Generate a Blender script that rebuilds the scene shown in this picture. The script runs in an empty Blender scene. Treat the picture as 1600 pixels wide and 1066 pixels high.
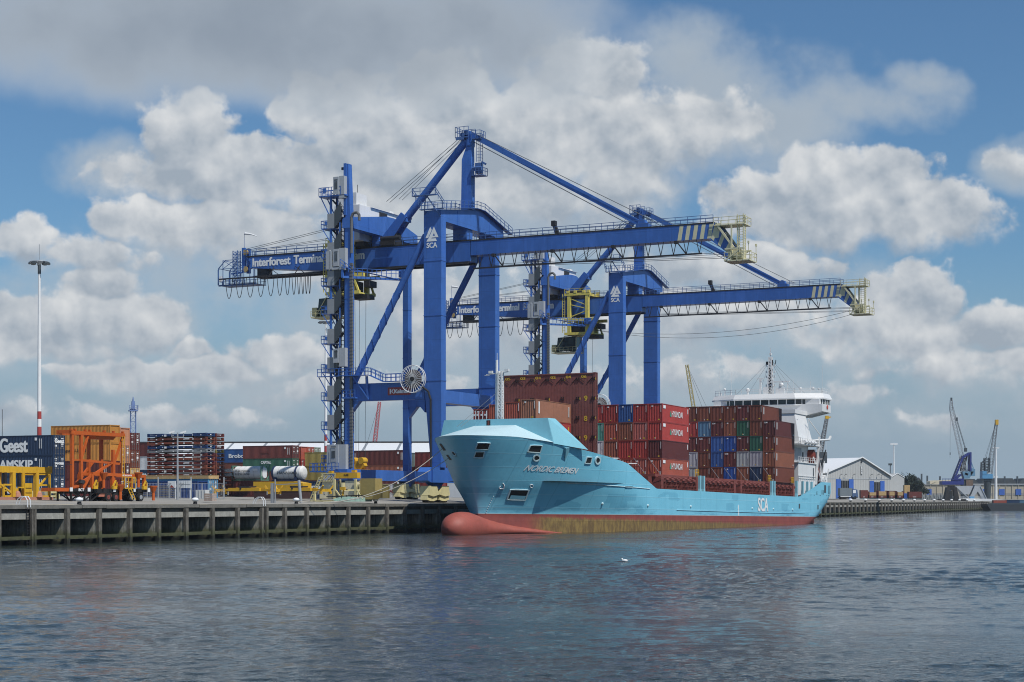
import bpy, math, random
from mathutils import Vector, Matrix
R = math.radians
random.seed(7)
SC = bpy.context.scene
COL = SC.collection

# ---------------------------------------------------------------- camera, sun, sky, exposure
FPX, HCAM, PY0 = 2700.0, 4.615, 782.0      # focal length (in photo pixels), eye height over the water, horizon row
cam = bpy.data.cameras.new('camera'); camo = bpy.data.objects.new('camera', cam); COL.objects.link(camo)
cam.sensor_width = 36.0; cam.lens = FPX / 1600 * 36.0
cam.shift_y = (PY0 - 533) / 1600
cam.clip_start = 0.5; cam.clip_end = 30000
camo.location = (0, 0, HCAM); camo.rotation_euler = (R(90), 0, 0)
SC.camera = camo
SC.view_settings.view_transform = 'Standard'; SC.view_settings.look = 'None'
SC.view_settings.exposure = 0.08; SC.view_settings.gamma = 1.0
SC.cycles.max_bounces = 6; SC.cycles.diffuse_bounces = 3; SC.cycles.glossy_bounces = 3
SC.cycles.filter_width = 1.05
SC.cycles.caustics_reflective = False; SC.cycles.caustics_refractive = False

PHI = R(26); SU, CU = math.sin(PHI), math.cos(PHI)
OX, OY = -14.4, 250.3
def dock(b, a, z=0.0):
    """dock frame: b metres out from the quay face over the water, a metres along the quay away from us"""
    return (OX + b*CU + a*SU, OY - b*SU + a*CU, z)
DR = -PHI                                    # rotation of the dock frame (local x = out, y = along)
SUNV = Vector((-0.36*SU + CU, -0.36*CU - SU, 1.5)).normalized()
SUN_EL = math.asin(SUNV.z); SUN_AZ = math.atan2(SUNV.x, SUNV.y)
sun = bpy.data.lights.new('sun', 'SUN'); suno = bpy.data.objects.new('sun', sun); COL.objects.link(suno)
sun.energy = 4.2; sun.angle = R(0.5); sun.color = (1.0, 0.955, 0.89)
suno.rotation_euler = SUNV.to_track_quat('Z', 'Y').to_euler(); suno.location = (60, -60, 120)

class NT:
    """small helper for writing node trees"""
    def __init__(s, t): s.t = t
    def node(s, kind, **kw):
        n = s.t.nodes.new(kind)
        for k, v in kw.items(): setattr(n, k, v)
        return n
    def put(s, sock, v):
        if hasattr(v, 'is_output'): s.t.links.new(v, sock)
        else:
            try: sock.default_value = v
            except (TypeError, ValueError): sock.default_value = (*v, 1.0)
    def m(s, op, a, b=None, c=None, clamp=False):
        n = s.node('ShaderNodeMath', operation=op, use_clamp=clamp)
        s.put(n.inputs[0], a)
        if b is not None: s.put(n.inputs[1], b)
        if c is not None: s.put(n.inputs[2], c)
        return n.outputs[0]
    def v(s, op, a, b=None, out=0):
        n = s.node('ShaderNodeVectorMath', operation=op)
        s.put(n.inputs[0], a)
        if b is not None:
            if op == 'SCALE': s.put(n.inputs['Scale'], b)
            else: s.put(n.inputs[1], b)
        return n.outputs['Value'] if op in ('DOT_PRODUCT', 'LENGTH') else n.outputs[0]
    def noise(s, vec, scale, detail=4, rough=.55, dist=0, col=False):
        n = s.node('ShaderNodeTexNoise'); s.put(n.inputs['Vector'], vec)
        n.inputs['Scale'].default_value = scale; n.inputs['Detail'].default_value = detail
        n.inputs['Roughness'].default_value = rough; n.inputs['Distortion'].default_value = dist
        return n.outputs['Color' if col else 0]
    def step(s, v, lo, hi, smooth=True, a=0.0, b=1.0):
        n = s.node('ShaderNodeMapRange', interpolation_type='SMOOTHSTEP' if smooth else 'LINEAR')
        s.put(n.inputs[0], v); s.put(n.inputs[1], lo); s.put(n.inputs[2], hi); s.put(n.inputs[3], a); s.put(n.inputs[4], b)
        return n.outputs[0]
    def mix(s, f, a, b, mode='MIX'):
        n = s.node('ShaderNodeMix', data_type='RGBA', blend_type=mode)
        s.put(n.inputs[0], f); s.put(n.inputs[6], a); s.put(n.inputs[7], b)
        return n.outputs[2]
    def sep(s, v):
        n = s.node('ShaderNodeSeparateXYZ'); s.put(n.inputs[0], v); return n.outputs
    def comb(s, x, y, z=0.0):
        n = s.node('ShaderNodeCombineXYZ'); s.put(n.inputs[0], x); s.put(n.inputs[1], y); s.put(n.inputs[2], z); return n.outputs[0]

# ---------------------------------------------------------------- sky: daylight with cumulus at infinity
# each cloud mass: bearing and elevation of its middle (thousandths of the focal length / 2.7), half width, half height, weight
def cl(px, py, rx, ry, w=1.0): return ((px-800)/1000, (782-py)/1000, rx/1000, ry/1000, w)
PUFFS = [cl(290,215,75,70,1.25), cl(360,275,180,60,1.1), cl(500,190,75,60,1.2), cl(580,215,120,90,1.2), cl(700,145,85,62,1.25),
         cl(640,250,200,80,1.2), cl(790,205,130,85,1.2), cl(925,120,85,62,1.25), cl(900,220,220,90,1.15), cl(1080,200,120,70,.8), cl(960,280,95,42,1.0), cl(850,310,170,55,.95), cl(560,310,160,50,.9),
         cl(1290,290,75,58,1.25), cl(1400,285,80,56,1.25), cl(1190,310,95,45,.95), cl(1330,345,210,60,1.15), cl(1470,330,90,55,1.0), cl(1585,250,40,26,.8),
         cl(45,375,55,40,1.1), cl(130,400,130,34,.8), cl(225,345,75,40,1.05), cl(330,345,120,50,1.05), cl(430,370,110,50,.95), cl(160,440,65,34,.95),
         cl(100,505,130,55,1.2), cl(215,500,75,50,1.2), cl(60,550,160,32,.8), cl(300,545,40,24,.95), cl(285,585,140,34,1.05), cl(440,555,85,36,1.0), cl(130,590,80,22,.7),
         cl(1430,470,75,62,1.25), cl(1390,520,120,50,1.0), cl(1565,515,75,42,1.05), cl(1520,570,170,40,.85), cl(1150,420,180,34,.85), cl(1120,500,220,50,.85),
         cl(740,500,140,70,.9), cl(600,440,150,50,.8), cl(1040,590,160,34,.6), cl(1335,618,80,24,.50), cl(1440,655,60,14,.36), cl(200,655,230,22,.55), cl(560,610,180,30,.65)]
GREYS = [cl(300,45,420,120,1.2), cl(640,60,330,110,1.15), cl(60,10,230,90,.9), cl(420,110,300,60,.9), cl(860,20,130,70,.7)]
VEILS = [cl(760,330,330,150,1.0), cl(700,480,300,150,1.0), cl(930,520,300,130,.9), cl(330,420,300,90,.75), cl(1180,480,260,80,.85), cl(150,500,220,110,.8), cl(1420,540,240,60,.6), cl(480,600,420,60,.75), cl(1150,610,300,50,.65), cl(1000,190,330,130,.8),
         cl(1070,75,85,62,.95), cl(1120,140,130,80,1.0), cl(1210,190,160,60,1.05), cl(1350,165,130,42,.95), cl(1440,130,60,30,.7), cl(1590,262,66,46,1.1), cl(170,265,80,50,.9), cl(1340,640,300,40,.5), cl(120,650,260,36,.6), cl(1560,590,160,50,.6)]
def cloud_group():
    g = bpy.data.node_groups.new('cloud_masses', 'ShaderNodeTree')
    g.interface.new_socket('P', in_out='INPUT', socket_type='NodeSocketVector')
    for nm in ('Puffs', 'Greys', 'Veils', 'Height', 'Relief'): g.interface.new_socket(nm, in_out='OUTPUT', socket_type='NodeSocketFloat')
    n = NT(g); gi = n.node('NodeGroupInput'); go = n.node('NodeGroupOutput'); p = gi.outputs[0]
    w1 = n.v('SUBTRACT', n.noise(p, 9, 3, .55, col=True), (.5, .5, .5))
    q = n.v('ADD', p, n.v('SCALE', w1, .075))
    def field(lst, q, height=False):
        acc = hacc = None
        for cx, cy, rx, ry, w in lst:
            d = n.v('MULTIPLY', n.v('SUBTRACT', q, (cx, cy, 0)), (1/rx, 1/ry, 0))
            v = n.m('MULTIPLY_ADD', n.v('DOT_PRODUCT', d, d), -w*.62, w)
            h = n.sep(d)[1] if height else None
            if acc is None: acc, hacc = v, h
            else:
                if height:
                    t = n.step(n.m('SUBTRACT', v, acc), -.22, .22)
                    hacc = n.m('ADD', hacc, n.m('MULTIPLY', n.m('SUBTRACT', h, hacc), t))
                acc = n.m('SMOOTH_MAX', acc, v, .22)
        return n.m('MAXIMUM', acc, -1.0), hacc
    def cauli(pp):
        fb = n.noise(pp, 13, 8, .57)
        bil = n.noise(n.v('ADD', pp, n.v('SCALE', w1, .05)), 30, 5, .54)
        return n.m('ADD', n.m('MULTIPLY_ADD', fb, 1.9, -.95), n.m('MULTIPLY_ADD', bil, .9, -.45)), n.m('ADD', n.m('MULTIPLY', n.noise(pp, 11, 4, .5), 2.3), n.m('MULTIPLY', bil, .38))
    (c0, r0), (_, r1) = cauli(p), cauli(n.v('ADD', p, (.012, .022, 0)))
    f, h = field(PUFFS, q, True)
    pf = n.m('ADD', f, c0)
    gf = n.m('ADD', field(GREYS, p)[0], n.m('MULTIPLY_ADD', n.noise(p, 4.5, 6, .52), 1.6, -.8))
    vf = n.m('ADD', field(VEILS, q)[0], n.m('MULTIPLY_ADD', n.noise(p, 8, 7, .58), 1.7, -.85))
    for k, v in enumerate((pf, gf, vf, h, n.m('SUBTRACT', r0, r1))): n.t.links.new(v, go.inputs[k])
    return g
world = bpy.data.worlds.new('World'); SC.world = world; world.use_nodes = True
wt = world.node_tree; wt.nodes.clear(); W = NT(wt)
sky = W.node('ShaderNodeTexSky', sky_type='NISHITA'); sky.sun_disc = False
sky.sun_elevation = SUN_EL; sky.sun_rotation = SUN_AZ; sky.air_density = 1.0; sky.dust_density = 0.6; sky.ozone_density = 2.0
dirn = W.node('ShaderNodeTexCoord').outputs['Generated']
dx, dy, dz = W.sep(dirn)
inv = W.m('DIVIDE', 2.7, W.m('MAXIMUM', W.m('ABSOLUTE', dy), .12))
P = W.comb(W.m('MULTIPLY', dx, inv), W.m('MULTIPLY', W.m('ABSOLUTE', dz), inv), 0.0)
CG = cloud_group()
def field(p):
    n = W.node('ShaderNodeGroup'); n.node_tree = CG; W.put(n.inputs[0], p); return n.outputs
f0 = field(P)
SKY_STRENGTH = 0.10
hh = W.m('MAXIMUM', W.m('MINIMUM', f0[3], 1.0), -1.2)
a_puff = W.step(f0[0], .12, W.m('ADD', .56, W.m('MULTIPLY', W.m('MAXIMUM', W.m('MULTIPLY', hh, -1.0), 0.0), .75)))
thick = W.step(f0[0], .3, 1.7)
lit = W.m('MULTIPLY_ADD', f0[4], .95, .42)
lit = W.m('ADD', lit, W.m('MULTIPLY', hh, .30))
lit = W.m('ADD', lit, W.m('MULTIPLY', thick, -.12), clamp=True)
puff = W.mix(lit, (3.3, 3.85, 4.5), (7.1, 7.2, 7.25))
a_grey = W.m('MULTIPLY', W.step(f0[1], .0, 1.0), .93)
gshade = W.step(f0[1], .1, 1.5)
grey = W.mix(gshade, (4.9, 5.45, 6.0), (2.65, 3.1, 3.7))
elev = W.sep(P)[1]
skyc = W.mix(1.0, sky.outputs[0], (.49, .70, .85), 'MULTIPLY')
skyc = W.mix(W.step(elev, .42, .04), skyc, (2.85, 3.72, 4.55))
a_veil = W.m('MULTIPLY', W.step(f0[2], .0, 1.1), .85)
veil = W.mix(W.step(f0[2], .2, 1.5), (4.3, 4.9, 5.45), (3.85, 4.4, 4.95))
skyc = W.mix(a_veil, skyc, veil)
c = W.mix(W.m('MULTIPLY', a_puff, W.step(elev, .02, .2, a=.55, b=.97)), skyc, puff)
c = W.mix(a_grey, c, grey)
bg = W.node('ShaderNodeBackground'); W.put(bg.inputs[0], c); bg.inputs[1].default_value = SKY_STRENGTH
wo = W.node('ShaderNodeOutputWorld'); wt.links.new(bg.outputs[0], wo.inputs[0])
# ---------------------------------------------------------------- materials
MATS = {}
def mat(name, col, rough=.55, metal=0.0, var=.12, scale=.6, dirt=0.0, dirtcol=(.10,.065,.04), objcol=False, bump=0.0, spec=.4, streak=True, seam=0.0):
    """weathered paint: a base colour with broad mottling and runs of dirt down the surface"""
    if name in MATS: return MATS[name]
    m = bpy.data.materials.new(name); m.use_nodes = True; t = m.node_tree; t.nodes.clear(); n = NT(t)
    co = n.node('ShaderNodeTexCoord').outputs['Object']
    if objcol: base = n.node('ShaderNodeObjectInfo').outputs['Color']
    else: base = col
    f = n.noise(co, scale, 5, .6)
    c = n.mix(n.step(f, .3, .7), base, (1-var, 1-var, 1-var), 'MULTIPLY') if var else base
    if var:
        c2 = n.mix(n.step(n.noise(co, scale*5, 3, .6), .45, .75), c, (1+var*.8,)*3, 'MULTIPLY'); c = c2
    if seam:
        ox, oy, oz = n.sep(co)
        ln = n.m('MAXIMUM', n.m('LESS_THAN', n.m('FRACT', n.m('MULTIPLY', oz, 1/seam)), .016), n.m('LESS_THAN', n.m('FRACT', n.m('MULTIPLY', ox, 1/seam/1.3)), .012))
        c = n.mix(n.m('MULTIPLY', ln, .30), c, (.01, .02, .05))
        c = n.mix(n.m('MULTIPLY', n.step(n.noise(n.v('MULTIPLY', co, (.5,.5,.06)), 1.4, 5, .6), .5, .75), .28), c, tuple(min(1, v*1.5+.03) for v in col))
    if dirt:
        mp = n.v('MULTIPLY', co, (2.2, 2.2, .22 if streak else 2.2))
        d = n.m('MULTIPLY', n.step(n.noise(mp, 1.3, 6, .65), .48, .78), dirt)
        c = n.mix(d, c, dirtcol)
    b = n.node('ShaderNodeBsdfPrincipled'); n.put(b.inputs['Base Color'], c)
    b.inputs['Metallic'].default_value = metal; b.inputs['Specular IOR Level'].default_value = spec
    n.put(b.inputs['Roughness'], n.m('ADD', rough-.08, n.m('MULTIPLY', f, .16)))
    if bump:
        bn = n.node('ShaderNodeBump'); bn.inputs['Strength'].default_value = bump; bn.inputs['Distance'].default_value = .05
        n.put(bn.inputs['Height'], n.noise(co, scale*8, 4, .6)); t.links.new(bn.outputs[0], b.inputs['Normal'])
    o = n.node('ShaderNodeOutputMaterial'); t.links.new(b.outputs[0], o.inputs[0])
    MATS[name] = m; return m
CRANE = mat('crane_blue', (.043, .135, .44), .36, var=.14, scale=.22, dirt=.16, dirtcol=(.035,.05,.09), bump=.08, seam=3.1)
CRANE_D = mat('crane_dark', (.022, .022, .026), .6, var=.2, dirt=.2)
SCREEN = mat('screen_grey', (.27, .29, .31), .5, var=.06, dirt=.12)
RAIL = mat('rail_blue', (.06, .13, .32), .5, var=.1)
STEEL = mat('galvanised', (.36, .38, .40), .45, .25, var=.12, dirt=.15)
PANEL = mat('panel_grey', (.38, .41, .44), .5, var=.06, dirt=.12)
SLATE = mat('panel_slate', (.055, .068, .078), .5, var=.08)
WHITE = mat('white_paint', (.74, .76, .77), .4, var=.06, dirt=.14, dirtcol=(.40,.33,.26))
LETTER = mat('white_lettering', (.78, .80, .80), .5, var=.05, dirt=.12, dirtcol=(.45,.42,.38))
YELLOW = mat('machine_yellow', (.62, .36, .022), .5, var=.12, dirt=.28, dirtcol=(.16,.10,.03))
TROLLEY = mat('trolley_yellow', (.72, .62, .14), .5, var=.12, dirt=.35, dirtcol=(.20,.17,.09))
CREAM = mat('cream_yellow', (.62, .56, .30), .5, var=.12, dirt=.4, dirtcol=(.20,.17,.11))
TIPCREAM = mat('tip_cream', (.66, .63, .42), .5, var=.1, dirt=.3, dirtcol=(.25,.23,.17))
ORANGE = mat('machine_orange', (.50, .10, .013), .5, var=.14, dirt=.3, dirtcol=(.16,.05,.02))
BLACK = mat('black_steel_and_shade', (.012, .012, .013), .6, var=.2, dirt=.2)  # also on flat patches that stand in for shaded openings
RUBBER = mat('rubber', (.014, .014, .015), .85, var=.2)
CABLE = mat('cable_black', (.02, .02, .022), .6, var=0)
WIRE = mat('wire_rope', (.10, .11, .12), .5, .4, var=0)
ROPE = mat('mooring_rope', (.42, .40, .35), .9, var=.15, scale=3)
TANKW = mat('tank_white', (.66, .67, .66), .7, var=.04, dirt=.08, dirtcol=(.45,.42,.36))
VOID = mat('quay_shade_black', (.010, .010, .009), .95, var=.3)  # near-black colour puts the deep shade under the quay into the surface
GLASS = mat('dark_glass', (.015, .022, .026), .08, var=0, spec=.6)
BOXC = mat('container_paint', (1,1,1), .5, var=.15, scale=.5, dirt=.22, dirtcol=(.09,.045,.028), objcol=True, bump=.05)
BOXF = mat('container_fittings', (.22, .21, .20), .55, .3, var=.2, dirt=.3)
HULLRED = None
REDOX = mat('red_oxide', (.15, .040, .033), .65, var=.2, scale=.5, dirt=.3, dirtcol=(.05,.018,.014), bump=.1)
REDOXL = mat('red_oxide_light', (.21, .058, .047), .65, var=.18, scale=.5, dirt=.25, dirtcol=(.06,.02,.016))
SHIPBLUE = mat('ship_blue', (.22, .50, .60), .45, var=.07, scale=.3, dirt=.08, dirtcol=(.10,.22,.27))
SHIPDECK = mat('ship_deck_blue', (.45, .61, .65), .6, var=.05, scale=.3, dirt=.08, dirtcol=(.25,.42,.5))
SHIPWHITE = mat('ship_white', (.68, .69, .69), .4, var=.05, scale=.4, dirt=.14, dirtcol=(.42,.30,.20))
CONC = mat('concrete', (.17, .163, .143), .85, var=.28, scale=.7, dirt=.45, dirtcol=(.075,.075,.062), bump=.5)
CONCL = mat('concrete_beam', (.33, .325, .29), .85, var=.25, scale=.9, dirt=.45, dirtcol=(.10,.10,.085), bump=.4)
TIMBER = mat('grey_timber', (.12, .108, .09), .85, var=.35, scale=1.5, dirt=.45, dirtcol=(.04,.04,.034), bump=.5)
WOOD = mat('fresh_wood', (.52, .36, .17), .75, var=.2, scale=1.5, dirt=.2)
SIGNRED = mat('sign_red', (.30, .045, .04), .5, var=.06)
MARKY = mat('yellow_marking', (.62, .43, .04), .6, var=.15)

# ---------------------------------------------------------------- mesh builder
class MB:
    def __init__(s, dz=0.0, dx=0.0): s.V = []; s.F = []; s.M = []; s.mi = 0; s.dz = dz; s.dx = dx
    def add(s, vs, fs):
        o = len(s.V); s.V += [(x + s.dx, y, z + s.dz) for x, y, z in vs]
        s.F += [tuple(i + o for i in f) for f in fs]; s.M += [s.mi]*len(fs); return s
    def hexa(s, p): return s.add(p, [(0,3,2,1),(4,5,6,7),(0,1,5,4),(1,2,6,5),(2,3,7,6),(3,0,4,7)])
    def box(s, x0, x1, y0, y1, z0, z1):
        return s.hexa([(x0,y0,z0),(x1,y0,z0),(x1,y1,z0),(x0,y1,z0),(x0,y0,z1),(x1,y0,z1),(x1,y1,z1),(x0,y1,z1)])
    def bar(s, p, q, w, h=None):
        """square bar from p to q, w wide sideways, h deep"""
        h = w if h is None else h
        p, q = Vector(p), Vector(q); d = (q-p).normalized()
        up = Vector((0,0,1)) if abs(d.z) < .95 else Vector((1,0,0))
        a = d.cross(up).normalized()*(w/2); b = d.cross(a).normalized()*(h/2)
        return s.hexa([tuple(c+e) for c in (p, q) for e in (-a-b, a-b, a+b, -a+b)])
    def tube(s, p, q, r, n=8, r2=None, cap=True):
        r2 = r if r2 is None else r2
        p, q = Vector(p), Vector(q); d = (q-p).normalized()
        up = Vector((0,0,1)) if abs(d.z) < .95 else Vector((1,0,0))
        a = d.cross(up).normalized(); b = a.cross(d)
        vs = []
        for c, rr in ((p, r), (q, r2)):
            for i in range(n):
                t = 2*math.pi*i/n; vs.append(tuple(c + a*(rr*math.cos(t)) + b*(rr*math.sin(t))))
        fs = [(i, (i+1) % n, n+(i+1) % n, n+i) for i in range(n)]
        if cap: fs += [tuple(range(n-1, -1, -1)), tuple(range(n, 2*n))]
        return s.add(vs, fs)
    def path(s, pts, r, n=6):
        for a, b in zip(pts, pts[1:]):
            if (Vector(a)-Vector(b)).length > 1e-5: s.tube(a, b, r, n)
        return s
    def prism(s, pts, axis, lo, hi):
        """closed outline extruded along axis; pts give the two other coordinates in x, y, z order"""
        n = len(pts)
        def mk(u, w, t): return (t, u, w) if axis == 'x' else ((u, t, w) if axis == 'y' else (u, w, t))
        vs = [mk(u, w, lo) for u, w in pts] + [mk(u, w, hi) for u, w in pts]
        return s.add(vs, [tuple(range(n-1, -1, -1)), tuple(range(n, 2*n))] + [(i, (i+1) % n, n+(i+1) % n, n+i) for i in range(n)])
    def rail(s, pts, h=1.1, step=1.6, r=.035, mid=True):
        """handrail along a line of deck points"""
        for a, b in zip(pts, pts[1:]):
            a, b = Vector(a), Vector(b); L = (b-a).length; k = max(1, round(L/step))
            for i in range(k+1):
                p = a.lerp(b, i/k); s.bar(p, p+Vector((0,0,h)), 2*r)
            for zz in ((h, h*.55) if mid else (h,)): s.bar(a+Vector((0,0,zz)), b+Vector((0,0,zz)), 2*r)
        return s
    def ladder(s, p, q, w=.5, side=(1,0,0), step=.35, r=.03):
        p, q = Vector(p), Vector(q); e = Vector(side)*(w/2); k = max(2, int((q-p).length/step))
        s.bar(p-e, q-e, 2*r); s.bar(p+e, q+e, 2*r)
        for i in range(1, k):
            c = p.lerp(q, i/k); s.bar(c-e, c+e, 1.4*r)
        return s
    def ball(s, c, r, nu=12, nv=8, sc=(1,1,1)):
        vs = []; fs = []
        for j in range(nv+1):
            th = math.pi*j/nv
            for i in range(nu):
                ph = 2*math.pi*i/nu
                vs.append((c[0]+sc[0]*r*math.sin(th)*math.cos(ph), c[1]+sc[1]*r*math.sin(th)*math.sin(ph), c[2]+sc[2]*r*math.cos(th)))
        for j in range(nv):
            for i in range(nu): fs.append((j*nu+i, (j+1)*nu+i, (j+1)*nu+(i+1) % nu, j*nu+(i+1) % nu))
        return s.add(vs, fs)
    def lattice(s, p, q, w0, w1, n, r=.06, rb=.035):
        """square lattice mast or boom from p to q"""
        p, q = Vector(p), Vector(q); d = (q-p).normalized()
        up = Vector((0,0,1)) if abs(d.z) < .9 else Vector((0,1,0))
        a = d.cross(up).normalized(); b = a.cross(d)
        def cor(t, k):
            w = (w0+(w1-w0)*t)/2; c = p.lerp(q, t); sx, sy = ((-1,-1),(1,-1),(1,1),(-1,1))[k % 4]
            return c + a*(sx*w) + b*(sy*w)
        for k in range(4): s.bar(cor(0, k), cor(1, k), 2*r)
        for i in range(n):
            for k in range(4):
                s.bar(cor(i/n, k), cor((i+1)/n, k+1 if i % 2 else k+1), 2*rb)
                s.bar(cor(i/n, k), cor(i/n, k+1), 2*rb)
        return s
    def mesh(s, name, mats, smooth=False):
        me = bpy.data.meshes.new(name); me.from_pydata(s.V, [], s.F)
        for m in (mats if isinstance(mats, (list, tuple)) else [mats]): me.materials.append(m)
        if any(s.M): me.polygons.foreach_set('material_index', s.M)
        if smooth: me.polygons.foreach_set('use_smooth', [True]*len(s.F))
        me.update(); return me
    def build(s, name, mats, parent=None, smooth=False):
        return link(name, s.mesh(name, mats, smooth), parent)
def link(name, me, parent=None):
    o = bpy.data.objects.new(name, me); COL.objects.link(o)
    if parent is not None: o.parent = parent
    return o
def tag(o, label, cat, group=None):
    o['label'] = label; o['category'] = cat
    if group: o['group'] = group
    return o
def thing(name, label, cat, loc=(0,0,0), rz=0.0, group=None):
    o = bpy.data.objects.new(name, None); COL.objects.link(o); o.empty_display_size = .5
    o.location = loc; o.rotation_euler = (0, 0, rz); return tag(o, label, cat, group)
def struct(o, kind='structure'): o['kind'] = kind; return o
def place(o, loc, rz=0.0): o.location = loc; o.rotation_euler = (0, 0, rz); return o
def copy_tree(o, parent=None):
    c = o.copy(); COL.objects.link(c)
    if parent is not None: c.parent = parent
    for ch in list(o.children): copy_tree(ch, c)
    return c
def smooth_by_angle(o, deg=35):
    me = o.data; me.polygons.foreach_set('use_smooth', [True]*len(me.polygons))
    try: me.set_sharp_from_angle(angle=R(deg))
    except Exception: pass
TEXTS = {}
def text_verts(body, size, bold=0.0, space=1.0):
    """outline lettering as flat triangles: (vertices (x, y), faces, width)"""
    key = (body, bold, space)
    if key not in TEXTS:
        cu = bpy.data.curves.new('lettering', 'FONT'); cu.body = body; cu.size = 1.0; cu.offset = bold; cu.space_character = space
        o = bpy.data.objects.new('lettering', cu); COL.objects.link(o)
        dg = bpy.context.evaluated_depsgraph_get(); me = bpy.data.meshes.new_from_object(o.evaluated_get(dg))
        TEXTS[key] = ([(v.co.x, v.co.y) for v in me.vertices], [tuple(p.vertices) for p in me.polygons])
        bpy.data.objects.remove(o); bpy.data.curves.remove(cu); bpy.data.meshes.remove(me)
    vs, fs = TEXTS[key]
    x0 = min(v[0] for v in vs); x1 = max(v[0] for v in vs); y0 = min(v[1] for v in vs); y1 = max(v[1] for v in vs)
    k = size/(y1-y0)
    return [((x-x0)*k, (y-y0)*k) for x, y in vs], fs, (x1-x0)*k
def lettering(body, height, org, right, up, parent, m=None, width=None, bold=.02, shear=0.0, name='lettering', space=1.0):
    """flat lettering: org is the lower left corner, right and up are unit directions"""
    vs, fs, w = text_verts(body, height, bold, space); k = (width/w) if width else 1.0
    o, r, u = Vector(org), Vector(right), Vector(up)
    me = bpy.data.meshes.new(name)
    nn = r.cross(u); cp = ((-.04,0),(.0,1),(.04,2)) if bold >= .018 else ((0,0),)
    me.from_pydata([tuple(o + r*(x*k + shear*y + d*height) + u*y + nn*(.004*e)) for d, e in cp for x, y in vs], [], [tuple(i+e*len(vs) for i in f) for d, e in cp for f in fs])
    me.materials.append(m or LETTER); me.update(); return link(name, me, parent)
def bump_plates(): pass
# ---------------------------------------------------------------- water, land, quays
def water_material():
    m = bpy.data.materials.new('harbour_water'); m.use_nodes = True; t = m.node_tree; t.nodes.clear(); n = NT(t)
    co = n.node('ShaderNodeTexCoord').outputs['Object']
    big = n.noise(n.v('MULTIPLY', co, (.018, .03, 1)), 1.0, 3, .55)
    fine = n.noise(n.v('MULTIPLY', co, (3.0, 3.6, 1)), 1.0, 4, .62, .2)
    h = n.m('MULTIPLY', fine, n.step(big, .38, .60, a=.35, b=1.0))
    bp = n.node('ShaderNodeBump'); bp.inputs['Strength'].default_value = 1.0; bp.inputs['Distance'].default_value = .075; n.put(bp.inputs['Height'], h)
    b = n.node('ShaderNodeBsdfPrincipled')
    n.put(b.inputs['Base Color'], n.mix(big, (.024, .034, .031), (.020, .029, .029)))
    b.inputs['Roughness'].default_value = .04; b.inputs['IOR'].default_value = 1.33; b.inputs['Specular IOR Level'].default_value = .5
    t.links.new(bp.outputs[0], b.inputs['Normal'])
    o = n.node('ShaderNodeOutputMaterial'); t.links.new(b.outputs[0], o.inputs[0]); return m
import numpy as np
def make_water():
    """wind ripples as real waves, finer where the water is near; a plain sheet beyond"""
    rng = np.random.default_rng(11)
    D = [33.0]
    while D[-1] < 1000: D.append(D[-1] + min(3.0, max(.10, .0027*D[-1])))
    D = np.array(D); NC = 640; u = np.linspace(-.43, .43, NC)
    X = (u[None, :]*(D[:, None]+12)).astype(np.float64); Y = np.repeat(D[:, None], NC, 1)
    step = np.maximum(np.gradient(D)[:, None], .86*(D[:, None]+12)/NC)
    Z = np.zeros_like(X)
    patch = .60 + .30*np.sin(.031*X+.05*Y+1.2) + .22*np.sin(-.055*X+.083*Y+.4) + .20*np.sin(.013*X-.021*Y+2.0) + .10*np.sin(.11*X+.17*Y)
    patch = np.clip(patch, .15, 1.15)
    wind = math.radians(68)
    lam = np.exp(np.linspace(math.log(.28), math.log(7.0), 96))
    for L in lam:
        th = wind + rng.normal(0, .62); k = 2*math.pi/L; ph = rng.uniform(0, 6.283)
        att = np.clip((L/step-2.2)/2.0, 0, 1)
        sl = .041*(1.0 if L < .9 else (.9/L)**.85)
        wob = .35*np.sin(.6*X/L**.5+.43*Y/L**.5+ph*3)
        Z += att*(patch if L < 4 else .5+.5*patch)*(sl/k)*np.sin(k*(X*math.cos(th)+Y*math.sin(th))+ph+wob)
    nv = X.size; R_ = len(D)
    co = np.stack([X, Y, Z], -1).reshape(-1, 3)
    a = (np.arange(R_-1)[:, None]*NC + np.arange(NC-1)[None, :]).ravel()
    quads = np.stack([a, a+1, a+NC+1, a+NC], -1)
    out = np.array([[-4000,-80,-.35],[4000,-80,-.35],[4000,1600,-.35],[-4000,1600,-.35]]); co = np.vstack([co, out]); quads = np.vstack([quads, [[nv, nv+1, nv+2, nv+3]]])
    me = bpy.data.meshes.new('water'); me.vertices.add(len(co)); me.vertices.foreach_set('co', co.astype(np.float32).ravel())
    me.loops.add(len(quads)*4); me.loops.foreach_set('vertex_index', quads.astype(np.int32).ravel())
    me.polygons.add(len(quads)); me.polygons.foreach_set('loop_start', np.arange(0, len(quads)*4, 4, dtype=np.int32)); me.polygons.foreach_set('loop_total', np.full(len(quads), 4, dtype=np.int32))
    me.polygons.foreach_set('use_smooth', np.ones(len(quads), dtype=bool)); me.update(calc_edges=True); me.materials.append(water_material()); return me
struct(link('water', make_water()))

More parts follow.
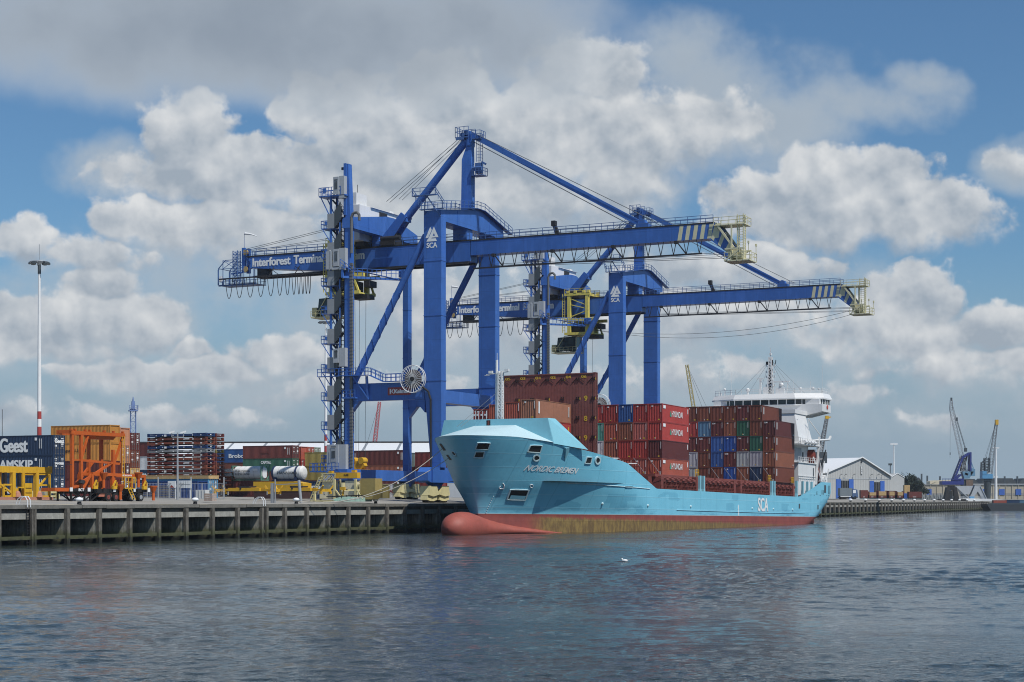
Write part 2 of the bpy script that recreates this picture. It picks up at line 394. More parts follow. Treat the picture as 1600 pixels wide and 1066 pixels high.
def ground_material():
    m = bpy.data.materials.new('yard_concrete'); m.use_nodes = True; t = m.node_tree; t.nodes.clear(); n = NT(t)
    co = n.node('ShaderNodeTexCoord').outputs['Object']
    c = n.mix(n.step(n.noise(co, .12, 6, .6), .3, .7), (.23, .22, .195), (.31, .295, .26))
    c = n.mix(n.m('MULTIPLY', n.step(n.noise(co, .6, 5, .6), .52, .75), .6), c, (.12, .115, .105))
    b = n.node('ShaderNodeBsdfPrincipled'); n.put(b.inputs['Base Color'], c); b.inputs['Roughness'].default_value = .9
    o = n.node('ShaderNodeOutputMaterial'); t.links.new(b.outputs[0], o.inputs[0]); return m
FQ0, FQ1 = Vector((38.6, 368.0)), Vector((229.0, 830.0))           # the far quay
FQD = (FQ1-FQ0).normalized()
def ground_z(b):
    """the apron falls towards the quay edge"""
    if b > -18: return 4.15 + .62*(-b)/18
    if b > -46: return 4.77 + .45*(-b-18)/28
    return 5.22
edge = [(Vector(dock(0,-500)[:2]), Vector((-CU, SU))), (Vector(dock(0,112)[:2]), Vector((-CU, SU))), (FQ0+FQD*4, Vector((-FQD.y, FQD.x))),
        (FQ1, Vector((-FQD.y, FQD.x))), (Vector((232, 838)), Vector((-.8,.6))), (Vector((262, 905)), Vector((-.3,.95))), (Vector((3000, 985)), Vector((0,1)))]
offs = [(-1.2, 4.13), (1.0, 4.15+.62/18), (18, 4.77), (46, 5.22), (3200, 5.22)]
vs = []; fs = []
for p, nrm in edge:
    for d, z in offs:
        q = p + nrm*(max(d, 0.0)); vs.append((q.x, q.y, z))
k = len(offs)
for i in range(len(edge)-1):
    for j in range(k-1): fs.append((i*k+j, i*k+j+1, (i+1)*k+j+1, (i+1)*k+j))
me = bpy.data.meshes.new('yard_ground'); me.from_pydata(vs, [], fs); me.materials.append(ground_material()); me.update()
struct(link('yard_ground', me))

def quay_materials():
    """concrete with the green and black of the tide at its foot"""
    def tide(name, base, scale, green=(.060, .066, .028)):
        m = bpy.data.materials.new(name); m.use_nodes = True; t = m.node_tree; t.nodes.clear(); n = NT(t)
        co = n.node('ShaderNodeTexCoord').outputs['Object']; z = n.sep(co)[2]
        f = n.noise(co, scale, 6, .65)
        c = n.mix(n.step(f, .3, .7), base, tuple(x*.55 for x in base))
        st = n.noise(n.v('MULTIPLY', co, (2.5, 2.5, .25)), 1.5, 5, .65)
        c = n.mix(n.m('MULTIPLY', n.step(st, .42, .68), .75), c, (.045, .043, .036))
        c = n.mix(n.m('MULTIPLY', n.step(n.noise(n.v('MULTIPLY', co, (4, 4, .8)), 2.2, 5, .7), .55, .7), .5), c, (.36, .35, .31))
        zz = n.m('ADD', z, n.m('MULTIPLY_ADD', f, -1.6, .8))
        c = n.mix(n.step(zz, 1.7, .8), c, green)
        c = n.mix(n.step(zz, .75, .25), c, (.014, .016, .012))
        b = n.node('ShaderNodeBsdfPrincipled'); n.put(b.inputs['Base Color'], c); b.inputs['Roughness'].default_value = .85
        bn = n.node('ShaderNodeBump'); bn.inputs['Strength'].default_value = .5; bn.inputs['Distance'].default_value = .04
        n.put(bn.inputs['Height'], n.noise(co, scale*6, 4, .6)); t.links.new(bn.outputs[0], b.inputs['Normal'])
        o = n.node('ShaderNodeOutputMaterial'); t.links.new(b.outputs[0], o.inputs[0]); return m
    return tide('tidal_concrete', (.27, .265, .235), .8), tide('tidal_timber', (.17, .155, .13), 1.6), tide('tidal_buttress', (.46, .45, .39), .8, (.15, .155, .075))
TCONC, TWOOD, TBUT = quay_materials()
def make_quay(name, label, org, direction, length, pitch, first, ladders, pw=.24):
    """open quay on buttresses: cap, planked recess, beam, fender timbers; local x = outwards, y = along"""
    rz = math.atan2(direction[1], direction[0]) - math.pi/2
    q = thing(name, label, 'quay', (org[0], org[1], 0), rz)
    m = MB(); yy = 0.0; rq = random.Random(3)
    while yy < length:
        y2 = min(length, yy+rq.uniform(2.2, 5.2)); dx, dz_ = rq.uniform(-.05, .04), rq.uniform(-.035, .02); m.box(-1.2, .22+dx, yy, y2-.02, 3.76+rq.uniform(-.03, .03), 4.15+dz_); yy = y2
    m.build('cap_beam', CONC, q)
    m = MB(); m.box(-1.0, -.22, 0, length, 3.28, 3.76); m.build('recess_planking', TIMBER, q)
    m = MB(); m.box(-.8, .02, 0, length, 2.66, 3.28); m.build('front_beam', CONCL, q)
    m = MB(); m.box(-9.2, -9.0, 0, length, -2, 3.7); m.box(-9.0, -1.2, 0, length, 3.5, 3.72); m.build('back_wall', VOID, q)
    xs = []; y = first
    while y < length-.6: xs.append(y); y += pitch
    w = MB()
    for i, y in enumerate(xs):
        y1 = xs[i+1] if i+1 < len(xs) else length
        w.box(-.02, .24, y+.3, y1-.3, .55 + .04*math.sin(i*2.1), .92 + .04*math.sin(i*2.1))
    w.build('waling', TWOOD, q)
    near = [i for i in range(len(xs))]
    for i in near:
        y = xs[i]; r = random.uniform(-.03, .03)
        m = MB(); m.box(.02, .46, y-pw+r, y+pw+r, -1.5, 3.74 + random.uniform(-.05, .02)); m.build('fender_pile', TWOOD, q)
        m = MB(); m.box(-8.9, -.02, y-.2, y+.2, -1.5, 2.66); m.build('buttress', TBUT, q)
    for y in ladders:
        p = MB(); p.box(.02, .46, y+.75, y+1.2, -1.5, 3.74); p.build('fender_pile', TWOOD, q)
        m = MB(); m.ladder((.2, y+.5, -.3), (.2, y+.5, 4.0), .42, (0,1,0), .3, .035)
        ld = m.build('ladder', BLACK, q)
        h = MB()
        for yy in (y+.28, y+.72):
            h.path([(.3, yy, 3.9), (.28, yy, 4.6), (.0, yy, 5.0), (-.5, yy, 5.02), (-1.0, yy, 4.75), (-1.25, yy, 4.2)], .05)
        h.build('hoop_handle', WHITE, ld)
    return q
Q1 = make_quay('concrete_quay', 'grey concrete quay on dark open bays in front of the container yard', dock(0,-120)[:2], (SU, CU), 232, 5.17, 3.64, [38.6, 81.2])
Q2 = make_quay('concrete_quay', 'distant concrete quay with many narrow bays, right of the ship stern', FQ0, tuple(FQD), (FQ1-FQ0).length, 6.2, .5, [], .55)
m = MB(); m.hexa([(229,830.4,-1.5),(229.3,830,-1.5),(262.3,905,-1.5),(262,905,-1.5),(229,830.4,4.1),(229.3,830,4.1),(262.3,905,4.1),(262,905,4.1)])
tag(m.build('quay_end_wall', TCONC), 'far end face of the distant quay, turning away from the water', 'quay wall')
# ---------------------------------------------------------------- the two ship-to-shore cranes
CZ = 4.15
TOWX = 0.0
def B(): return MB(-CZ, TOWX)
LEGW = (-4.5, -1.5); LEGL = (-18.65, -17.65); FR = 9.15            # waterside / landside leg, frame offset
def sca_logo(parent, x0, x1, y, z0, z1):
    """three interlocked triangles over the letters SCA, on a face looking along -y"""
    polys = [[(300,525),(372,385),(393,425),(340,525)], [(425,385),(447,428),(388,535),(342,535)], [(425,385),(493,523),(452,523),(432,482),(405,424)],
             [(393,502),(440,502),(452,523),(380,523)], [(335,535),(452,535),(470,570),(315,570)], [(372,385),(393,425),(352,502),(331,462)]]
    W_, H_ = 193.0, 185.0; zt = z0 + (z1-z0)*.31
    m = B(); n = 0
    for p in polys:
        vs = [(x0+(x-300)/W_*(x1-x0), y - .002*n, z1 - (v-385)/H_*(z1-zt)) for x, v in p]; n += 1
        m.add(vs, [tuple(range(len(vs)))])
    m.build('triangle_emblem', LETTER, parent)
    lettering('SCA', (z1-z0)*.25, (x0+.22, y, z0-CZ), (1,0,0), (0,0,1), parent, width=(x1-x0)*.8, bold=.018)
def bogie_set(parent, x, y, zr, zs):
    """a pair of wheel bogies under one corner of the crane"""
    m = B(); m.prism([(y-2.0, zs), (y+2.0, zs), (y+.45, zr+2.05), (y-.45, zr+2.05)], 'x', x-.5, x+.5); m.build('sill_pin', CRANE, parent)
    m = B(); m.prism([(y-3.3, zr+1.15), (y-2.9, zr+2.55), (y-.9, zr+2.55), (y-.45, zr+1.7), (y+.45, zr+1.7), (y+.9, zr+2.55), (y+2.9, zr+2.55), (y+3.3, zr+1.15), (y+1.9, zr+.95), (y, zr+1.25), (y-1.9, zr+.95)], 'x', x-.85, x+.85)
    bal = m.build('bogie_balance', CREAM, parent)
    for yy in (y-1.9, y+1.9):
        m = B(); m.prism([(yy-1.55, zr+.45), (yy-1.45, zr+1.1), (yy+1.45, zr+1.1), (yy+1.55, zr+.45), (yy+.5, zr+.25), (yy-.5, zr+.25)], 'x', x-.6, x+.6)
        m.box(x-.95, x-.6, yy-.6, yy+.1, zr+.5, zr+1.0)
        bo = m.build('bogie', CREAM, parent)
        for w_ in (yy-.8, yy+.8):
            k = B(); k.tube((x-.5, w_, zr+.36), (x+.5, w_, zr+.36), .36, 14); k.build('wheel', BLACK, bo)
def make_crane(a0, label, trolley, headblock, b0=0.0):
    global TOWX
    c = thing('container_crane', label, 'crane', dock(b0, a0, CZ), DR, 'blue gantry cranes on the quay')
    # --- portal
    for sy in (-1, 1):
        y0, y1 = (FR-.75, FR+.75) if sy > 0 else (-FR-.75, -FR+.75)
        m = B(); m.box(LEGW[0], LEGW[1], y0, y1, 22.75, 46.98)
        m.hexa([(-3.25,y0,9.6),(-1.5,y0,9.6),(-1.5,y1,9.6),(-3.25,y1,9.6),(-4.5,y0,22.75),(-1.5,y0,22.75),(-1.5,y1,22.75),(-4.5,y1,22.75)])
        for z in (22.7, 32.6, 40.9): m.box(LEGW[0]-.05, LEGW[1]+.05, y0-.05, y1+.05, z, z+.14)
        lg = m.build('waterside_leg', CRANE, c)
        if sy < 0: sca_logo(lg, -4.2, -1.95, y0-.02, 42.9, 46.1)
        yl0, yl1 = (FR-.6, FR+.6) if sy > 0 else (-FR-.6, -FR+.6)
        m = B(); m.box(LEGL[0], LEGL[1], yl0, yl1, 9.45, 46.98)
        for z in (14, 19.8, 28, 36): m.box(LEGL[0]-.04, LEGL[1]+.04, yl0-.04, yl1+.04, z, z+.12)
        m.build('landside_leg', CRANE, c)
        m = B(); m.box(LEGL[1], LEGW[0]-.0, sy*FR-.55, sy*FR+.55, 20.0, 22.7)
        m.prism([(LEGW[0], 20.0), (LEGW[0]-1.8, 20.0), (LEGW[0], 18.0)], 'y', sy*FR-.45, sy*FR+.45)
        m.prism([(LEGL[1], 20.0), (LEGL[1]+1.6, 20.0), (LEGL[1], 18.2)], 'y', sy*FR-.45, sy*FR+.45)
        m.build('portal_beam', CRANE, c)
        br = B(); p, q = (-17.5, sy*FR, 22.6), (-4.55, sy*FR, 45.0); br.tube(p, q, .52, 14)
        bo = br.build('diagonal_brace', CRANE, c); smooth_by_angle(bo)
        h = B(); pv, qv = Vector(p), Vector(q); d = (qv-pv).normalized(); e1 = d.cross(Vector((0,1,0))).normalized(); e2 = Vector((0,1,0))
        for k in range(2):
            h = B(); pts = []
            for i in range(40):
                t = i/39; an = t*2*math.pi*3.1 + k*math.pi
                pts.append(tuple(pv.lerp(qv, .08+.55*t) + e1*(.56*math.cos(an)) + e2*(.56*math.sin(an))))
            h.path(pts, .055, 4); h.build('spiral_strake', CRANE, bo)
    m = B(); m.box(-3.9, -1.95, -FR+.75, FR-.75, 19.5, 21.4); m.build('portal_cross_beam', CRANE, c)
    m = B(); m.box(-4.2, -1.75, -12.0, 12.0, 7.3, 9.6)
    m.prism([(-12.0,7.3),(-12.0,9.6),(-13.0,8.9),(-13.0,7.6)], 'x', -3.9, -2.05); m.prism([(12.0,7.3),(13.0,7.6),(13.0,8.9),(12.0,9.6)], 'x', -3.9, -2.05)
    m.build('sill_beam', CRANE, c)
    m = B(); m.box(-19.35, -17.15, -11.4, 11.4, 7.75, 9.45); m.build('sill_beam', CRANE, c)
    for sy in (-1, 1):
        bogie_set(c, -3.0, sy*FR, 4.26, 7.3); bogie_set(c, -18.25, sy*FR, 4.80, 7.75)
    # --- top frames
    prof = [(-9.9,46.98),(11.3,46.98),(11.3,48.6),(3.6,50.35),(1.2,50.3),(-9.9,48.6)]
    for x0, x1 in ((-4.5,-1.5), (-19.0,-17.4)):
        m = B(); m.prism(prof, 'x', x0, x1)
        for yy in (-4.5, 6.3): m.box(x0-.04, x1+.04, yy-.06, yy+.06, 46.95, 49.3 if yy < 0 else 49.0)
        cb = m.build('cross_beam', CRANE, c)
    m = B(); m.box(-4.2,-1.8,-1.0,1.0,45.3,46.98); m.build('girder_hanger', CRANE, c)
    m = B(); m.box(-18.9,-17.6,-1.0,1.0,45.3,46.98); m.build('girder_hanger', CRANE, c)
    # walkway over the waterside cross beam
    zz = 50.12
    m = B()
    pts = [(-4.9,-10.4,48.75),(-4.9,1,50.4),(-4.9,3.8,50.4),(-4.9,11.6,48.7)]
    for a_, b_ in zip(pts, pts[1:]): m.bar((a_[0]+.3,a_[1],a_[2]), (b_[0]+.3,b_[1],b_[2]), .8, .08)
    m.rail(pts, 1.1, 1.4)
    pts2 = [(-1.0,-10.4,48.75),(-1.0,1,50.4),(-1.0,3.8,50.4),(-1.0,13.6,48.0)]
    for a_, b_ in zip(pts2, pts2[1:]): m.bar((a_[0]-.3,a_[1],a_[2]), (b_[0]-.3,b_[1],b_[2]), .8, .08)
    m.rail(pts2, 1.1, 1.4); m.rail([(-4.9,-10.4,48.75),(-1.0,-10.4,48.75)], 1.1, 1.3); m.box(-4.9,-1.0,-10.5,-9.95,48.66,48.78)
    m.rail([(-1.4,-12.0,50.6),(-1.0,-9.9,48.8)],1.1,.9); m.rail([(-5.3,-12.0,50.6),(-4.9,-9.9,48.8)],1.1,.9)
    m.bar((-5.3,-11.9,50.55),(-1.2,-11.9,50.55),.7,.12); m.rail([(-5.3,-12.1,50.6),(-1.2,-12.1,50.6)],1.1,1.2)
    m.bar((-3,-11.7,50.5),(-1.6,-9.9,47.6),.14); m.bar((-3.2,-11.7,50.5),(-4.4,-9.9,48.0),.14)
    m.build('beam_walkway', RAIL, c)
    # --- girder and boom
    m = B(); m.prism([(-42.2,43.2),(-42.2,45.0),(-1.1,45.0),(-1.1,41.85),(-27,41.85)], 'y', -1.15, 1.15)
    for x in range(-40, -1, 6): m.box(x-.05, x+.05, -1.18, 1.18, 42.0 if x > -27 else 43.3, 44.95)
    gd = m.build('girder', CRANE, c)
    for tx, x, w_ in (('Interforest',-41.7,7.4),('Terminal',-33.6,5.7),('Rotterdam',-27.0,6.8)): lettering(tx, 1.42, (x,-1.2,43.35-CZ), (1,0,.0), (0,0,1), gd, width=w_, bold=.02)
    m = B(); m.box(-43,-1.0,-1.22,1.22,45.02,45.24); m.box(-1.0,38.8,-1.2,1.2,44.96,45.16)
    m.box(-41.5,-1.3,-1.42,-.9,41.55,41.83); m.box(-41.5,-1.3,.9,1.42,41.55,41.83)
    m.build('walkway_deck', CRANE_D, c)
    m = B()
    for yy in (-1.2, 1.2): m.rail([(-43,yy,45.2),(-1.2,yy,45.2)], 1.1, 2.0)
    m.build('walkway_railing', RAIL, c)
    m = B(); m.prism([(-1.0,42.75),(-1.0,44.95),(38.9,44.95),(40.0,44.1),(38.4,42.75)], 'y', -1.15, 1.15); bm_ = m.build('boom', CRANE, c)
    m = B()
    for yy in (-1.15, 1.15): m.rail([(-.4,yy,45.08),(38.7,yy,45.08)], 1.1, 2.0)
    m.build('boom_railing', RAIL, c)
    m = B()
    for k in range(6):
        x = 33.2 + k*1.15
        m.add([(x,-1.165,42.78),(x+.6,-1.165,42.78),(x+.95,-1.165,44.9),(x+.35,-1.165,44.9)], [(0,1,2,3)])
    m.build('hazard_stripes', TIPCREAM, bm_)
    # festoon rail on hangers under the boom
    m = B(); m.box(-.5,37.0,-1.3,-1.1,40.55,40.78)
    for i in range(19):
        x = .6 + i*2.0; m.bar((x-.45,-1.2,42.75),(x,-1.2,40.7),.09); m.bar((x+.45,-1.2,42.75),(x,-1.2,40.7),.09)
        if i % 5 == 2: m.bar((x-1.6,-1.2,42.75),(x,-1.2,40.7),.16); m.box(x-1.85,x-1.35,-1.5,-.9,42.3,42.75)
    m.build('boom_rail', CRANE_D, c)
    for x in (13.4,):
        m = B(); m.bar((x,0,45.1),(x-.7,0,46.9),.5,.55); m.box(x-1.0,x-.35,-.4,.4,46.5,47.3); m.build('stay_bracket', CRANE_D, c)
    # boom tip
    m = B()
    m.add([(39.0,-1.16,44.9),(38.0,-1.16,42.8),(40.9,-1.16,40.5),(41.6,-1.16,41.5)], [(0,1,2,3)])
    m.prism([(38.9,44.95),(38.3,42.75),(41.0,40.4),(41.7,41.4)], 'y', -1.14, -.95); m.prism([(38.9,44.95),(38.3,42.75),(41.0,40.4),(41.7,41.4)], 'y', .95, 1.14)
    tp = m.build('tip_bracket', CRANE, c)
    m = B()
    for k in (0, 2, 4):
        t0, t1 = k/5+.02, k/5+.18
        A = Vector((38.95,-1.18,44.9)); D_ = Vector((41.65,-1.18,41.45)); E = Vector((38.35,-1.18,42.8)); F = Vector((40.95,-1.18,40.45))
        m.add([tuple(E.lerp(F,t0)), tuple(E.lerp(F,t1)), tuple(A.lerp(D_,min(1,t1))), tuple(A.lerp(D_,t0))], [(0,1,2,3)])
    m.build('hazard_stripes', TIPCREAM, tp)
    m = B()
    for yy in (-1.3, 1.3): m.bar((39.2,yy,44.9),(41.9,yy,41.2),.28)
    m.box(40.6,44.4,-1.7,1.7,39.2,39.36)
    for yy in (-1.7, 1.7): m.rail([(40.6,yy,39.3),(44.4,yy,39.3)], 1.2, .9); m.bar((40.7,yy,39.3),(43.2,yy,41.0),.16); m.bar((40.7,yy,41.0),(43.6,yy,41.0),.22)
    m.rail([(44.4,-1.7,39.3),(44.4,1.7,39.3)], 1.2, 1.1)
    m.box(41.0,43.0,-1.2,1.2,39.7,40.9); m.tube((42.0,-1.3,40.6),(42.0,1.3,40.6),.55,12); m.tube((41.4,-1.35,40.0),(41.4,1.35,40.0),.4,12)
    for yy in (-1.25, -.35): m.bar((43.35,yy,39.3),(43.35,yy,46.0),.16); m.bar((42.45,yy,39.3),(42.45,yy,46.0),.09)
    for i in range(17): m.bar((43.35,-1.25,39.6+i*.38),(43.35,-.35,39.6+i*.38),.07); m.bar((42.45,-1.25,39.6+i*.38),(43.35,-1.25,39.6+i*.38),.06)
    m.box(38.9,43.6,-1.5,1.5,44.5,44.62); m.rail([(38.9,-1.5,44.6),(43.6,-1.5,44.6)],1.1,1.2); m.rail([(38.9,1.5,44.6),(43.6,1.5,44.6)],1.1,1.2); m.rail([(43.6,-1.5,44.6),(43.6,1.5,44.6)],1.1,1.5)
    m.bar((41.6,-1.4,39.3),(41.6,-1.4,44.5),.2); m.bar((41.6,1.4,39.3),(41.6,1.4,44.5),.2)
    for x, yy in ((42.9,-1.8),(44.3,-1.8),(44.3,1.7)): m.bar((x,yy,40.4),(x,yy,41.7),.08); m.box(x-.12,x+.12,yy-.12,yy+.12,41.6,41.95)
    m.build('tip_platform', TIPCREAM, c)
    # --- pylon, head, stays
    m = B(); P_ = (-2.95,-1.25)
    m.hexa([(-3.0,-.6,50.05),(-1.2,-.6,50.05),(-1.2,.6,50.05),(-3.0,.6,50.05),(-2.9,-.55,57.9),(-1.25,-.55,57.9),(-1.25,.55,57.9),(-2.9,.55,57.9)])
    m.hexa([(-2.9,-.55,57.9),(-1.25,-.55,57.9),(-1.25,.55,57.9),(-2.9,.55,57.9),(-2.15,-.5,59.9),(-1.25,-.5,59.9),(-1.25,.5,59.9),(-2.15,.5,59.9)])
    m.prism([(-2.15,59.9),(-1.2,59.9),(-1.2,62.0),(-1.7,62.3),(-2.15,61.2)], 'y', -.62, .62)
    m.box(-1.8,-1.25,-.75,.75,60.1,62.2)
    m.build('pylon', CRANE, c)
    m = B(); m.box(-3.7,-1.6,-1.2,1.2,61.2,61.35); m.rail([(-3.7,-1.2,61.3),(-1.4,-1.2,61.3)],1.6,.9); m.rail([(-3.7,1.2,61.3),(-1.4,1.2,61.3)],1.6,.9); m.rail([(-3.7,-1.2,61.3),(-3.7,1.2,61.3)],1.6,.9)
    m.box(-3.6,-2.2,-1.25,-1.1,60.9,61.35); m.tube((-2.6,-1.0,61.7),(-2.6,1.0,61.7),.38,12); m.tube((-1.9,-1.0,62.0),(-1.9,1.0,62.0),.45,12)
    m.box(-.9,.5,-.9,.9,60.9,61.0); m.rail([(-1.0,-.9,61.0),(.5,-.9,61.0),(.5,.9,61.0)],1.2,.7)
    for xx in (-.35,.3):
        for yy in (-.4,.4): m.bar((xx,yy,57.4),(xx,yy,61.8),.07)
    for i in range(9): m.bar((.3,-.4,57.5+i*.5),(.3,.4,57.5+i*.5),.05); m.bar((-.35,-.4,57.5+i*.5),(.3,-.4,57.5+i*.5),.05)
    m.box(-1.1,.9,-.9,.9,55.2,55.3); m.rail([(-.9,-.9,55.3),(.9,-.9,55.3),(.9,.9,55.3)],1.1,.6); m.box(-.6,.4,-.5,.4,55.6,57.2); m.tube((-1.0,-.6,56.3),(.6,-.6,56.3),.32,10)
    m.bar((.5,-.3,57.3),(1.2,-.3,56.9),.3)
    m.ladder((-.85,-.55,50.2),(-.85,-.55,55.2),.45,(1,0,0),.4)
    m.build('pylon_platform', RAIL, c)
    m = B(); m.bar((-1.6,0,61.9),(27.2,0,45.7),.55,.85); fs_ = m.build('forestay', CRANE, c)
    m = B(); m.box(26.4,28.4,-.7,.7,45.1,45.75); m.tube((27.3,-.6,45.95),(27.3,.6,45.95),.55,12); m.build('stay_anchor', CRANE, fs_)
    m = B()
    for yy in (-.5,.5):
        m.tube((-1.9,yy,62.45),(29.5,yy,45.9),.04,5); m.tube((-1.2,yy,60.7),(26,yy,45.4),.04,5)
        m.tube((-2.6,yy,61.8),(-16.5,yy,52.4),.04,5); m.tube((-2.9,yy,61.3),(-14.2,yy,52.6),.035,5)
        m.tube((-43.6,yy,46.5),(-22,yy,49.6),.04,5); m.tube((-43.6,yy,46.1),(-22,yy,47.6),.035,5)
        m.tube((42.0,yy*1.6,40.6),(2,yy*1.6,41.2),.035,5); m.tube((42.0,yy*1.6,40.0),(2,yy*1.6,41.0),.035,5)
    m.build('wire_ropes', WIRE, c)
    m = B(); m.tube((-2.3,0,61.0),(-14.0,0,48.6),.60,16); bs = m.build('backstay', CRANE, c); smooth_by_angle(bs)
    m = B()
    for yy in (-.8,.8):
        m.prism([(-12.6,49.6),(-13.6,50.4),(-17.4,46.4),(-17.4,45.3),(-16.0,45.3)], 'y', yy-.16, yy+.16)
    m.box(-13.9,-12.7,-.8,.8,48.9,50.0); m.build('backstay_fork', CRANE, bs)
    # --- machinery house behind the landside beam
    m = B(); m.box(-24.0,-19.3,-4.2,8.0,46.0,51.6); m.box(-23.5,-20.0,-4.0,-.8,51.6,53.6); m.prism([(-24.3,51.6),(-19.0,51.6),(-21.6,52.5)], 'y', -.8, 8.3)
    m.box(-22.0,-20.2,7.0,8.2,51.2,52.3)
    mh = m.build('machinery_house', SHIPWHITE, c)
    m = B(); m.box(-20.4,-19.2,2.0,4.4,50.2,51.3); m.bar((-21,-2,53.6),(-21,-2,55.2),.06); m.build('louvre', CRANE_D, mh)
    m = B(); m.box(-17.0,-14.5,-1.6,1.6,45.25,46.4); m.tube((-16.5,-2.2,46.2),(-13,-2.2,46.2),.35,10); m.box(-23,-19.5,-2.5,2.5,45.3,46.0); m.tube((-15.2,-.9,46.8),(-15.2,.9,46.8),.7,14)
    m.build('hoist_machinery', CRANE_D, c)
    # --- lift mast, stair tower
    m = B(); y0, y1 = -FR-.55, -FR+.55
    m.hexa([(-18.6,y0,46.98),(-17.6,y0,46.98),(-17.6,y1,46.98),(-18.6,y1,46.98),(-18.6,y0,57.0),(-18.05,y0,57.0),(-18.05,y1,57.0),(-18.6,y1,57.0)])
    m.box(-18.75,-18.3,y0-.2,y0,49,57.05); m.build('lift_mast', CRANE, c)
    TOWX = .35
    m = B()
    for x in (-19.75,-19.15): m.bar((x,-FR-.4,9.6),(x,-FR-.4,56.4 if x > -19.5 else 50.5),.14)
    for i in range(60): m.bar((-19.75,-FR-.4,9.8+i*.68),(-19.15,-FR-.4,9.8+i*.68),.09)
    m.box(-19.6,-18.9,-FR-.6,-FR-.3,56.1,56.5)
    m.build('lift_rack', CRANE_D, c)
    m = B()
    for i in range(24): m.box(-18.87,-18.8,-FR-.4,-FR-.15,10.2+i*1.9,10.7+i*1.9)
    m.build('lift_bracket', CRANE_D, c)
    TOWX = 0.0
    m = B(); m.box(-17.6,-17.2,-FR-.75,-FR-.45,9.6,41.5); m.path([(-17.4,-FR-.6,43),(-17.4,-FR-.6,48.6),(-17.1,-FR-.6,49.2),(-16.4,-FR-.6,49.3),(-16.0,-FR-.6,48.9),(-16.0,-FR-.6,48.0)],.22,8)
    for i in range(60): m.box(-17.65,-17.15,-FR-.8,-FR-.4,9.8+i*.53,10.05+i*.53)
    m.build('cable_chain', mat('chain_grey', (.14,.145,.15), .5, var=.15), c)
    TOWX = .75
    post = B()
    for x, yy in ((-21.7,-FR-.9),(-21.7,-FR+.9)): post.bar((x,yy,9.0),(x,yy,52.0),.3)
    post.bar((-20.1,-FR+.9,9.0),(-20.1,-FR+.9,50.0),.16); post.bar((-20.1,-FR-.9,9.0),(-20.1,-FR-.9,50.0),.16)
    post.build('stair_post', CRANE, c)
    LV = [10.55, 15.75, 20.3, 24.7, 29.15, 33.8, 38.2, 42.6, 47.1]
    for i, z in enumerate(LV):
        y0, y1 = -FR-1.2, -FR+1.2
        m = B(); m.box(-23.3,-20.9,y0,y1,z-.14,z); m.rail([(-21.2,y0,z),(-23.3,y0,z),(-23.3,y1,z),(-21.2,y1,z)],1.15,.7,.04)
        m.bar((-23.1,y0,z-.1),(-21.7,y0+.2,z-2.2),.11); m.bar((-23.1,y1,z-.1),(-21.7,y1-.2,z-2.2),.11); m.box(-22.6,-22.2,y0-.05,y0+.1,z+.5,z+1.05)
        ld = m.build('stair_landing', CRANE, c)
        m = B(); m.box(-22.15,-20.95,y0-.05,y0+.02,z-.1,z+2.2 if i else z+1.2); m.box(-20.95,-20.9,y0-.05,y0+1.0,z-.1,z+2.45); m.build('landing_screen', SCREEN, ld)
        zt = (LV[i+1] if i+1 < len(LV) else 51.8)-z
        if i < len(LV):
            m = B(); m.hexa([(-20.88,y0-.04,z-.1),(-19.75,y0-.04,z+1.3),(-19.75,y0+.04,z+1.3),(-20.88,y0+.04,z-.1),(-20.88,y0-.04,z+2.55),(-19.75,y0-.04,z+3.95),(-19.75,y0+.04,z+3.95),(-20.88,y0+.04,z+2.55)])
            m.build('flight_panel', SLATE, c)
            m = B(); m.bar((-20.8,y0+.5,z),(-19.5,y0+.5,z+1.6),.7,.08); m.bar((-19.5,y1-.5,z+1.6),(-22.4,y1-.5,z+zt),.7,.08)
            for k in range(6): m.bar((-19.6-k*.46,y1-.9,z+1.7+k*.46),(-19.6-k*.46,y1-.9,z+2.7+k*.46),.05)
            m.bar((-19.6,y1-.9,z+2.7),(-22.3,y1-.9,z+zt+1.1),.06); m.build('stair_flight', CRANE_D, c)
    m = B(); m.box(-23.6,-18.8,-FR-1.4,-FR+1.0,51.95,52.15); m.rail([(-19.6,-FR-1.4,52.1),(-23.6,-FR-1.4,52.1),(-23.6,-FR+1.0,52.1),(-19,-FR+1.0,52.1)],1.3,.6,.04)
    m.bar((-23.4,-FR-1.2,52),(-21.7,-FR-.9,48.6),.14); m.bar((-23.4,-FR+.8,52),(-21.7,-FR+.9,48.6),.14); m.box(-22.8,-22.3,-FR-1.5,-FR-1.3,52.6,53.3)
    m.bar((-20.9,-FR-1.2,52.1),(-20.9,-FR-1.2,54.3),.05)
    m.build('top_platform', CRANE, c)
    def lift_gate(z, wid=1.9, h=2.7, x=-20.6):
        m = B(); m.box(x,x+1.0,-FR-1.55,-FR-1.45,z,z+h); m.box(x+1.0,x+wid,-FR-1.4,-FR-.2,z-.6,z+h+.1)
        g = m.build('lift_gate', PANEL, c)
        m = B(); m.box(x+.22,x+.8,-FR-1.6,-FR-1.56,z+h-.55,z+h-.4); m.box(x+.28,x+.45,-FR-1.6,-FR-1.56,z+.8,z+2.0); m.box(x+.56,x+.73,-FR-1.6,-FR-1.56,z+.8,z+2.0)
        m.build('gate_mesh', SLATE, g)
    TOWX = .45
    lift_gate(52.2); lift_gate(41.0, 2.1); lift_gate(26.0, 2.1, 2.2)
    TOWX = .75
    m = B(); m.box(-21.6,-18.9,-FR-1.5,-FR-1.2,40.5,40.9); m.box(-21.6,-21.5,-FR-1.6,-FR-1.2,40.5,43.6); m.box(-22.2,-21.1,-FR-1.6,-FR-1.4,40.6,43.4)
    m.build('landing_screen', PANEL, c)
    TOWX = 0.0
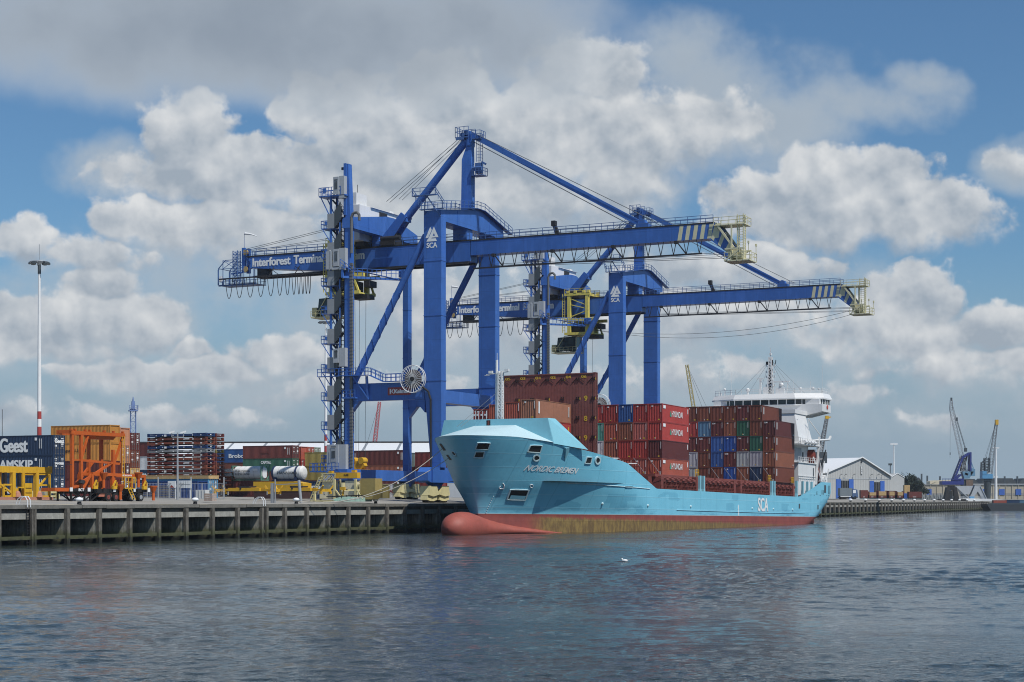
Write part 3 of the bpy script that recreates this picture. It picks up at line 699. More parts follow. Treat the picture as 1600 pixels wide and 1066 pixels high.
    m = B(); m.bar((-18.6,-FR-1.3,40.6),(-18.6,-FR-1.3,39.2),.35); m.bar((-18.6,-FR-1.3,39.3),(-12.0,-FR+5.5,39.3),.45,.35)
    m.bar((-18.6,-FR-1.6,40.8),(-12.4,-FR+5,39.3),.5,.1); m.rail([(-18.6,-FR-2.0,40.9),(-17.2,-FR-.6,39.6),(-11.8,-FR+5.0,39.5),(-11.4,-FR+6.0,39.5)],1.1,.8,.04); m.box(-12.2,-11.2,-FR+5.0,-FR+6.4,39.6,40.8)
    m.build('service_gangway', CRANE, c)
    m = B(); m.box(-21.3,-19.2,-FR-1.6,-FR-.2,9.3,13.3); m.box(-19.2,-17.9,-FR-1.5,-FR-.2,8.5,13.3)
    cbn = m.build('lift_cabin', PANEL, c)
    m = B(); m.box(-20.5,-19.6,-FR-1.65,-FR-1.6,10.6,12.6); m.box(-20.9,-20.7,-FR-1.65,-FR-1.6,10.4,12.2); m.build('cabin_door', STEEL, cbn)
    m = B(); m.box(-20.35,-19.75,-FR-1.7,-FR-1.66,11.2,12.3); m.box(-20.5,-19.6,-FR-1.7,-FR-1.66,12.85,13.0); m.build('cabin_window', SLATE, cbn)
    TOWX = .6
    m = B(); m.box(-24.5,-19.0,-FR-2.4,-FR-.2,9.0,9.22); m.rail([(-19.2,-FR-2.4,9.2),(-24.5,-FR-2.4,9.2),(-24.5,-FR-.2,9.2)],1.2,.7,.04)
    m.bar((-20.2,-FR-2.2,9.0),(-20.2,-FR-2.2,7.4),.5); m.box(-20.5,-17,-FR-2.3,-FR-.6,8.0,8.3)
    m.bar((-20.6,-FR-2.0,8.9),(-23.2,-FR-4.8,4.9),.15,.3); m.bar((-20.6,-FR-1.2,8.9),(-23.2,-FR-4.0,4.9),.15,.3)
    for k in range(9): m.bar((-20.7-k*.29,-FR-2.05-k*.31,8.7-k*.43),(-20.7-k*.29,-FR-1.2-k*.31,8.7-k*.43),.1)
    m.rail([(-20.6,-FR-2.0,8.9),(-23.2,-FR-4.8,4.9)],1.0,.9,.04)
    m.build('boarding_platform', CRANE, c)
    TOWX = 0.0
    # portal walkway
    m = B(); pts = [(-23.2,-FR-1.3,23.95),(-16.2,-FR-1.3,23.95),(-14.0,-FR-1.3,23.95),(-11.4,-FR-1.3,22.85),(-7.6,-FR-1.3,22.85)]
    for a_, b_ in zip(pts, pts[1:]): m.bar((a_[0],a_[1]+.4,a_[2]), (b_[0],b_[1]+.4,b_[2]), .9, .1)
    m.rail(pts,1.15,.75,.04); m.rail([(p[0],p[1]+.85,p[2]) for p in pts[1:]],1.15,.9,.04)
    m.bar((-23.0,-FR-1.2,23.85),(-21.7,-FR-.9,21.5),.13); m.bar((-14.4,-FR-1.0,23.8),(-14.4,-FR-.6,20.1),.28); m.bar((-16.9,-FR-1.0,23.8),(-14.2,-FR-.7,20.2),.16)
    m.box(-18.6,-16.3,-FR-1.4,-FR-.6,20.4,20.6); m.rail([(-18.6,-FR-1.4,20.6),(-16.3,-FR-1.4,20.6)],1.1,.7,.04)
    m.build('portal_walkway', CRANE, c)
    # cable reel
    m = B(); cx, cy, cz = -6.2, -FR-1.25, 23.1
    for i in range(26):
        t = 2*math.pi*i/26; d0 = Vector((math.cos(t),0,math.sin(t)))
        m.bar(Vector((cx,cy-.05,cz))+d0*.35, Vector((cx,cy-.05,cz))+d0*2.05, .10, .04)
    for yy in (cy-.05, cy+.42):
        m.path([(cx+2.08*math.cos(2*math.pi*i/40), yy, cz+2.08*math.sin(2*math.pi*i/40)) for i in range(41)], .06, 5)
    reel = m.build('cable_reel', WHITE, c)
    m = B(); m.tube((cx,cy+.05,cz),(cx,cy+.35,cz),1.45,28); m.build('reel_drum', mat('reel_pink', (.20,.165,.155), .7, var=.15), reel)
    m = B(); m.tube((cx,cy-.25,cz),(cx,cy+.9,cz),.32,14); m.path([(cx+1.6,cy+.2,cz-1.2),(cx+2.6,cy+.3,cz-2.0),(cx+3.0,cy+.3,cz-3.2),(cx+3.0,cy+.35,cz-14.5)],.16,8); m.build('reel_cable', CABLE, reel)
    m = B(); m.box(-10.9,-6.9,-FR-.6,-FR-.57,20.75,21.95); sg = m.build('sign_board', SIGNRED, c)
    lettering('Kalmar', .62, (-9.75,-FR-.62,21.02-CZ), (1,0,0), (0,0,1), sg, width=2.7, bold=.04)
    m = B(); m.add([(-10.55,-FR-.615,21.0),(-10.3,-FR-.615,21.0),(-10.3,-FR-.615,21.72),(-10.55,-FR-.615,21.72)],[(0,1,2,3)]); m.add([(-10.28,-FR-.616,21.36),(-9.95,-FR-.616,21.72),(-9.8,-FR-.616,21.72),(-10.1,-FR-.616,21.36),(-9.8,-FR-.616,21.0),(-9.95,-FR-.616,21.0)],[(0,1,2,3),(0,3,4,5)])
    m.build('sign_emblem', LETTER, sg)
    # --- landside end: sheave frame, cage, festoon
    m = B(); m.box(-44.1,-43.5,-.9,-.45,42.6,46.7); m.box(-44.1,-43.5,.45,.9,42.6,46.7); m.bar((-43.4,-.7,45.2),(-42.2,-.7,44.9),.3); m.bar((-43.4,-.7,43.0),(-42.2,-.7,43.3),.3); m.bar((-43.5,-.7,45.0),(-42.1,-.7,43.3),.2)
    m.bar((-43.5,-.7,43.2),(-42.1,-.7,44.9),.2); m.bar((-44,-.8,42.6),(-46.2,-.8,42.5),.22)
    sf = m.build('sheave_frame', CRANE, c)
    m = B()
    for z in (45.9, 43.1): m.tube((-43.35,-1.0,z),(-43.35,-.7,z),.48,16)
    m.build('sheave', mat('sheave_tan', (.42,.30,.12), .6, var=.2), sf)
    m = B(); m.lattice((-44.9,-1.2,41.0),(-44.9,-1.2,46.2),.9,.9,9,.05,.03)
    x0, x1, y0, y1, z0 = -48.3,-43.2,-1.6,1.6,40.6
    m.box(x0,-40.9,y0,y1,z0-.08,z0); m.box(x0,-40.9,y0,y0+.12,z0-.2,z0+.05)
    for yy in (y0, y1):
        m.bar((x0,yy,z0),(x0,yy,43.4),.11); m.bar((x0,yy,43.4),(-46.9,yy,44.7),.11); m.bar((-46.9,yy,44.7),(-44.6,yy,44.7),.1); m.bar((-47.4,yy,z0),(-47.4,yy,44.7),.09); m.bar((x0,yy,43.3),(-44.8,yy,43.3),.08)
        m.bar((-47.4,yy,44.7),(-45,yy,43.3),.07); m.bar((-45,yy,44.7),(-47.4,yy,43.3),.07); m.bar((-45.8,yy,z0),(-45.8,yy,43.3),.09); m.bar((-48.4,yy,z0),(-48.4,yy,43.2),.09)
        m.rail([(x0,yy,z0),(-41,yy,z0)],1.1,1.0,.035)
        for x in (-43.2,-42.0,-41.2): m.bar((x,yy,z0),(x,yy,43.6),.09)
    m.rail([(x0,y0,z0),(x0,y1,z0)],1.1,1.0); m.bar((-47.4,y0,44.7),(-47.4,y1,44.7),.09); m.bar((x0,y0,43.4),(x0,y1,43.4),.09)
    m.rail([(-43.2,-1.8,45.2),(-43.2,1.8,45.2)],1.1,1.0)
    m.build('end_cage', RAIL, c)
    m = B(); m.box(-48.1,-47.7,-1.7,-1.3,41.2,42.1); m.build('floodlight', WHITE, c)
    m = B(); m.box(-41.0,-39.2,-.9,.9,41.5,43.2); m.build('counterweight', CRANE_D, c)
    m = B(); m.box(-48.0,-20.8,-1.95,-1.8,41.45,41.65)
    for x in (-38,-33,-28,-23.5): m.bar((x,-1.87,41.6),(x+.5,-1.2,43.0 if x < -30 else 41.9),.12); m.bar((x+2,-1.87,41.6),(x-.4,-1.2,43.0 if x < -30 else 41.9),.08)
    m.build('festoon_rail', CRANE_D, c)
    x = -47.0; widths = [2.05,2.1,2.15,2.0,1.9,1.6,1.35,1.1,.8,.7,.6,.6]
    if trolley > -20: widths = [2.3]*9
    for w_ in widths:
        g = .16*w_; m = B()
        m.path([(x+g + (w_-2*g)*t, -1.87, 41.45-3.2*(1-(2*t-1)**2)**.8) for t in [i/14 for i in range(15)]], .055, 5)
        m.build('festoon_cable', CABLE, c); x += w_+.02
    # wind sock on its pole
    m = B(); m.bar((-43.8,-.6,46.7),(-43.8,-.6,49.3),.05); pole = m.build('windsock_pole', RAIL, c)
    m = B(); m.tube((-43.7,-.6,49.1),(-42.6,-.4,48.95),.22,8,.16); m.tube((-42.6,-.4,48.95),(-41.6,-.2,48.6),.13,8,.07); m.build('windsock', WHITE, pole)
    # --- trolley with the driver's cab
    t = trolley
    m = B()
    for x in (t-2.0, t+1.9):
        m.box(x-.35,x+.35,-2.6,-1.9,38.2,45.6); m.box(x-.35,x+.35,1.9,2.6,38.2,45.6); m.box(x-.3,x+.3,-2.5,2.5,45.5,46.0)
    for yy in (-2.4,2.4):
        m.box(t-3.0,t+2.6,yy-.25,yy+.25,45.55,46.05); m.box(t-3.0,t+4.2,yy-.25,yy+.25,40.4,41.0); m.box(t-3.0,t+3.4,yy-.2,yy+.2,37.7,38.2)
        m.bar((t-1.8,yy,45.0),(t+1.7,yy,43.6),.16); m.bar((t-1.8,yy,43.8),(t+1.7,yy,42.9),.16); m.bar((t-1.8,yy,41.3),(t+1.7,yy,42.4),.16); m.bar((t+2.2,yy,40.6),(t+3.1,yy,38.2),.3)
        m.ladder((t-3.2,yy,38.2),(t-3.2,yy,46.0),.5,(1,0,0),.5,.05); m.rail([(t-3,yy,46.05),(t+2.6,yy,46.05)],.9,1.2)
        for x in (t-2.2,t-.6,t+1.2,t+2.2): m.box(x-.3,x+.3,yy-.3,yy+.3,46.05,46.5)
    m.box(t-3.0,t+3.4,-2.4,2.4,37.75,37.95)
    tr = m.build('trolley', TROLLEY, c)
    m = B(); m.box(t-2.0,t+1.6,-1.7,1.7,38.3,40.0); m.tube((t-.4,-2.0,39.2),(t-.4,2.0,39.2),.75,14); m.box(t+3.4,t+4.4,-1.2,1.2,38.9,39.9); m.box(t+1.2,t+4.0,-1.2,1.2,37.0,37.7); m.build('trolley_gear', CRANE_D, tr)
    m = B(); m.prism([(t-5.0,37.4),(t-5.3,34.8),(t-2.5,34.6),(t-1.1,35.2),(t-1.1,37.5)], 'y', -1.3, 1.3); cabn = m.build('driver_cab', GLASS, tr)
    m = B(); m.box(t-6.3,t-.7,-1.7,1.7,34.25,34.42); m.rail([(t-6.3,-1.7,34.4),(t-.7,-1.7,34.4)],1.0,.9,.04); m.rail([(t-6.3,1.7,34.4),(t-.7,1.7,34.4)],1.0,.9,.04)
    for yy in (-1.35,1.35): m.bar((t-5.6,yy,34.5),(t-3.6,yy,37.5),.14); m.bar((t-3.6,yy,37.6),(t-.9,yy,37.6),.14); m.bar((t-.95,yy,34.5),(t-.95,yy,37.6),.12)
    m.box(t-6.4,t-5.5,-1.2,1.2,34.6,36.0); m.build('cab_frame', CREAM, cabn)
    if headblock:
        m = B(); z = 10.6
        for dx, yy in ((-1.2,-1.0),(-1.2,1.0),(.9,-1.0),(.9,1.0)): m.tube((t+1.6+dx,yy,38.2),(t+1.6+dx*.8,yy,z),.035,5)
        m.build('hoist_rope', WIRE, tr)
        m = B(); m.box(t+.2,t+3.0,-1.5,1.5,9.35,9.6); m.prism([(t+.5,9.6),(t+.9,11.0),(t+2.7,11.0),(t+3.1,10.2),(t+2.4,9.6)],'y',-.5,.5)
        for x in (t+.9,t+2.5): m.tube((x,-.7,11.0),(x,.7,11.0),.55,14)
        m.box(t+1.2,t+1.9,-.4,.4,8.6,9.35); m.build('headblock', YELLOW, tr)
    else:
        m = B()
        for dx, yy in ((-1.2,-1.0),(.9,-1.0),(-1.2,1.0)): m.tube((t+1.6+dx,yy,38.2),(t+1.6+dx,yy,16),.03,5)
        m.build('hoist_rope', WIRE, tr)
        m = B(); pts = lambda z1, sag: [(42.5+( t+3-42.5)*k/16, -1.4, z1+(38.6-z1)*k/16 - sag*4*(k/16)*(1-k/16)) for k in range(17)]
        m.path(pts(40.3,2.4),.035,4); m.path(pts(39.6,3.0),.035,4); m.build('slack_rope', WIRE, c)
    return c
CRANE1 = make_crane(21.4, 'nearer blue container crane, its mast and boom tip standing highest over the bow', -23.7, True)
CRANE2 = make_crane(99.7, 'farther blue container crane with a yellow trolley below its girder, behind the ship', -14.2, False, -2.5)
# ---------------------------------------------------------------- the container ship
SA0, SB0, SZ0, TRIM, BEAM, SLEN = -11.0, 14.7, 2.82, -.0115, 11.7, 142.0
ship = thing('container_ship', 'pale blue container ship with a red underbody moored along the quay', 'ship', dock(SB0, SA0, SZ0), DR)
ship.rotation_euler = (TRIM, 0, DR)
SMAT = Matrix.Translation(dock(SB0, SA0, SZ0)) @ Matrix.Rotation(DR, 4, 'Z') @ Matrix.Rotation(TRIM, 4, 'X')
def lerp_tab(tab, x):
    if x <= tab[0][0]: return tab[0][1]
    for (a, va), (b, vb) in zip(tab, tab[1:]):
        if x <= b: return va + (vb-va)*(x-a)/(b-a)
    return tab[-1][1]
TOPZ = [(-5,10.5),(2,10.4),(9,9.75),(11.2,9.45),(28.4,7.6),(40.3,4.05),(115,3.8),(116,3.85),(119,4.4),(132.4,7.0),(143,7.1)]
def ztop(y): return lerp_tab(TOPZ, y)
def stem(z):
    return lerp_tab([(-6,3.4),(0,3.1),(2,2.2),(6,-.2),(10.5,-3.2)], z)
def zbot(y): return lerp_tab([(0,-5),(114,-5),(128,-1.5),(136,.9),(142,3.0)], y)
def half(y, z):
    L = lerp_tab([(0,38),(4.2,31),(10,27)], z); q = lerp_tab([(0,.76),(4.2,.66),(10,.59)], z); pw = lerp_tab([(0,1.8),(4.2,1.9),(10,1.95)], z)
    e = max(0.0, min(1.0, (y-stem(z))/L)); h = BEAM*(1-(1-e)**pw)**q
    if y > 118: h *= 1-.09*((y-118)/24)**2
    return h
def hull_point(y, z, off=0.0):
    """on the near (port) side, pushed out by off along the surface normal"""
    p = Vector((half(y, z), y, z))
    if off:
        du = Vector((half(y+.05, z)-half(y-.05, z), .1, 0)); dv = Vector((half(y, z+.05)-half(y, z-.05), 0, .1))
        p += du.cross(dv).normalized()*off
    return p
def seen_at(px, py, sg=1):
    """where on the near side a bearing from the quay opposite meets the hull"""
    y0, y1, z0, z1 = 0.0, 11.9, -3.0, 11.0       # along the hull as the square root of the distance abaft the stem
    for it in range(6):
        best = None
        for i in range(33):
            for j in range(17):
                t = max(0.0, y0+(y1-y0)*i/32); z = z0+(z1-z0)*j/16; y = stem(z)+t*t
                w_ = hull_point(y, z); w_.x *= sg; w_ = SMAT @ w_
                e = (800+FPX*w_.x/w_.y-px)**2 + (PY0-FPX*(w_.z-HCAM)/w_.y-py)**2
                if best is None or e < best[0]: best = (e, t, z, y)
        dy, dz = (y1-y0)/9, (z1-z0)/8
        y0, y1, z0, z1 = best[1]-dy, best[1]+dy, best[2]-dz, best[2]+dz
    return best[3], best[2]
# --- hull shell
def hull_material():
    m = bpy.data.materials.new('hull_paint'); m.use_nodes = True; t = m.node_tree; t.nodes.clear(); n = NT(t)
    co = n.node('ShaderNodeTexCoord').outputs['Object']; x, y, z = n.sep(co)
    # topsides: blue with touched-up patches, scuffs and faint runs
    pv = n.v('MULTIPLY', co, (.0, .16, .55)); vo = n.node('ShaderNodeTexVoronoi', distance='CHEBYCHEV'); n.put(vo.inputs['Vector'], pv); vo.inputs['Scale'].default_value = 1.6
    pat = n.step(n.sep(vo.outputs['Color'])[0], .74, .76)
    blue = n.mix(n.step(n.noise(co, .25, 4, .6), .3, .7), (.165, .50, .66), (.19, .54, .70))
    blue = n.mix(n.m('MULTIPLY', pat, n.m('MULTIPLY', n.step(z, 3.7, 3.5), .34)), blue, (.055, .27, .42))
    band = n.m('MULTIPLY', n.step(n.noise(n.v('MULTIPLY', co, (.3, .12, 1.1)), 1.0, 5, .65), .5, .66), n.step(z, 2.2, .6))
    blue = n.mix(n.m('MULTIPLY', band, .45), blue, (.045, .20, .32))
    runs = n.step(n.noise(n.v('MULTIPLY', co, (1, 1.3, .09)), 1.2, 5, .62), .56, .8)
    blue = n.mix(n.m('MULTIPLY', runs, .22), blue, (.16, .25, .26))
    rust = n.step(n.noise(n.v('MULTIPLY', co, (1, .9, .14)), 1.1, 6, .7), .70, .80)
    blue = n.mix(n.m('MULTIPLY', rust, .35), blue, (.16, .085, .05))
    # underbody: faded red, weed and slime thicker towards the water
    red = n.mix(n.step(n.noise(co, .5, 5, .6), .3, .7), (.27, .065, .05), (.20, .048, .04))
    hz = n.m('ADD', z, n.m('MULTIPLY', y, .0115))              # height above the water, less a constant
    hair = n.noise(n.v('MULTIPLY', co, (1.2, 1.6, .12)), 1.6, 6, .7)
    w1 = n.m('ADD', n.m('MULTIPLY_ADD', hz, -.85, -.14), n.m('MULTIPLY_ADD', hair, 1.3, -.65))
    weed = n.m('MULTIPLY', n.step(w1, -.05, .35), n.step(y, 9.0, 13.0))
    wcol = n.mix(n.step(n.noise(n.v('MULTIPLY', co, (1, 1.5, .5)), 1.4, 6, .65), .35, .65), (.235, .165, .05), (.12, .08, .03))
    red = n.mix(n.m('MULTIPLY', weed, n.step(y, 60, 120, a=.95, b=.5)), red, wcol)
    red = n.mix(n.step(n.m('ADD', hz, n.m('MULTIPLY', hair, .4)), -2.35, -2.6), red, (.05, .042, .018))
    white = n.m('MULTIPLY', n.m('LESS_THAN', n.m('ABSOLUTE', n.m('SUBTRACT', z, .03)), .035), 1.0)
    c = n.mix(n.m('GREATER_THAN', z, 0.0), red, blue); c = n.mix(n.m('MULTIPLY', white, .55), c, (.55, .55, .5))
    sm = n.m('MULTIPLY', n.m('LESS_THAN', n.m('ABSOLUTE', n.m('SUBTRACT', n.m('FRACT', n.m('MULTIPLY', z, .55)), .5)), .028), n.m('GREATER_THAN', z, .1)); c = n.mix(n.m('MULTIPLY', sm, .22), c, (.42, .66, .74))
    fr_ = n.m('MULTIPLY', n.m('LESS_THAN', n.m('ABSOLUTE', n.m('SUBTRACT', n.m('FRACT', n.m('MULTIPLY', y, .125)), .5)), .008), n.m('GREATER_THAN', z, .1)); c = n.mix(n.m('MULTIPLY', fr_, .25), c, (.05, .22, .33))
    b = n.node('ShaderNodeBsdfPrincipled'); n.put(b.inputs['Base Color'], c); n.put(b.inputs['Roughness'], n.m('SUBTRACT', .62, n.m('MULTIPLY', n.m('GREATER_THAN', z, 0.0), .22)))
    # plate seams and a little quilting between the frames
    seam = n.m('LESS_THAN', n.m('ABSOLUTE', n.m('SUBTRACT', n.m('FRACT', n.m('MULTIPLY', z, .55)), .5)), .035)
    frame = n.m('LESS_THAN', n.m('ABSOLUTE', n.m('SUBTRACT', n.m('FRACT', n.m('MULTIPLY', y, .125)), .5)), .012)
    quilt = n.m('SINE', n.m('MULTIPLY', y, 8.9))
    h = n.m('ADD', n.m('MULTIPLY', n.m('MAXIMUM', seam, frame), .5), n.m('MULTIPLY', quilt, .10)); h = n.m('ADD', h, n.m('MULTIPLY', n.noise(co, 1.1, 3, .5), .5))
    bp = n.node('ShaderNodeBump'); bp.inputs['Strength'].default_value = .5; bp.inputs['Distance'].default_value = .05; n.put(bp.inputs['Height'], h); t.links.new(bp.outputs[0], b.inputs['Normal'])
    o = n.node('ShaderNodeOutputMaterial'); t.links.new(b.outputs[0], o.inputs[0]); return m
HULLM = hull_material()
NS = 170
ss = [(i/(NS-1))**2.0 for i in range(NS)]
rows = [('z', z) for z in (-5,-4,-3,-2.4,-1.8,-1.2,-.6,0,.6,1.3,2.0,2.7,3.4,4.0)] + [('t', t) for t in (.12,.3,.48,.66,.83,1.0)]
V = []
for kind, r in rows:
    for s_ in ss:
        if kind == 'z': z = r
        else: z = 4.0+6.4*r
        st = stem(z); y = st+(SLEN-st)*s_
        if kind == 't': z = 4.0+(ztop(y)-4.0)*r if ztop(y) > 4.0 else min(4.0, ztop(y))
        elif z > ztop(y): z = ztop(y)
        zb = zbot(y); h = half(y, z)
        if z < zb: h = half(y, zb)*.96*max(0.0, (z+5.01)/(zb+5.01))**.6; z = zb
        elif y > 112: h *= 1-.10*max(0.0, 1-(z-zb)/2.2)**2
        if s_ == 0.0: h = 0.0
        V.append((h, y, z))
nr = len(rows); F = []
for j in range(nr-1):
    for i in range(NS-1): F.append((j*NS+i, j*NS+i+1, (j+1)*NS+i+1, (j+1)*NS+i))
n0 = len(V); V += [(-x, y, z) for x, y, z in V]
F += [tuple(reversed([k+n0 for k in f])) for f in F]
for j in range(nr-1): F.append((j*NS+NS-1, n0+j*NS+NS-1, n0+(j+1)*NS+NS-1, (j+1)*NS+NS-1))       # transom
me = bpy.data.meshes.new('hull'); me.from_pydata(V, [], F); me.materials.append(HULLM); me.update()
import bmesh
bb = bmesh.new(); bb.from_mesh(me); bmesh.ops.remove_doubles(bb, verts=bb.verts[:], dist=.012); bmesh.ops.recalc_face_normals(bb, faces=bb.faces[:]); bb.to_mesh(me); bb.free(); me.update()
hull = link('hull', me, ship); smooth_by_angle(hull, 30)
# bulbous bow
m = MB(); NU = 28; prof_ = [(-5.65,.0),(-5.6,.35),(-5.45,.75),(-5.1,1.2),(-4.6,1.62),(-3.9,1.98),(-3.0,2.2),(-2.0,2.28),(-.5,2.25),(1.5,2.12),(3.5,1.95),(6,1.78),(9,1.62),(13,1.4),(18,1.0)]
vs = []
for y, r in prof_:
    for i in range(NU): t = 2*math.pi*i/NU; vs.append(((r+max(0,half(max(y,3.2),-1.5)-.9)*(1 if y > 3.2 else 0))*math.cos(t), y, -1.95-.05*max(0,y)+r*(.96-.035*max(0,y))*math.sin(t)))
m.add(vs, [(j*NU+i, j*NU+(i+1) % NU, (j+1)*NU+(i+1) % NU, (j+1)*NU+i) for j in range(len(prof_)-1) for i in range(NU)]); bulb = m.build('bulbous_bow', mat('bulb_red', (.30,.075,.055), .6, var=.15, scale=.5, dirt=.25, dirtcol=(.13,.07,.03)), ship, True)
# decks
m = MB(); ys = [40+i*2 for i in range(40)]
for y in ys[:-1]: m.add([(-half(y,3.7)+.1,y,3.55),(half(y,3.7)-.1,y,3.55),(half(y+2,3.7)-.1,y+2,3.55),(-half(y+2,3.7)+.1,y+2,3.55)], [(0,1,2,3)])
m.add([(-10.5,118,3.9),(10.5,118,3.9),(9.6,141.8,6.3),(-9.6,141.8,6.3)], [(0,1,2,3)])
for y in range(9, 40, 1): m.add([(-half(y,7)+.15,y,4.6),(half(y,7)-.15,y,4.6),(half(y+1,7)-.15,y+1,4.6),(-half(y+1,7)+.15,y+1,4.6)], [(0,1,2,3)])
m.build('main_deck', REDOX, ship)
# whaleback forecastle and breakwater
YB = 8.2
sheer = []
for i in range(15):
    y = stem(10.4)+(YB-stem(10.4))*(i/14)**1.7; sheer.append((half(y, 10.4), y, ztop(y)+.02))
P1, P2 = (-3.3, YB, 12.35), (3.2, YB, 12.35)
m = MB(); vs = [P1, P2, sheer[0]]; fs = [(0,2,1)]
for sg, ap in ((1, 1), (-1, 0)):
    prev = 2
    for p in sheer[1:]:
        vs.append((sg*p[0], p[1], p[2])); k = len(vs)-1
        fs.append((ap, prev, k) if sg > 0 else (ap, k, prev)); prev = k
m.add(vs, fs)
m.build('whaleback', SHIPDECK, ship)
hb = half(YB, 10)
m = MB(); m.prism([(-hb+.05,9.6),(hb-.05,9.6),(8.1,13.25),(-8.1,13.25)], 'y', YB, YB+.25)
for sg in (-1, 1):
    a_ = [(sg*8.1,YB+.1,13.25),(sg*8.3,YB+2.0,13.25),(sg*11.3,YB+6.6,ztop(YB+6.6)),(sg*(hb+.0),YB+.1,9.7)]
    b_ = [(x-sg*.12,y,z) for x, y, z in a_]; m.hexa(a_+b_)
bw = m.build('breakwater', SHIPBLUE, ship)
m = MB(); m.box(-1.35,-.75,YB-.03,YB-.005,12.4,13.1); m.build('doorway', BLACK, bw)  # black plate stands in for the shaded inside of the doorway
m = MB(); m.box(-1.15,-.92,YB-.06,YB-.03,12.4,13.05); m.build('fire_locker', REDOX, bw)
# openings along the bow, their shaded insides painted as flat black patches
def ring_patch(pts, name, m_, off, parent=None):
    vs = [tuple(hull_point(y, z, off)) for y, z in pts]; mm = MB(); mm.add(vs, [tuple(range(len(vs)))]); return mm.build(name, m_, parent or ship)
def port(quad, rim=.14):
    out = []
    for (u0, v0), (u1, v1) in zip(quad, quad[1:]+quad[:1]):
        for k in range(3 if len(quad) < 8 else 1): n_ = 3 if len(quad) < 8 else 1; out.append(seen_at(u0+(u1-u0)*k/n_, v0+(v1-v0)*k/n_))
    o_ = ring_patch(out, 'mooring_port', BLACK, .045)
    P3 = [hull_point(y, z, .03) for y, z in out]; cen = sum(P3, Vector())/len(P3); nrm = Vector()
    for i in range(len(P3)): nrm += (P3[i]-cen).cross(P3[(i+1) % len(P3)]-cen)
    nrm.normalize(); nrm = nrm if nrm.x > 0 else -nrm
    ring = MB(); nn = len(out); vs = []
    for p in P3:
        d = (p-cen).normalized()*rim; vs += [tuple(p+nrm*.02), tuple(p+nrm*.10), tuple(p+d+nrm*.10), tuple(p+d-nrm*.06)]
    ring.add(vs, [(4*i+k, 4*((i+1) % nn)+k, 4*((i+1) % nn)+k+1, 4*i+k+1) for i in range(nn) for k in range(3)])
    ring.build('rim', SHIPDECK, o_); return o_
def oval(cx, cy, rx, ry): return [(cx+rx*math.cos(2*math.pi*i/12), cy+ry*math.sin(2*math.pi*i/12)) for i in range(12)]
port([(743.5,701.5),(747,692.3),(765,692.8),(762,701.8)]); port([(741,714.3),(744,706.3),(756,706.3),(754,714.6)])
port([(824.5,705.5),(829,696.3),(846,696.6),(843,707)]); port(oval(838,715.5,4.0,3.6), .2)
port([(914,723.5),(917,714.8),(924,715.3),(922,723.8)]); port(oval(933.5,719.5,3.0,4.2), .25); port([(976.5,761.4),(976.5,759.6),(987.5,760.0),(987.5,762)], .05)
ap = port([(793,779.6),(798,765.6),(825,766.3),(819.5,781)], .2)
mm = MB(); q_ = [(795.4,779.0),(797.8,773.4),(821.5,774.5),(818.6,780.2)]; gv = []
for i in range(7):
    for j in range(4):
        u, v = i/6, j/3; px = (q_[0][0]*(1-u)+q_[3][0]*u)*(1-v)+(q_[1][0]*(1-u)+q_[2][0]*u)*v; py = (q_[0][1]*(1-u)+q_[3][1]*u)*(1-v)+(q_[1][1]*(1-u)+q_[2][1]*u)*v
        gv.append(tuple(hull_point(*seen_at(px, py), .12)))
mm.add(gv, [(i*4+j, (i+1)*4+j, (i+1)*4+j+1, i*4+j+1) for i in range(6) for j in range(3)]); mm.build('pocket_lit_half', SHIPBLUE, ap)  # blue patch paints the pocket's lit lower half over black painted shade
# far side ports near the stem, and the round fairlead at the stem
ys_, zs_ = seen_at(709.5, 708.6, -1)
pc_ = hull_point(ys_, zs_); pc_.x *= -1; nn_ = hull_point(ys_, zs_, 1.0)-hull_point(ys_, zs_); nn_.x *= -1
mm = MB(); mm.tube(tuple(pc_-nn_*.2), tuple(pc_+nn_*.03), .33, 14); fo = mm.build('mooring_port', BLACK, ship)
mm = MB(); e1_ = nn_.cross(Vector((0,0,1))).normalized(); e2_ = nn_.cross(e1_)
mm.path([tuple(pc_+nn_*.04+e1_*(.38*math.cos(2*math.pi*i/16))+e2_*(.38*math.sin(2*math.pi*i/16))) for i in range(17)], .09, 6); mm.build('rim', SHIPDECK, fo)
for y, z, w_, h_ in ((-.1,8.6,.9,.95),(.3,7.3,.6,.7)):
    vs = [Vector((-half(yy,zz), yy, zz)) for yy, zz in ((y,z),(y+w_,z),(y+w_,z+h_),(y,z+h_))]
    mm = MB(); mm.add([tuple(v+Vector((-.03,-.05,0))) for v in vs], [(0,1,2,3)]); mm.build('mooring_port', BLACK, ship)
def hull_text(body, pl, pr, ptop, bold, shear, name='ship_name'):
    (ya, za), (yb, zb), (yc, zc) = seen_at(*pl), seen_at(*pr), seen_at(*ptop)
    vs, fs, w_ = text_verts(body, 1.0, bold); out = []
    for x, v in vs:
        x2 = x/w_; s_ = shear*v
        y = ya+(yb-ya)*x2+s_; z = za+(zb-za)*x2+(zc-za)*v; out.append((y, z))
    hh = abs(zc-za); n1 = len(out); out = [tuple(hull_point(y+d*hh, z, .05+.004*e)) for e, d in enumerate((-.022, 0, .022)) for y, z in out]; fs = [tuple(i+e*n1 for i in f) for e in range(3) for f in fs]
    mm = bpy.data.meshes.new(name); mm.from_pydata(out, [], fs); mm.materials.append(LETTER); mm.update(); return link(name, mm, hull)
hull_text('NORDIC BREMEN', (817.5,735.2), (899,740.2), (818.5,726.2), .006, .35)
hull_text('SCA', (1184,799), (1200,799.6), (1184,777.6), .02, 0, 'company_letters')
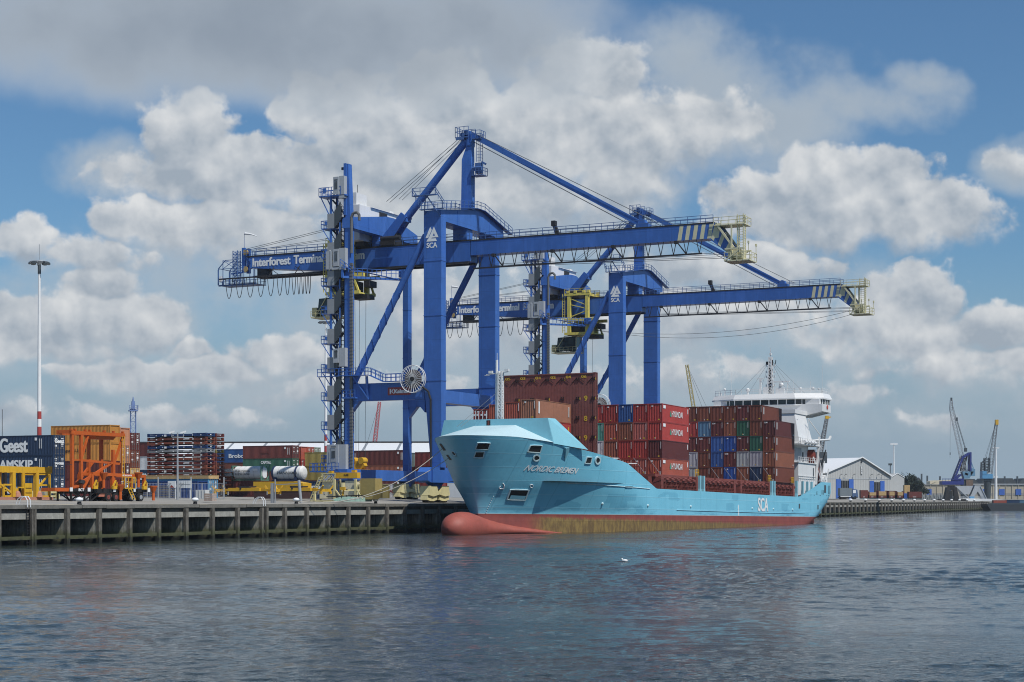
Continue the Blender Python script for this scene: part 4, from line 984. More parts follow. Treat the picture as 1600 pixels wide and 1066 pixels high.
def hull_line(pts, r, name, mt, off=.05):
    q = [seen_at(*p) for p in pts]; out = []
    for (y0, z0), (y1, z1) in zip(q, q[1:]):
        k = max(1, int(abs(y1-y0)/1.5)); out += [(y0+(y1-y0)*i/k, z0+(z1-z0)*i/k) for i in range(k)]
    out.append(q[-1]); mm = MB(); mm.path([tuple(hull_point(y, z, off)) for y, z in out], r, 5); return mm.build(name, mt, hull)
hull_line([(780.5,763.5),(786.5,763.8),(788,759),(786,755)], .07, 'thruster_mark', LETTER)
hull_line([(782,759.6),(780.3,761.5),(780.5,763.5)], .07, 'thruster_mark', LETTER)
hull_line(oval(830.3,759.3,2.4,2.4)+[(832.7,759.3)], .05, 'thruster_mark', LETTER)
hull_line([(1057,797.2),(1130,799.5),(1200,801.5),(1258,802.5)], .06, 'rubbing_strake', SHIPBLUE, .04)
hull_line([(1153.6,789),(1153.8,806)], .12, 'draught_mark', LETTER, .02)
hull_line([(884,754.6),(960,759.4),(1015,764)], .08, 'sheer_moulding', SHIPDECK, .03)
mm = MB()
for k in range(9):
    y, z = 3.75-.02*k, .1+.28*k; mm.box(half(y,z)+.02, half(y,z)+.05, y-.08, y+.08, z, z+.13)
mm.build('draught_mark', LETTER, hull)
for px, py in ((941,787),(1012,790),(1079,791.5),(1175,794.5),(1208,795.5),(1238,796.5)):
    y, z = seen_at(px, py); mm = MB(); mm.ball(tuple(hull_point(y, z, .0)), .22, 8, 6); mm.build('side_fitting', SHIPDECK, hull)
for px, py in ((1249,791),(1278,792.5)):
    y, z = seen_at(px, py); ring_patch([(y-.45,z-.45),(y+.45,z-.45),(y+.45,z+.45),(y-.45,z+.45)], 'scupper', SLATE, .03)
# bulwark knuckle plate abaft the whaleback
a1, b1, c1_ = seen_at(881,699), seen_at(892,698.5), seen_at(882.5,721)
mm = MB(); pa, pb, pc = hull_point(*a1, .5), hull_point(*b1, .05), hull_point(*c1_, .02); pd = hull_point(a1[0], a1[1], -.1)
mm.add([tuple(pa), tuple(pb), tuple(pc), tuple(pd)], [(0,1,2),(0,2,3),(0,3,1),(1,3,2)]); mm.build('bulwark_knuckle', SHIPBLUE, ship)
# foremast
m = MB(); x, y = .0, 9.2
m.lattice((.33,y,9.5),(.33,y,20.0),.6,.5,14,.09,.07); m.tube((-.28,y,9.5),(-.28,y,21.6),.24,10,.18); m.bar((-1.9,y,19.6),(1.5,y,19.9),.12); m.box(-1.5,-.9,y-.2,y+.2,19.75,20.1); m.box(1.0,1.6,y-.2,y+.2,20.0,20.3)
m.bar((-.25,y,21.4),(-.25,y,22.6),.06); m.bar((-2.1,y-.1,19.5),(-1.4,y-.1,19.5),.25,.06)
m.build('foremast', SHIPWHITE, ship)
m = MB(); m.bar((-1.8,y-.15,18.9),(-.6,y-.15,18.3),.03,.9); m.build('signal_flag', CRANE, ship)
m = MB(); m.tube((-.3,y,17),(-3.4,3.2,12.0),.025,4); m.tube((-.3,y,16.2),(-3.0,3.6,12.0),.025,4); m.build('mast_stays', WIRE, ship)
# cell guide wall
m = MB(); y = 28.0
m.box(-9.4,6.7,y,y+.75,4.6,20.95)
for x in (-9.0,6.45): m.box(x-.1,x+.25,y-.06,y+.85,4.6,21.15)
m.box(-9.4,6.7,y-.1,y+.85,20.95,21.1)
for k in range(33): m.box(-9.2+k*.49,-9.2+k*.49+.035,y-.02,y,4.6,20.95)
wl = m.build('cell_guide_wall', mat('wall_oxide', (.20,.070,.060), .7, var=.22, scale=.35, dirt=.35, dirtcol=(.07,.028,.024), bump=.15), ship)
m = MB(); g = MB()
for i in range(7):
    x = -8.75+i*2.52
    for z in (20.0,17.1,14.2,11.3,8.4):
        for dx in (-.22,.12): m.box(x+dx,x+dx+.16,y-.16,y-.005,z,z+.16); m.box(x+dx,x+dx+.16,y-.16,y-.005,z+.3,z+.46)
        if (i+int(z)) % 2 == 0 or i == 6: g.box(x+.3,x+.42,y-.05,y-.01,z+.02,z+.34)
    if i < 6: m.bar((x+.1,y-.08,20.4),(x+1.1,y-.08,19.7),.06); m.bar((x+2.4,y-.08,20.4),(x+1.5,y-.08,19.6),.06)
sk = m.build('lock_sockets', BLACK, wl); sk['kind'] = 'stuff'; sm_ = g.build('socket_marking', MARKY, wl); sm_['kind'] = 'stuff'
for i, tx in enumerate(('05','03','01','02','04','06')): lettering(tx, .42, (-8.2+i*2.52,y-.03,20.35), (1,0,0), (0,0,1), wl, MARKY, width=.85, name='row_number')
for tx, z in (('9',16.9),('8',13.9),('9',11.0)): lettering(tx, .8, (4.9,y-.03,z), (1,0,0), (0,0,1), wl, MARKY, width=.5, name='tier_number')
# cargo hatches, coaming and lashing brackets
m = MB(); m.box(-9.8,9.8,41.5,117.5,3.55,6.0); m.box(-8.5,8.5,13.5,28,4.6,4.82); cm = m.build('hatch_coaming', REDOX, ship)
for (y0, y1) in ((43,57.5),(58.2,70.5),(71.2,86.5),(87.2,102.2),(102.9,117)):
    m = MB(); m.box(-10.4,10.4,y0,y1,6.0,6.38)
    m.build('hatch_cover', REDOXL, ship)
for y0, y1 in ((43.5,60.5),(63.0,79.5),(82.0,99.5),(101.5,114.5)):
    m = MB(); k = int((y1-y0)/2.3)
    for i in range(k+1):
        y = y0+(y1-y0)*i/k
        m.box(9.8,10.9,y-.07,y+.07,3.55,5.2); m.bar((10.9,y,3.6),(11.0,y,5.9),.13)
        m.prism([(9.8,6.25),(11.25,5.75),(11.25,5.5),(9.8,5.0)], 'y', y-.12, y+1.0); m.bar((10.9,y+.2,5.3),(10.4,y+1.4,3.7),.12)
    m.bar((11.0,y0,5.35),(11.0,y1,5.35),.1,.16); m.rail([(11.2,y0,3.6),(11.2,y1,3.6)],1.1,2.3,.025)
    m.box(10.6,11.2,y0,y0+1.0,3.55,6.1); m.box(10.6,11.2,y1-1.0,y1,3.55,6.1)
    for i in range(int((y1-y0)/5)): m.box(10.95,11.2,y0+2+i*5,y0+2.2+i*5,4.2,4.7)
    m.build('lashing_bracket', REDOXL, ship)
for y in (60.6,62.4,99.4,101.0,115.2,119.4,122.6,125.6):
    w_ = MB(); zt = 6.55 if y < 110 else 6.9
    w_.hexa([(11.15,y-.45,3.7),(11.6,y-.45,3.7),(11.6,y+.45,3.7),(11.15,y+.45,3.7),(11.15,y-.3,4.4),(11.55,y-.3,4.4),(11.55,y+.3,4.4),(11.15,y+.3,4.4)]); w_.box(11.15,11.55,y-(.3 if y < 110 else .2),y+(.3 if y < 110 else .2),4.4,zt); w_.build('side_stanchion', SHIPBLUE, ship)
for i in range(9):
    for y0, x0, w_ in ((47.8, 8.48-i*2.52, 1.0) if i < 4 else (103.8, 9.5-(i-4)*2.56, 1.05),):
        m = MB(); m.bar((x0+1.1,y0-.35,6.4),(x0-1.1,y0-.06,9.1),.06); m.bar((x0+1.0,y0-.3,6.4),(x0+.95,y0-.3,6.95),.16); m.build('lashing_rod', STEEL, ship)
m = MB()
for y in (59.5,98.5,113): m.rail([(11.0,y,6.4),(11.0,y+1.6,6.4)],1.1,.8,.05)
m.build('yellow_rail', YELLOW, ship)
m = MB()
for y, x in ((21,9),(25,9.5),(31,10),(33.5,10.3)): m.bar((x,y,5),(x-.2,y+1.0,8.0-.05*y),.3,.25); m.bar((x-1,y+2,7.3),(x+.6,y+2,7.3),.15)
m.build('deck_frames', REDOXL, ship)
m = MB(); m.bar((9.4,26.4,8.3),(10.4,27.6,8.3),.8,.14); m.bar((10.0,32.5,7.7),(10.9,33.6,7.7),.7,.13); m.bar((9.9,27,5),(9.9,27,8.3),.14); m.bar((10.4,33,5),(10.4,33,7.7),.12); m.build('deck_light', SHIPWHITE, ship)
# poop side: dark patches standing in for the shade inside the raised bulwark's openings
for y, z, w_, h_, mt in ((135.3,4.9,1.8,1.55,SLATE),(139.6,4.7,1.0,1.75,SLATE),(133.0,4.55,.5,.9,SLATE),(134.1,4.5,.5,.9,BLACK),(128.6,4.4,.5,.7,BLACK),(137.6,4.3,.5,.16,BLACK),(139.2,4.3,.6,.14,BLACK),(131.3,4.2,.7,.14,BLACK),(126.4,4.2,.45,.14,BLACK),(124,4.2,.4,.16,BLACK)):
    ring_patch([(y,z),(y+w_,z),(y+w_*.96,z+h_),(y+.06,z+h_)], 'bulwark_opening', mt, .03)
# --- superstructure
S = MB(); S.box(-10.9,10.0,121,133.0,3.9,10.7); S.box(-9.6,8.6,121.5,132.5,10.7,14.3)
S.hexa([(-9.4,122,14.3),(10.0,122,14.3),(10.0,131.5,14.3),(-9.4,131.5,14.3),(-8.4,123,20.4),(8.6,123,20.4),(8.6,130.5,20.4),(-8.4,130.5,20.4)])
S.box(-8.6,8.8,122.8,136,20.4,21.2); S.box(-11.2,10.6,121,134.5,14.2,14.42); S.box(-10.9,10.2,120.6,133.4,10.6,10.75)
house = S.build('deckhouse', SHIPWHITE, ship)
m = MB(); m.box(8.62,8.66,123.2,127.6,11.0,13.7); m.build('grey_panel', mat('house_grey', (.30,.33,.36), .5, var=.05), house)  # grey panel on the inset upper house side
m = MB(); m.box(8.66,8.70,128.2,129.0,10.9,12.9); m.box(10.02,10.05,131.2,131.8,7.6,9.8); m.build('door', SLATE, house)
m = MB(); m.box(8.85,8.9,123.6,124.3,18.4,19.2); m.build('porthole', GLASS, house)
b_ = MB(); y0, y1 = 130.5, 137.4
b_.prism([(-11.9,21.2),(-8,20.3),(8,20.3),(11.9,21.2),(11.9,22.7),(-11.9,22.7)], 'y', y0+.6, y1)
b_.box(-11.2,11.2,y0+1.0,y1,22.7,23.7)
bridge = b_.build('bridge', SHIPWHITE, ship)
b_ = MB(); zt = 25.0
pl = [(-11.9,y0+2.0),(-6.5,y0-.3),(6.5,y0-.3),(11.9,y0+2.0),(12.1,y1+.3),(-12.1,y1+.3)]
b_.prism([(x,y) for x, y in pl], 'z', 23.72, 24.0); b_.add([(x*1.0,y,24.0) for x, y in pl]+[(x*.96,y+(.45 if y < y1 else -.3),24.95) for x, y in pl], [(i,(i+1)%6,6+(i+1)%6,6+i) for i in range(6)]+[(6,7,8,9,10,11)])
b_.build('bridge_roof', SHIPWHITE, bridge)
wv = MB(); wv.prism([(-11.5,y0+2.2),(-6.4,y0+.3),(6.4,y0+.3),(11.5,y0+2.2),(11.75,y1-.3),(11.2,y1-.2),(-11.2,y1-.2)], 'z', 22.66, 23.74)
wg = wv.build('bridge_windows', GLASS, bridge)
fr = MB()
for i in range(8): x = -6.4+i*1.83; fr.box(x-.09,x+.09,y0+.2,y0+.42,22.66,23.74)
for sg in (-1,1):
    for i in range(1,5): x = sg*(6.4+i*1.27); y = y0+.3+1.9*i/4; fr.box(x-.07,x+.07,y-.1,y+.14,22.66,23.74)
    for i in range(1,4): y = y0+2.2+i*1.25; fr.box(sg*11.55-.1,sg*11.55+.28,y-.07,y+.07,22.66,23.74)
fr.prism([(-11.6,y0+2.1),(-6.4,y0+.15),(6.4,y0+.15),(11.6,y0+2.1),(11.85,y1-.2),(-11.3,y1-.2)], 'z', 22.5, 22.72)
fr.build('window_frames', SHIPWHITE, bridge)
fr = MB()
for sg in (-1,1):
    for i in range(4): fr.bar((sg*(7.6+i*.9),y0+.7,21.9),(sg*(6.6+i*.9),y0+.9,20.7),.12,.1)
fr.bar((8.6,y0+1.4,20.5),(11.6,y0+1.4,21.1),.3,.2); fr.build('wing_bracket', SHIPWHITE, bridge)
m = MB(); m.tube((11.95,134.6,22.2),(12.05,134.6,22.2),.42,16); m.build('lifebuoy', mat('lifebuoy_red', (.55,.08,.05), .6), bridge)
r = MB(); r.rail([(-11.3,y0+2.4,24.95),(-6.2,y0+.3,24.95),(6.2,y0+.3,24.95),(11.3,y0+2.4,24.95),(11.4,y1-.2,24.95)],1.0,1.3,.03)
r.build('bridge_railing', SHIPWHITE, bridge); r = MB(); r.rail([(-9.4,121.2,14.42),(10.4,121.2,14.42),(10.4,134.3,14.42)],1.05,1.2,.035); r.build('deck_railing', SHIPWHITE, house); r = MB(); r.rail([(10.1,121,7.0),(10.1,133,7.0)],1.05,1.5,.035); r.rail([(10.0,121,10.75),(10.1,133.2,10.75)],1.0,1.4,.03)
r.build('deck_railing', SHIPWHITE, house)
# monkey island: mast, radars, domes, aerials
mm_ = MB(); mm_.lattice((0,134.6,24.9),(0,134.6,32.8),1.0,.55,12,.08,.05); mm_.bar((0,134.6,32.5),(0,134.6,34.6),.12); mm_.box(-.2,.2,134.4,134.8,33.2,33.6)
for z in (26.8,28.6,29.6,30.9): mm_.bar((-.95,134.6,z),(.95,134.6,z),.07); mm_.box(-1.0,-.8,134.5,134.7,z,z+.4); mm_.box(.75,1.0,134.5,134.7,z,z+.4); mm_.box(.3,.6,134.3,134.5,z-.5,z)
mast = mm_.build('radar_mast', SHIPWHITE, ship)
d = MB(); d.box(-.95,-.5,134.5,134.6,31.2,31.9); d.box(.3,.55,134.5,134.6,31.1,32.2); d.bar((1.0,134.6,31.3),(1.15,134.6,32.2),.12); d.box(-.25,.25,134.45,134.5,25.2,30.5); d.build('flags', BLACK, mast)
m = MB(); m.bar((2.3,134,24.9),(2.3,134,27.4),.5); m.box(.2,4.2,133.9,134.2,27.5,27.75); m.box(1.4,3.2,133.6,134.6,25.0,26.4); m.ball((2.6,133.8,27.0),.42); m.bar((3.6,134,25),(3.9,134,27.4),.18); m.build('radar_scanner', SHIPWHITE, mast)
m = MB(); m.bar((-2.0,134.2,24.9),(-2.0,134.2,27.9),.35); m.box(-2.7,-1.3,134.1,134.3,28.35,28.5); m.box(-2.25,-1.75,134,134.4,27.8,28.3); m.box(-1.4,-.3,134,134.6,24.9,26.6); m.build('radar_scanner', SHIPWHITE, mast)
for x, y in ((-4.2,132.6),(6.8,133.2)):
    m = MB(); m.bar((x,y,24.9),(x,y,25.6),.3); m.ball((x,y,26.0),.42 if x < 0 else .3); m.build('satellite_dome', SHIPWHITE, ship)
m = MB()
for x, y, z in ((-10.6,133.2,30.3),(-7.9,133,29.8),(11.2,133.5,30.5),(8.6,134,27.5),(-9.3,133,26.2),(5.0,134,28)): m.bar((x,y,24.9),(x,y,z),.06); m.bar((x,y,24.9),(x,y,25.8),.16)
m.ball((-9.3,133,26.3),.25); m.ball((9.3,133.4,26.0),.34,10,6,(1,.4,1)); m.ball((10.5,133.4,25.9),.22,10,6,(1,.4,1)); m.bar((-10.0,132.8,25),(-10,132.8,25.6),.2)
m.build('aerials', SHIPWHITE, ship)
m = MB()
for x, y, z in ((-7,133,24.9),(-6,137,24.9),(5.8,133,24.9),(7,137,24.9),(-3.4,137,24.9),(3.2,137,24.9)): m.tube((x*.04,134.6,32.0),(x,y,z),.022,4)
m.build('mast_stays', WIRE, ship)
# stern gear
m = MB(); m.bar((10.2,132.8,6.5),(10.4,134.2,16.2),.35); m.tube((9.6,127.5,15.1),(10.8,140.2,15.9),.26,10,.2); m.bar((10.8,140.2,15.9),(10.9,141,16.6),.35); m.bar((9.8,128.4,19.6),(10.4,135.4,16.4),.12); m.bar((9.8,128.4,14.4),(9.8,128.4,19.6),.08)
m.tube((10.6,138.6,15.7),(10.6,138.6,12.6),.03,4); m.box(9.4,10.4,126,131.6,14.9,15.3); m.build('stores_crane', SHIPWHITE, ship)
m = MB()
for y in (123,125.2,127.4,129.4): m.tube((10.6,y,14.75),(10.6,y+1.4,14.75),.36,10)
m.build('liferaft', SHIPWHITE, ship)
m = MB(); m.prism([(132.0,13.2),(133.0,13.6),(137.8,7.9),(137.4,7.0),(136.2,7.4),(131.9,12.2)], 'x', 7.6, 9.8); lb = m.build('lifeboat', mat('lifeboat_red', (.22,.035,.02), .5, var=.1), ship)
m = MB()
for x in (7.4,10.0): m.bar((x,131.5,12.0),(x,138.8,5.8),.22); m.bar((x,136.4,6),(x,136.4,11.0),.18); m.bar((x,138.6,5.9),(x,134.6,13.4),.2)
m.rail([(10.0,133.2,14.4),(10.0,137.6,13.4)],1.0,.8,.05); m.build('lifeboat_cradle', SHIPWHITE, ship)
m = MB()
for y, z in ((138.6,7.6),(139.8,8.1),(140.6,7.4)): m.tube((8.6,y,z),(10.2,y,z),.55,12)
m.box(8.4,10.2,137.2,141.4,6.2,7.0); m.bar((9.6,138,6.5),(10.0,139.6,11.5),.16); m.box(8.8,10.2,136.2,137.4,7.2,8.9); m.bar((9.0,141.0,6.5),(9.0,141.0,12.0),.1); m.box(8.7,9.3,140.8,141.2,11.8,12.1); m.bar((10.1,139.9,6.8),(10.4,141.4,9.9),.2); m.build('mooring_winch', SHIPWHITE, ship)
m = MB(); m.bar((9.4,138.6,10),(10.2,139.9,13.8),.18); m.build('crane_jib', BLACK, ship)
# ---------------------------------------------------------------- shipping containers
def corr(m, axis, L, z0, z1, plane, depth, out, pitch=.28):
    """corrugated sheet; axis 'x' = a long side, 'y' = an end"""
    n = max(3, round((L-.3)/pitch)); a0 = -(n*pitch)/2; prof = []
    for i in range(n):
        b = a0+i*pitch; prof += [(b, 0), (b+.07, 0), (b+.14, depth), (b+.21, depth)]
    prof.append((a0+n*pitch, 0)); prof = [(-L/2+.1, 0)]+prof+[(L/2-.1, 0)]
    vs = []
    for a, d in prof:
        for z in (z0, z1): vs.append((a, plane-out*d, z) if axis == 'x' else (plane-out*d, a, z))
    fl = (out > 0) == (axis == 'y')
    m.add(vs, [((2*i, 2*i+2, 2*i+3, 2*i+1) if fl else (2*i, 2*i+1, 2*i+3, 2*i+2)) for i in range(len(prof)-1)])
BOXMESH = {}
def box_mesh(L, H):
    k = (L, H)
    if k in BOXMESH: return BOXMESH[k]
    m = MB(); w = 2.438/2; l = L/2
    corr(m, 'x', L, .14, H-.08, -w+.03, .05, -1); corr(m, 'x', L, .14, H-.08, w-.03, .05, 1)
    corr(m, 'y', 2.438, .14, H-.08, -l+.05, .06, -1); corr(m, 'y', 2.438, .14, H-.08, l-.12, .0, 1)
    for sx in (-1, 1):
        for sy in (-1, 1):
            x0, x1 = (l-.16, l) if sx > 0 else (-l, -l+.16); y0, y1 = (w-.14, w) if sy > 0 else (-w, -w+.14); m.box(x0, x1, y0, y1, .0, H)
        x0, x1 = (l-.10, l-.01) if sx > 0 else (-l+.01, -l+.10); m.box(x0, x1, -w+.14, w-.14, .02, .17); m.box(x0, x1, -w+.14, w-.14, H-.13, H-.01)
    for sy in (-1, 1):
        y0, y1 = (w-.09, w-.005) if sy > 0 else (-w+.005, -w+.09); m.box(-l+.16, l-.16, y0, y1, .02, .16); m.box(-l+.16, l-.16, y0, y1, H-.09, H-.01)
    m.add([(-l+.1,-w+.05,H-.03),(l-.1,-w+.05,H-.03),(l-.1,w-.05,H-.03),(-l+.1,w-.05,H-.03)], [(0,1,2,3)])
    m.add([(-l+.1,-w+.05,.12),(l-.1,-w+.05,.12),(l-.1,w-.05,.12),(-l+.1,w-.05,.12)], [(3,2,1,0)])
    BOXMESH[k] = m.mesh('shipping_container', [BOXC]); return BOXMESH[k]
DOORMESH = {}
def door_meshes(L, H):
    if (L, H) in DOORMESH: return DOORMESH[(L, H)]
    l = L/2-.03; d = []
    for s in (-1, 1):
        m = MB(); y0, y1 = (.015, 1.07) if s > 0 else (-1.07, -.015); m.box(l-.06, l, y0, y1, .17, H-.13)
        for k in range(3): z = .35+k*(H-.7)/3; m.box(l, l+.02, y0+.08, y1-.08, z, z+(H-.7)/3-.14)
        p = MB(); 
        for yy in (s*.30, s*.78): p.bar((l+.06, yy, .1), (l+.06, yy, H-.06), .055); p.box(l+.02, l+.09, yy-.1, yy+.1, .95, 1.12); p.box(l, l+.08, yy-.08, yy+.08, H-.32, H-.2); p.box(l, l+.08, yy-.08, yy+.08, .2, .32)
        q = MB(); t = l+.024; q.box(t, t+.004, min(s*.45,s*.95), max(s*.45,s*.95), H-.55, H-.42); q.box(t, t+.004, min(s*.5,s*.9), max(s*.5,s*.9), H-.8, H-.74)
        if s > 0: q.box(t, t+.004, .42, .95, H-1.35, H-1.0); q.box(t, t+.004, .45, .9, H-1.6, H-1.5)
        else: q.box(t, t+.004, -.9, -.5, 1.25, 1.5)
        d.append((m.mesh('door', [BOXC]), p.mesh('locking_bars', [BOXF]), q.mesh('door_marking', [LETTER])))
    DOORMESH[(L, H)] = d; return d
COLS = {'red': (.31,.042,.036), 'bright red': (.37,.052,.043), 'orange red': (.36,.085,.055), 'maroon': (.115,.028,.026), 'brown': (.165,.050,.030), 'rust brown': (.235,.085,.05), 'dark red': (.17,.030,.026),
        'tan brown': (.32,.135,.085), 'pale red': (.36,.105,.085), 'orange': (.50,.215,.045), 'salmon': (.52,.24,.14), 'light orange': (.58,.34,.12), 'navy': (.016,.040,.095), 'blue': (.03,.09,.27), 'bright blue': (.02,.075,.30),
        'grey blue': (.075,.17,.28), 'green': (.025,.10,.065), 'teal green': (.10,.32,.24), 'grey': (.33,.36,.38), 'white': (.62,.64,.63), 'olive': (.30,.245,.075), 'sky blue': (.10,.30,.50), 'dark brown': (.075,.026,.020), 'grey green': (.30,.36,.31)}
FRONTMARK = None
def front_mark(H, kind):
    m = MB(); x = -12.192/2+.01; k = kind % 4
    m.add([(x,-1.0,H-.9),(x,-.94,H-.9),(x,-.94,H-.2),(x,-1.0,H-.2)], [(0,3,2,1)])
    m.add([(x,.05,.2+.1*k),(x,-.1,.2+.1*k),(x,-.1,.42),(x,.05,.42)], [(0,1,2,3)])
    return m
FM = {}
def container(label, col, L=12.192, H=2.896, doors=False, group=None, mark=None):
    o = link('shipping_container', box_mesh(L, H)); tag(o, label, 'container', group)
    j = random.uniform(.88, 1.12); c = tuple(min(1, v*j*random.uniform(.96,1.04)) for v in COLS[col]); o.color = (*c, 1)
    if doors:
        for dm, bm, qm in door_meshes(L, H):
            d = link('door', dm, o); d.color = (*[v*.96 for v in c], 1); link('locking_bars', bm, d); link('door_marking', qm, d)
    elif mark is not None:
        k = (L, H, mark)
        if k not in FM:
            x = -L/2+.005; m = MB()
            m.box(x-.02, x, -1.0, -.94, H-1.35, H-.25)
            if mark % 3 == 0: m.box(x-.02, x, .35, .62, H-.5, H-.32)
            if mark % 3 == 1: m.box(x-.02, x, -.1, .06, .25, .4)
            m.mi = 1
            if mark % 2 == 0: m.box(x-.021, x, -.75, -.5, .25, .45)
            else: m.box(x-.021, x, .0, .14, .3, .45)
            FM[k] = m.mesh('end_marking', [LETTER, MARKY])
        link('end_marking', FM[k], o)
    return o
def side_text(o, body, H, L, x, z, h, width=None, bold=.02, col=None, shear=0.0):
    return lettering(body, h, (x, -2.438/2-.012, z), (1,0,0), (0,0,1), o, col, width=width, bold=bold, shear=shear)
def on_ship(o, x, y, z):
    """long way along the ship, plain end towards the bow; x is the middle, y the forward end"""
    L = o.dimensions.x if False else BL[o.data.name]
    o.matrix_world = SMAT @ Matrix.Translation((x, y+L/2, z)) @ Matrix.Rotation(R(90), 4, 'Z')
BL = {}
_bm = box_mesh
def box_mesh(L, H):
    me = _bm(L, H); BL[me.name] = L; return me
ORD = ['topmost','second from the top','third from the top','fourth from the top','lowest']
def tree_emblem(o, x, z, h):
    m = MB(); y = -2.438/2-.014; m.add([(x,y,z),(x+h*.34,y,z+h),(x+h*.5,y,z+h*.55),(x+h*.5,y,z)], [(0,3,2,1)]); m.mi = 1; m.add([(x+h*.5,y,z),(x+h*.5,y,z+h*.55),(x+h*.34,y,z+h),(x+h*.72,y,z)], [(0,1,2,3)])
    m.build('tree_emblem', [mat('emblem_green', (.05,.28,.17), .5), mat('emblem_teal', (.12,.42,.36), .5)], o)
# middle block, in front of the far hatches (columns from the ship side inwards, tiers from the top)
HC, ST = 2.896, 2.591
mid = [['bright red','bright red','maroon','orange red'],['red','pale red','red','pale red'],['blue','rust brown','red','orange red'],['red','orange red','rust brown','rust brown'],['red','teal green','white','brown']]
names = ['nearest the ship side','second stack from the ship side','third stack from the ship side','fourth stack from the ship side','half hidden by the brown wall']
for ci, colm in enumerate(mid):
    z = 6.4
    for ti in range(3, -1, -1):
        H = ST if ti == 3 else HC
        o = container(f'{colm[ti]} container, {ORD[ti] if ti < 3 else "lowest"} {names[ci]}, middle block', colm[ti], H=H, group='containers amidships', mark=ci*3+ti)
        on_ship(o, 8.48-ci*2.52, 47.8, z)
        if ci == 0:
            if ti != 2:
                side_text(o, 'HYUNDAI', H, 12.19, -1.9, 1.0, .95, width=4.9, bold=.012); tree_emblem(o, -2.75, 1.0, 1.0)
                p = MB(); p.box(-5.75,-4.7,-1.245,-1.232,H-.75,H-.25); p.build('side_placard', LETTER, o)
            q = MB(); q.box(5.3,5.55,-1.245,-1.232,H-1.1,H-.3); q.build('side_code', LETTER, o)
        z += H
# after block
aft = [[None,'maroon','brown','rust brown','brown'],['brown','brown','green','grey','navy'],['maroon','green','maroon','grey','rust brown'],['brown','rust brown','bright blue','maroon','bright blue'],['brown','maroon','blue','blue','brown'],['brown','grey blue','maroon','brown','brown'],['brown','red','maroon','grey','grey'],['brown','brown','brown','brown','brown']]
anames = ['nearest the ship side','second stack from the side','third stack from the side','fourth stack from the side','fifth stack from the side','sixth stack from the side','beside the lettered red containers','hidden']
for ci, colm in enumerate(aft[:7]):
    z = 6.4
    for ti in range(4, -1, -1):
        if colm[ti] is None: continue
        o = container(f'{colm[ti]} container, {ORD[ti]} {anames[ci]}, after block', colm[ti], group='containers before the bridge', mark=ci*2+ti*3)
        on_ship(o, 9.5-ci*2.56, 103.8, z)
        if ci < 2 and colm[ti] in ('maroon','rust brown','brown'):
            q = MB(); q.box(-5.4,-5.05,-1.245,-1.232,1.2,2.5); q.box(5.0,5.3,-1.245,-1.232,.4,.7) if ti % 2 else None; q.build('side_code', LETTER, o)
        if colm[ti] == 'maroon' and ci in (0,1,2,3,4,5):
            lettering('CAI', .26, (-6.12, 1.0, 2.35), (0,-1,0), (0,0,1), o, width=.62, bold=.02, name='owner_letters')
        z += HC
# forward block behind the breakwater
fwd = [[('tan brown',HC),('red',HC),('brown',HC),('maroon',HC)],[('orange red',HC),('brown',HC),('red',HC),('brown',ST)],[('orange red',ST),('brown',HC),('red',HC),('brown',ST)],[('red',ST),('brown',ST),('red',ST),('brown',ST)]]
fnames = ['standing out before the tall brown wall','next inboard of the tan one','behind the white foremast','farthest inboard on the foredeck']
for ci, colm in enumerate(fwd):
    z = 4.84
    for ti in range(3, -1, -1):
        c_, H = colm[ti]
        o = container(f'{c_} container, {ORD[ti] if ti < 3 else "lowest"} of the stack {fnames[ci]}', c_, H=H, group='containers on the foredeck', mark=ci+ti)
        on_ship(o, 1.88-ci*2.53, 15.0 - (0 if ci < 3 else 0), z)
        if ci == 1 and ti == 0: side_text(o, 'HYUNDAI', H, 12.19, -1.6, .85, 1.05, width=5.0, bold=.012); tree_emblem(o, -2.9, .85, 1.25)
        if ci == 0 and ti == 0:
            q = MB(); q.box(-5.3,-4.9,-1.245,-1.232,.9,2.6); q.box(5.2,5.4,-1.245,-1.232,.9,2.4); q.build('side_code', LETTER, o)
        if ci == 0 and ti == 1:
            q = MB(); q.box(5.1,5.35,-1.245,-1.232,.3,2.3); q.build('side_code', MARKY, o)
        if ci == 3 and ti == 0:
            q = MB(); x = -6.1
            for yy in (-.95,-.35,.3,.8): q.box(x-.02,x,yy,yy+.12,.2,2.3); q.box(x-.021,x,yy+.15,yy+.45,.9,1.05); q.box(x-.021,x,yy+.15,yy+.4,1.6,1.85)
            q.build('end_marking', LETTER, o)
        z += H
# ---------------------------------------------------------------- the container yard
GZ = 5.22
U2, V2 = Vector((SU, CU)), Vector((CU, -SU))
def spot(px, D): return Vector(((px-800)/FPX*D, D))
def yard_box(o, px, D, z, back=0.0, along=0.0):
    """near right-hand lower corner on a bearing and distance; back = metres along the quay, doors towards the water"""
    L = BL[o.data.name]; c = spot(px, D) - V2*(L/2-along) + U2*(1.22+back)
    place(o, (c.x, c.y, z), DR); return o
def codes(o, H, xs=(5.0, 5.35), col=None):
    q = MB(); y = -1.2335
    q.box(xs[0]-.9, xs[0]-.5, y-.01, y, H-.75, H-.35)
    for x in xs: q.box(x-.1, x, y-.01, y, H-1.9, H-.5)
    q.build('side_code', LETTER, o)
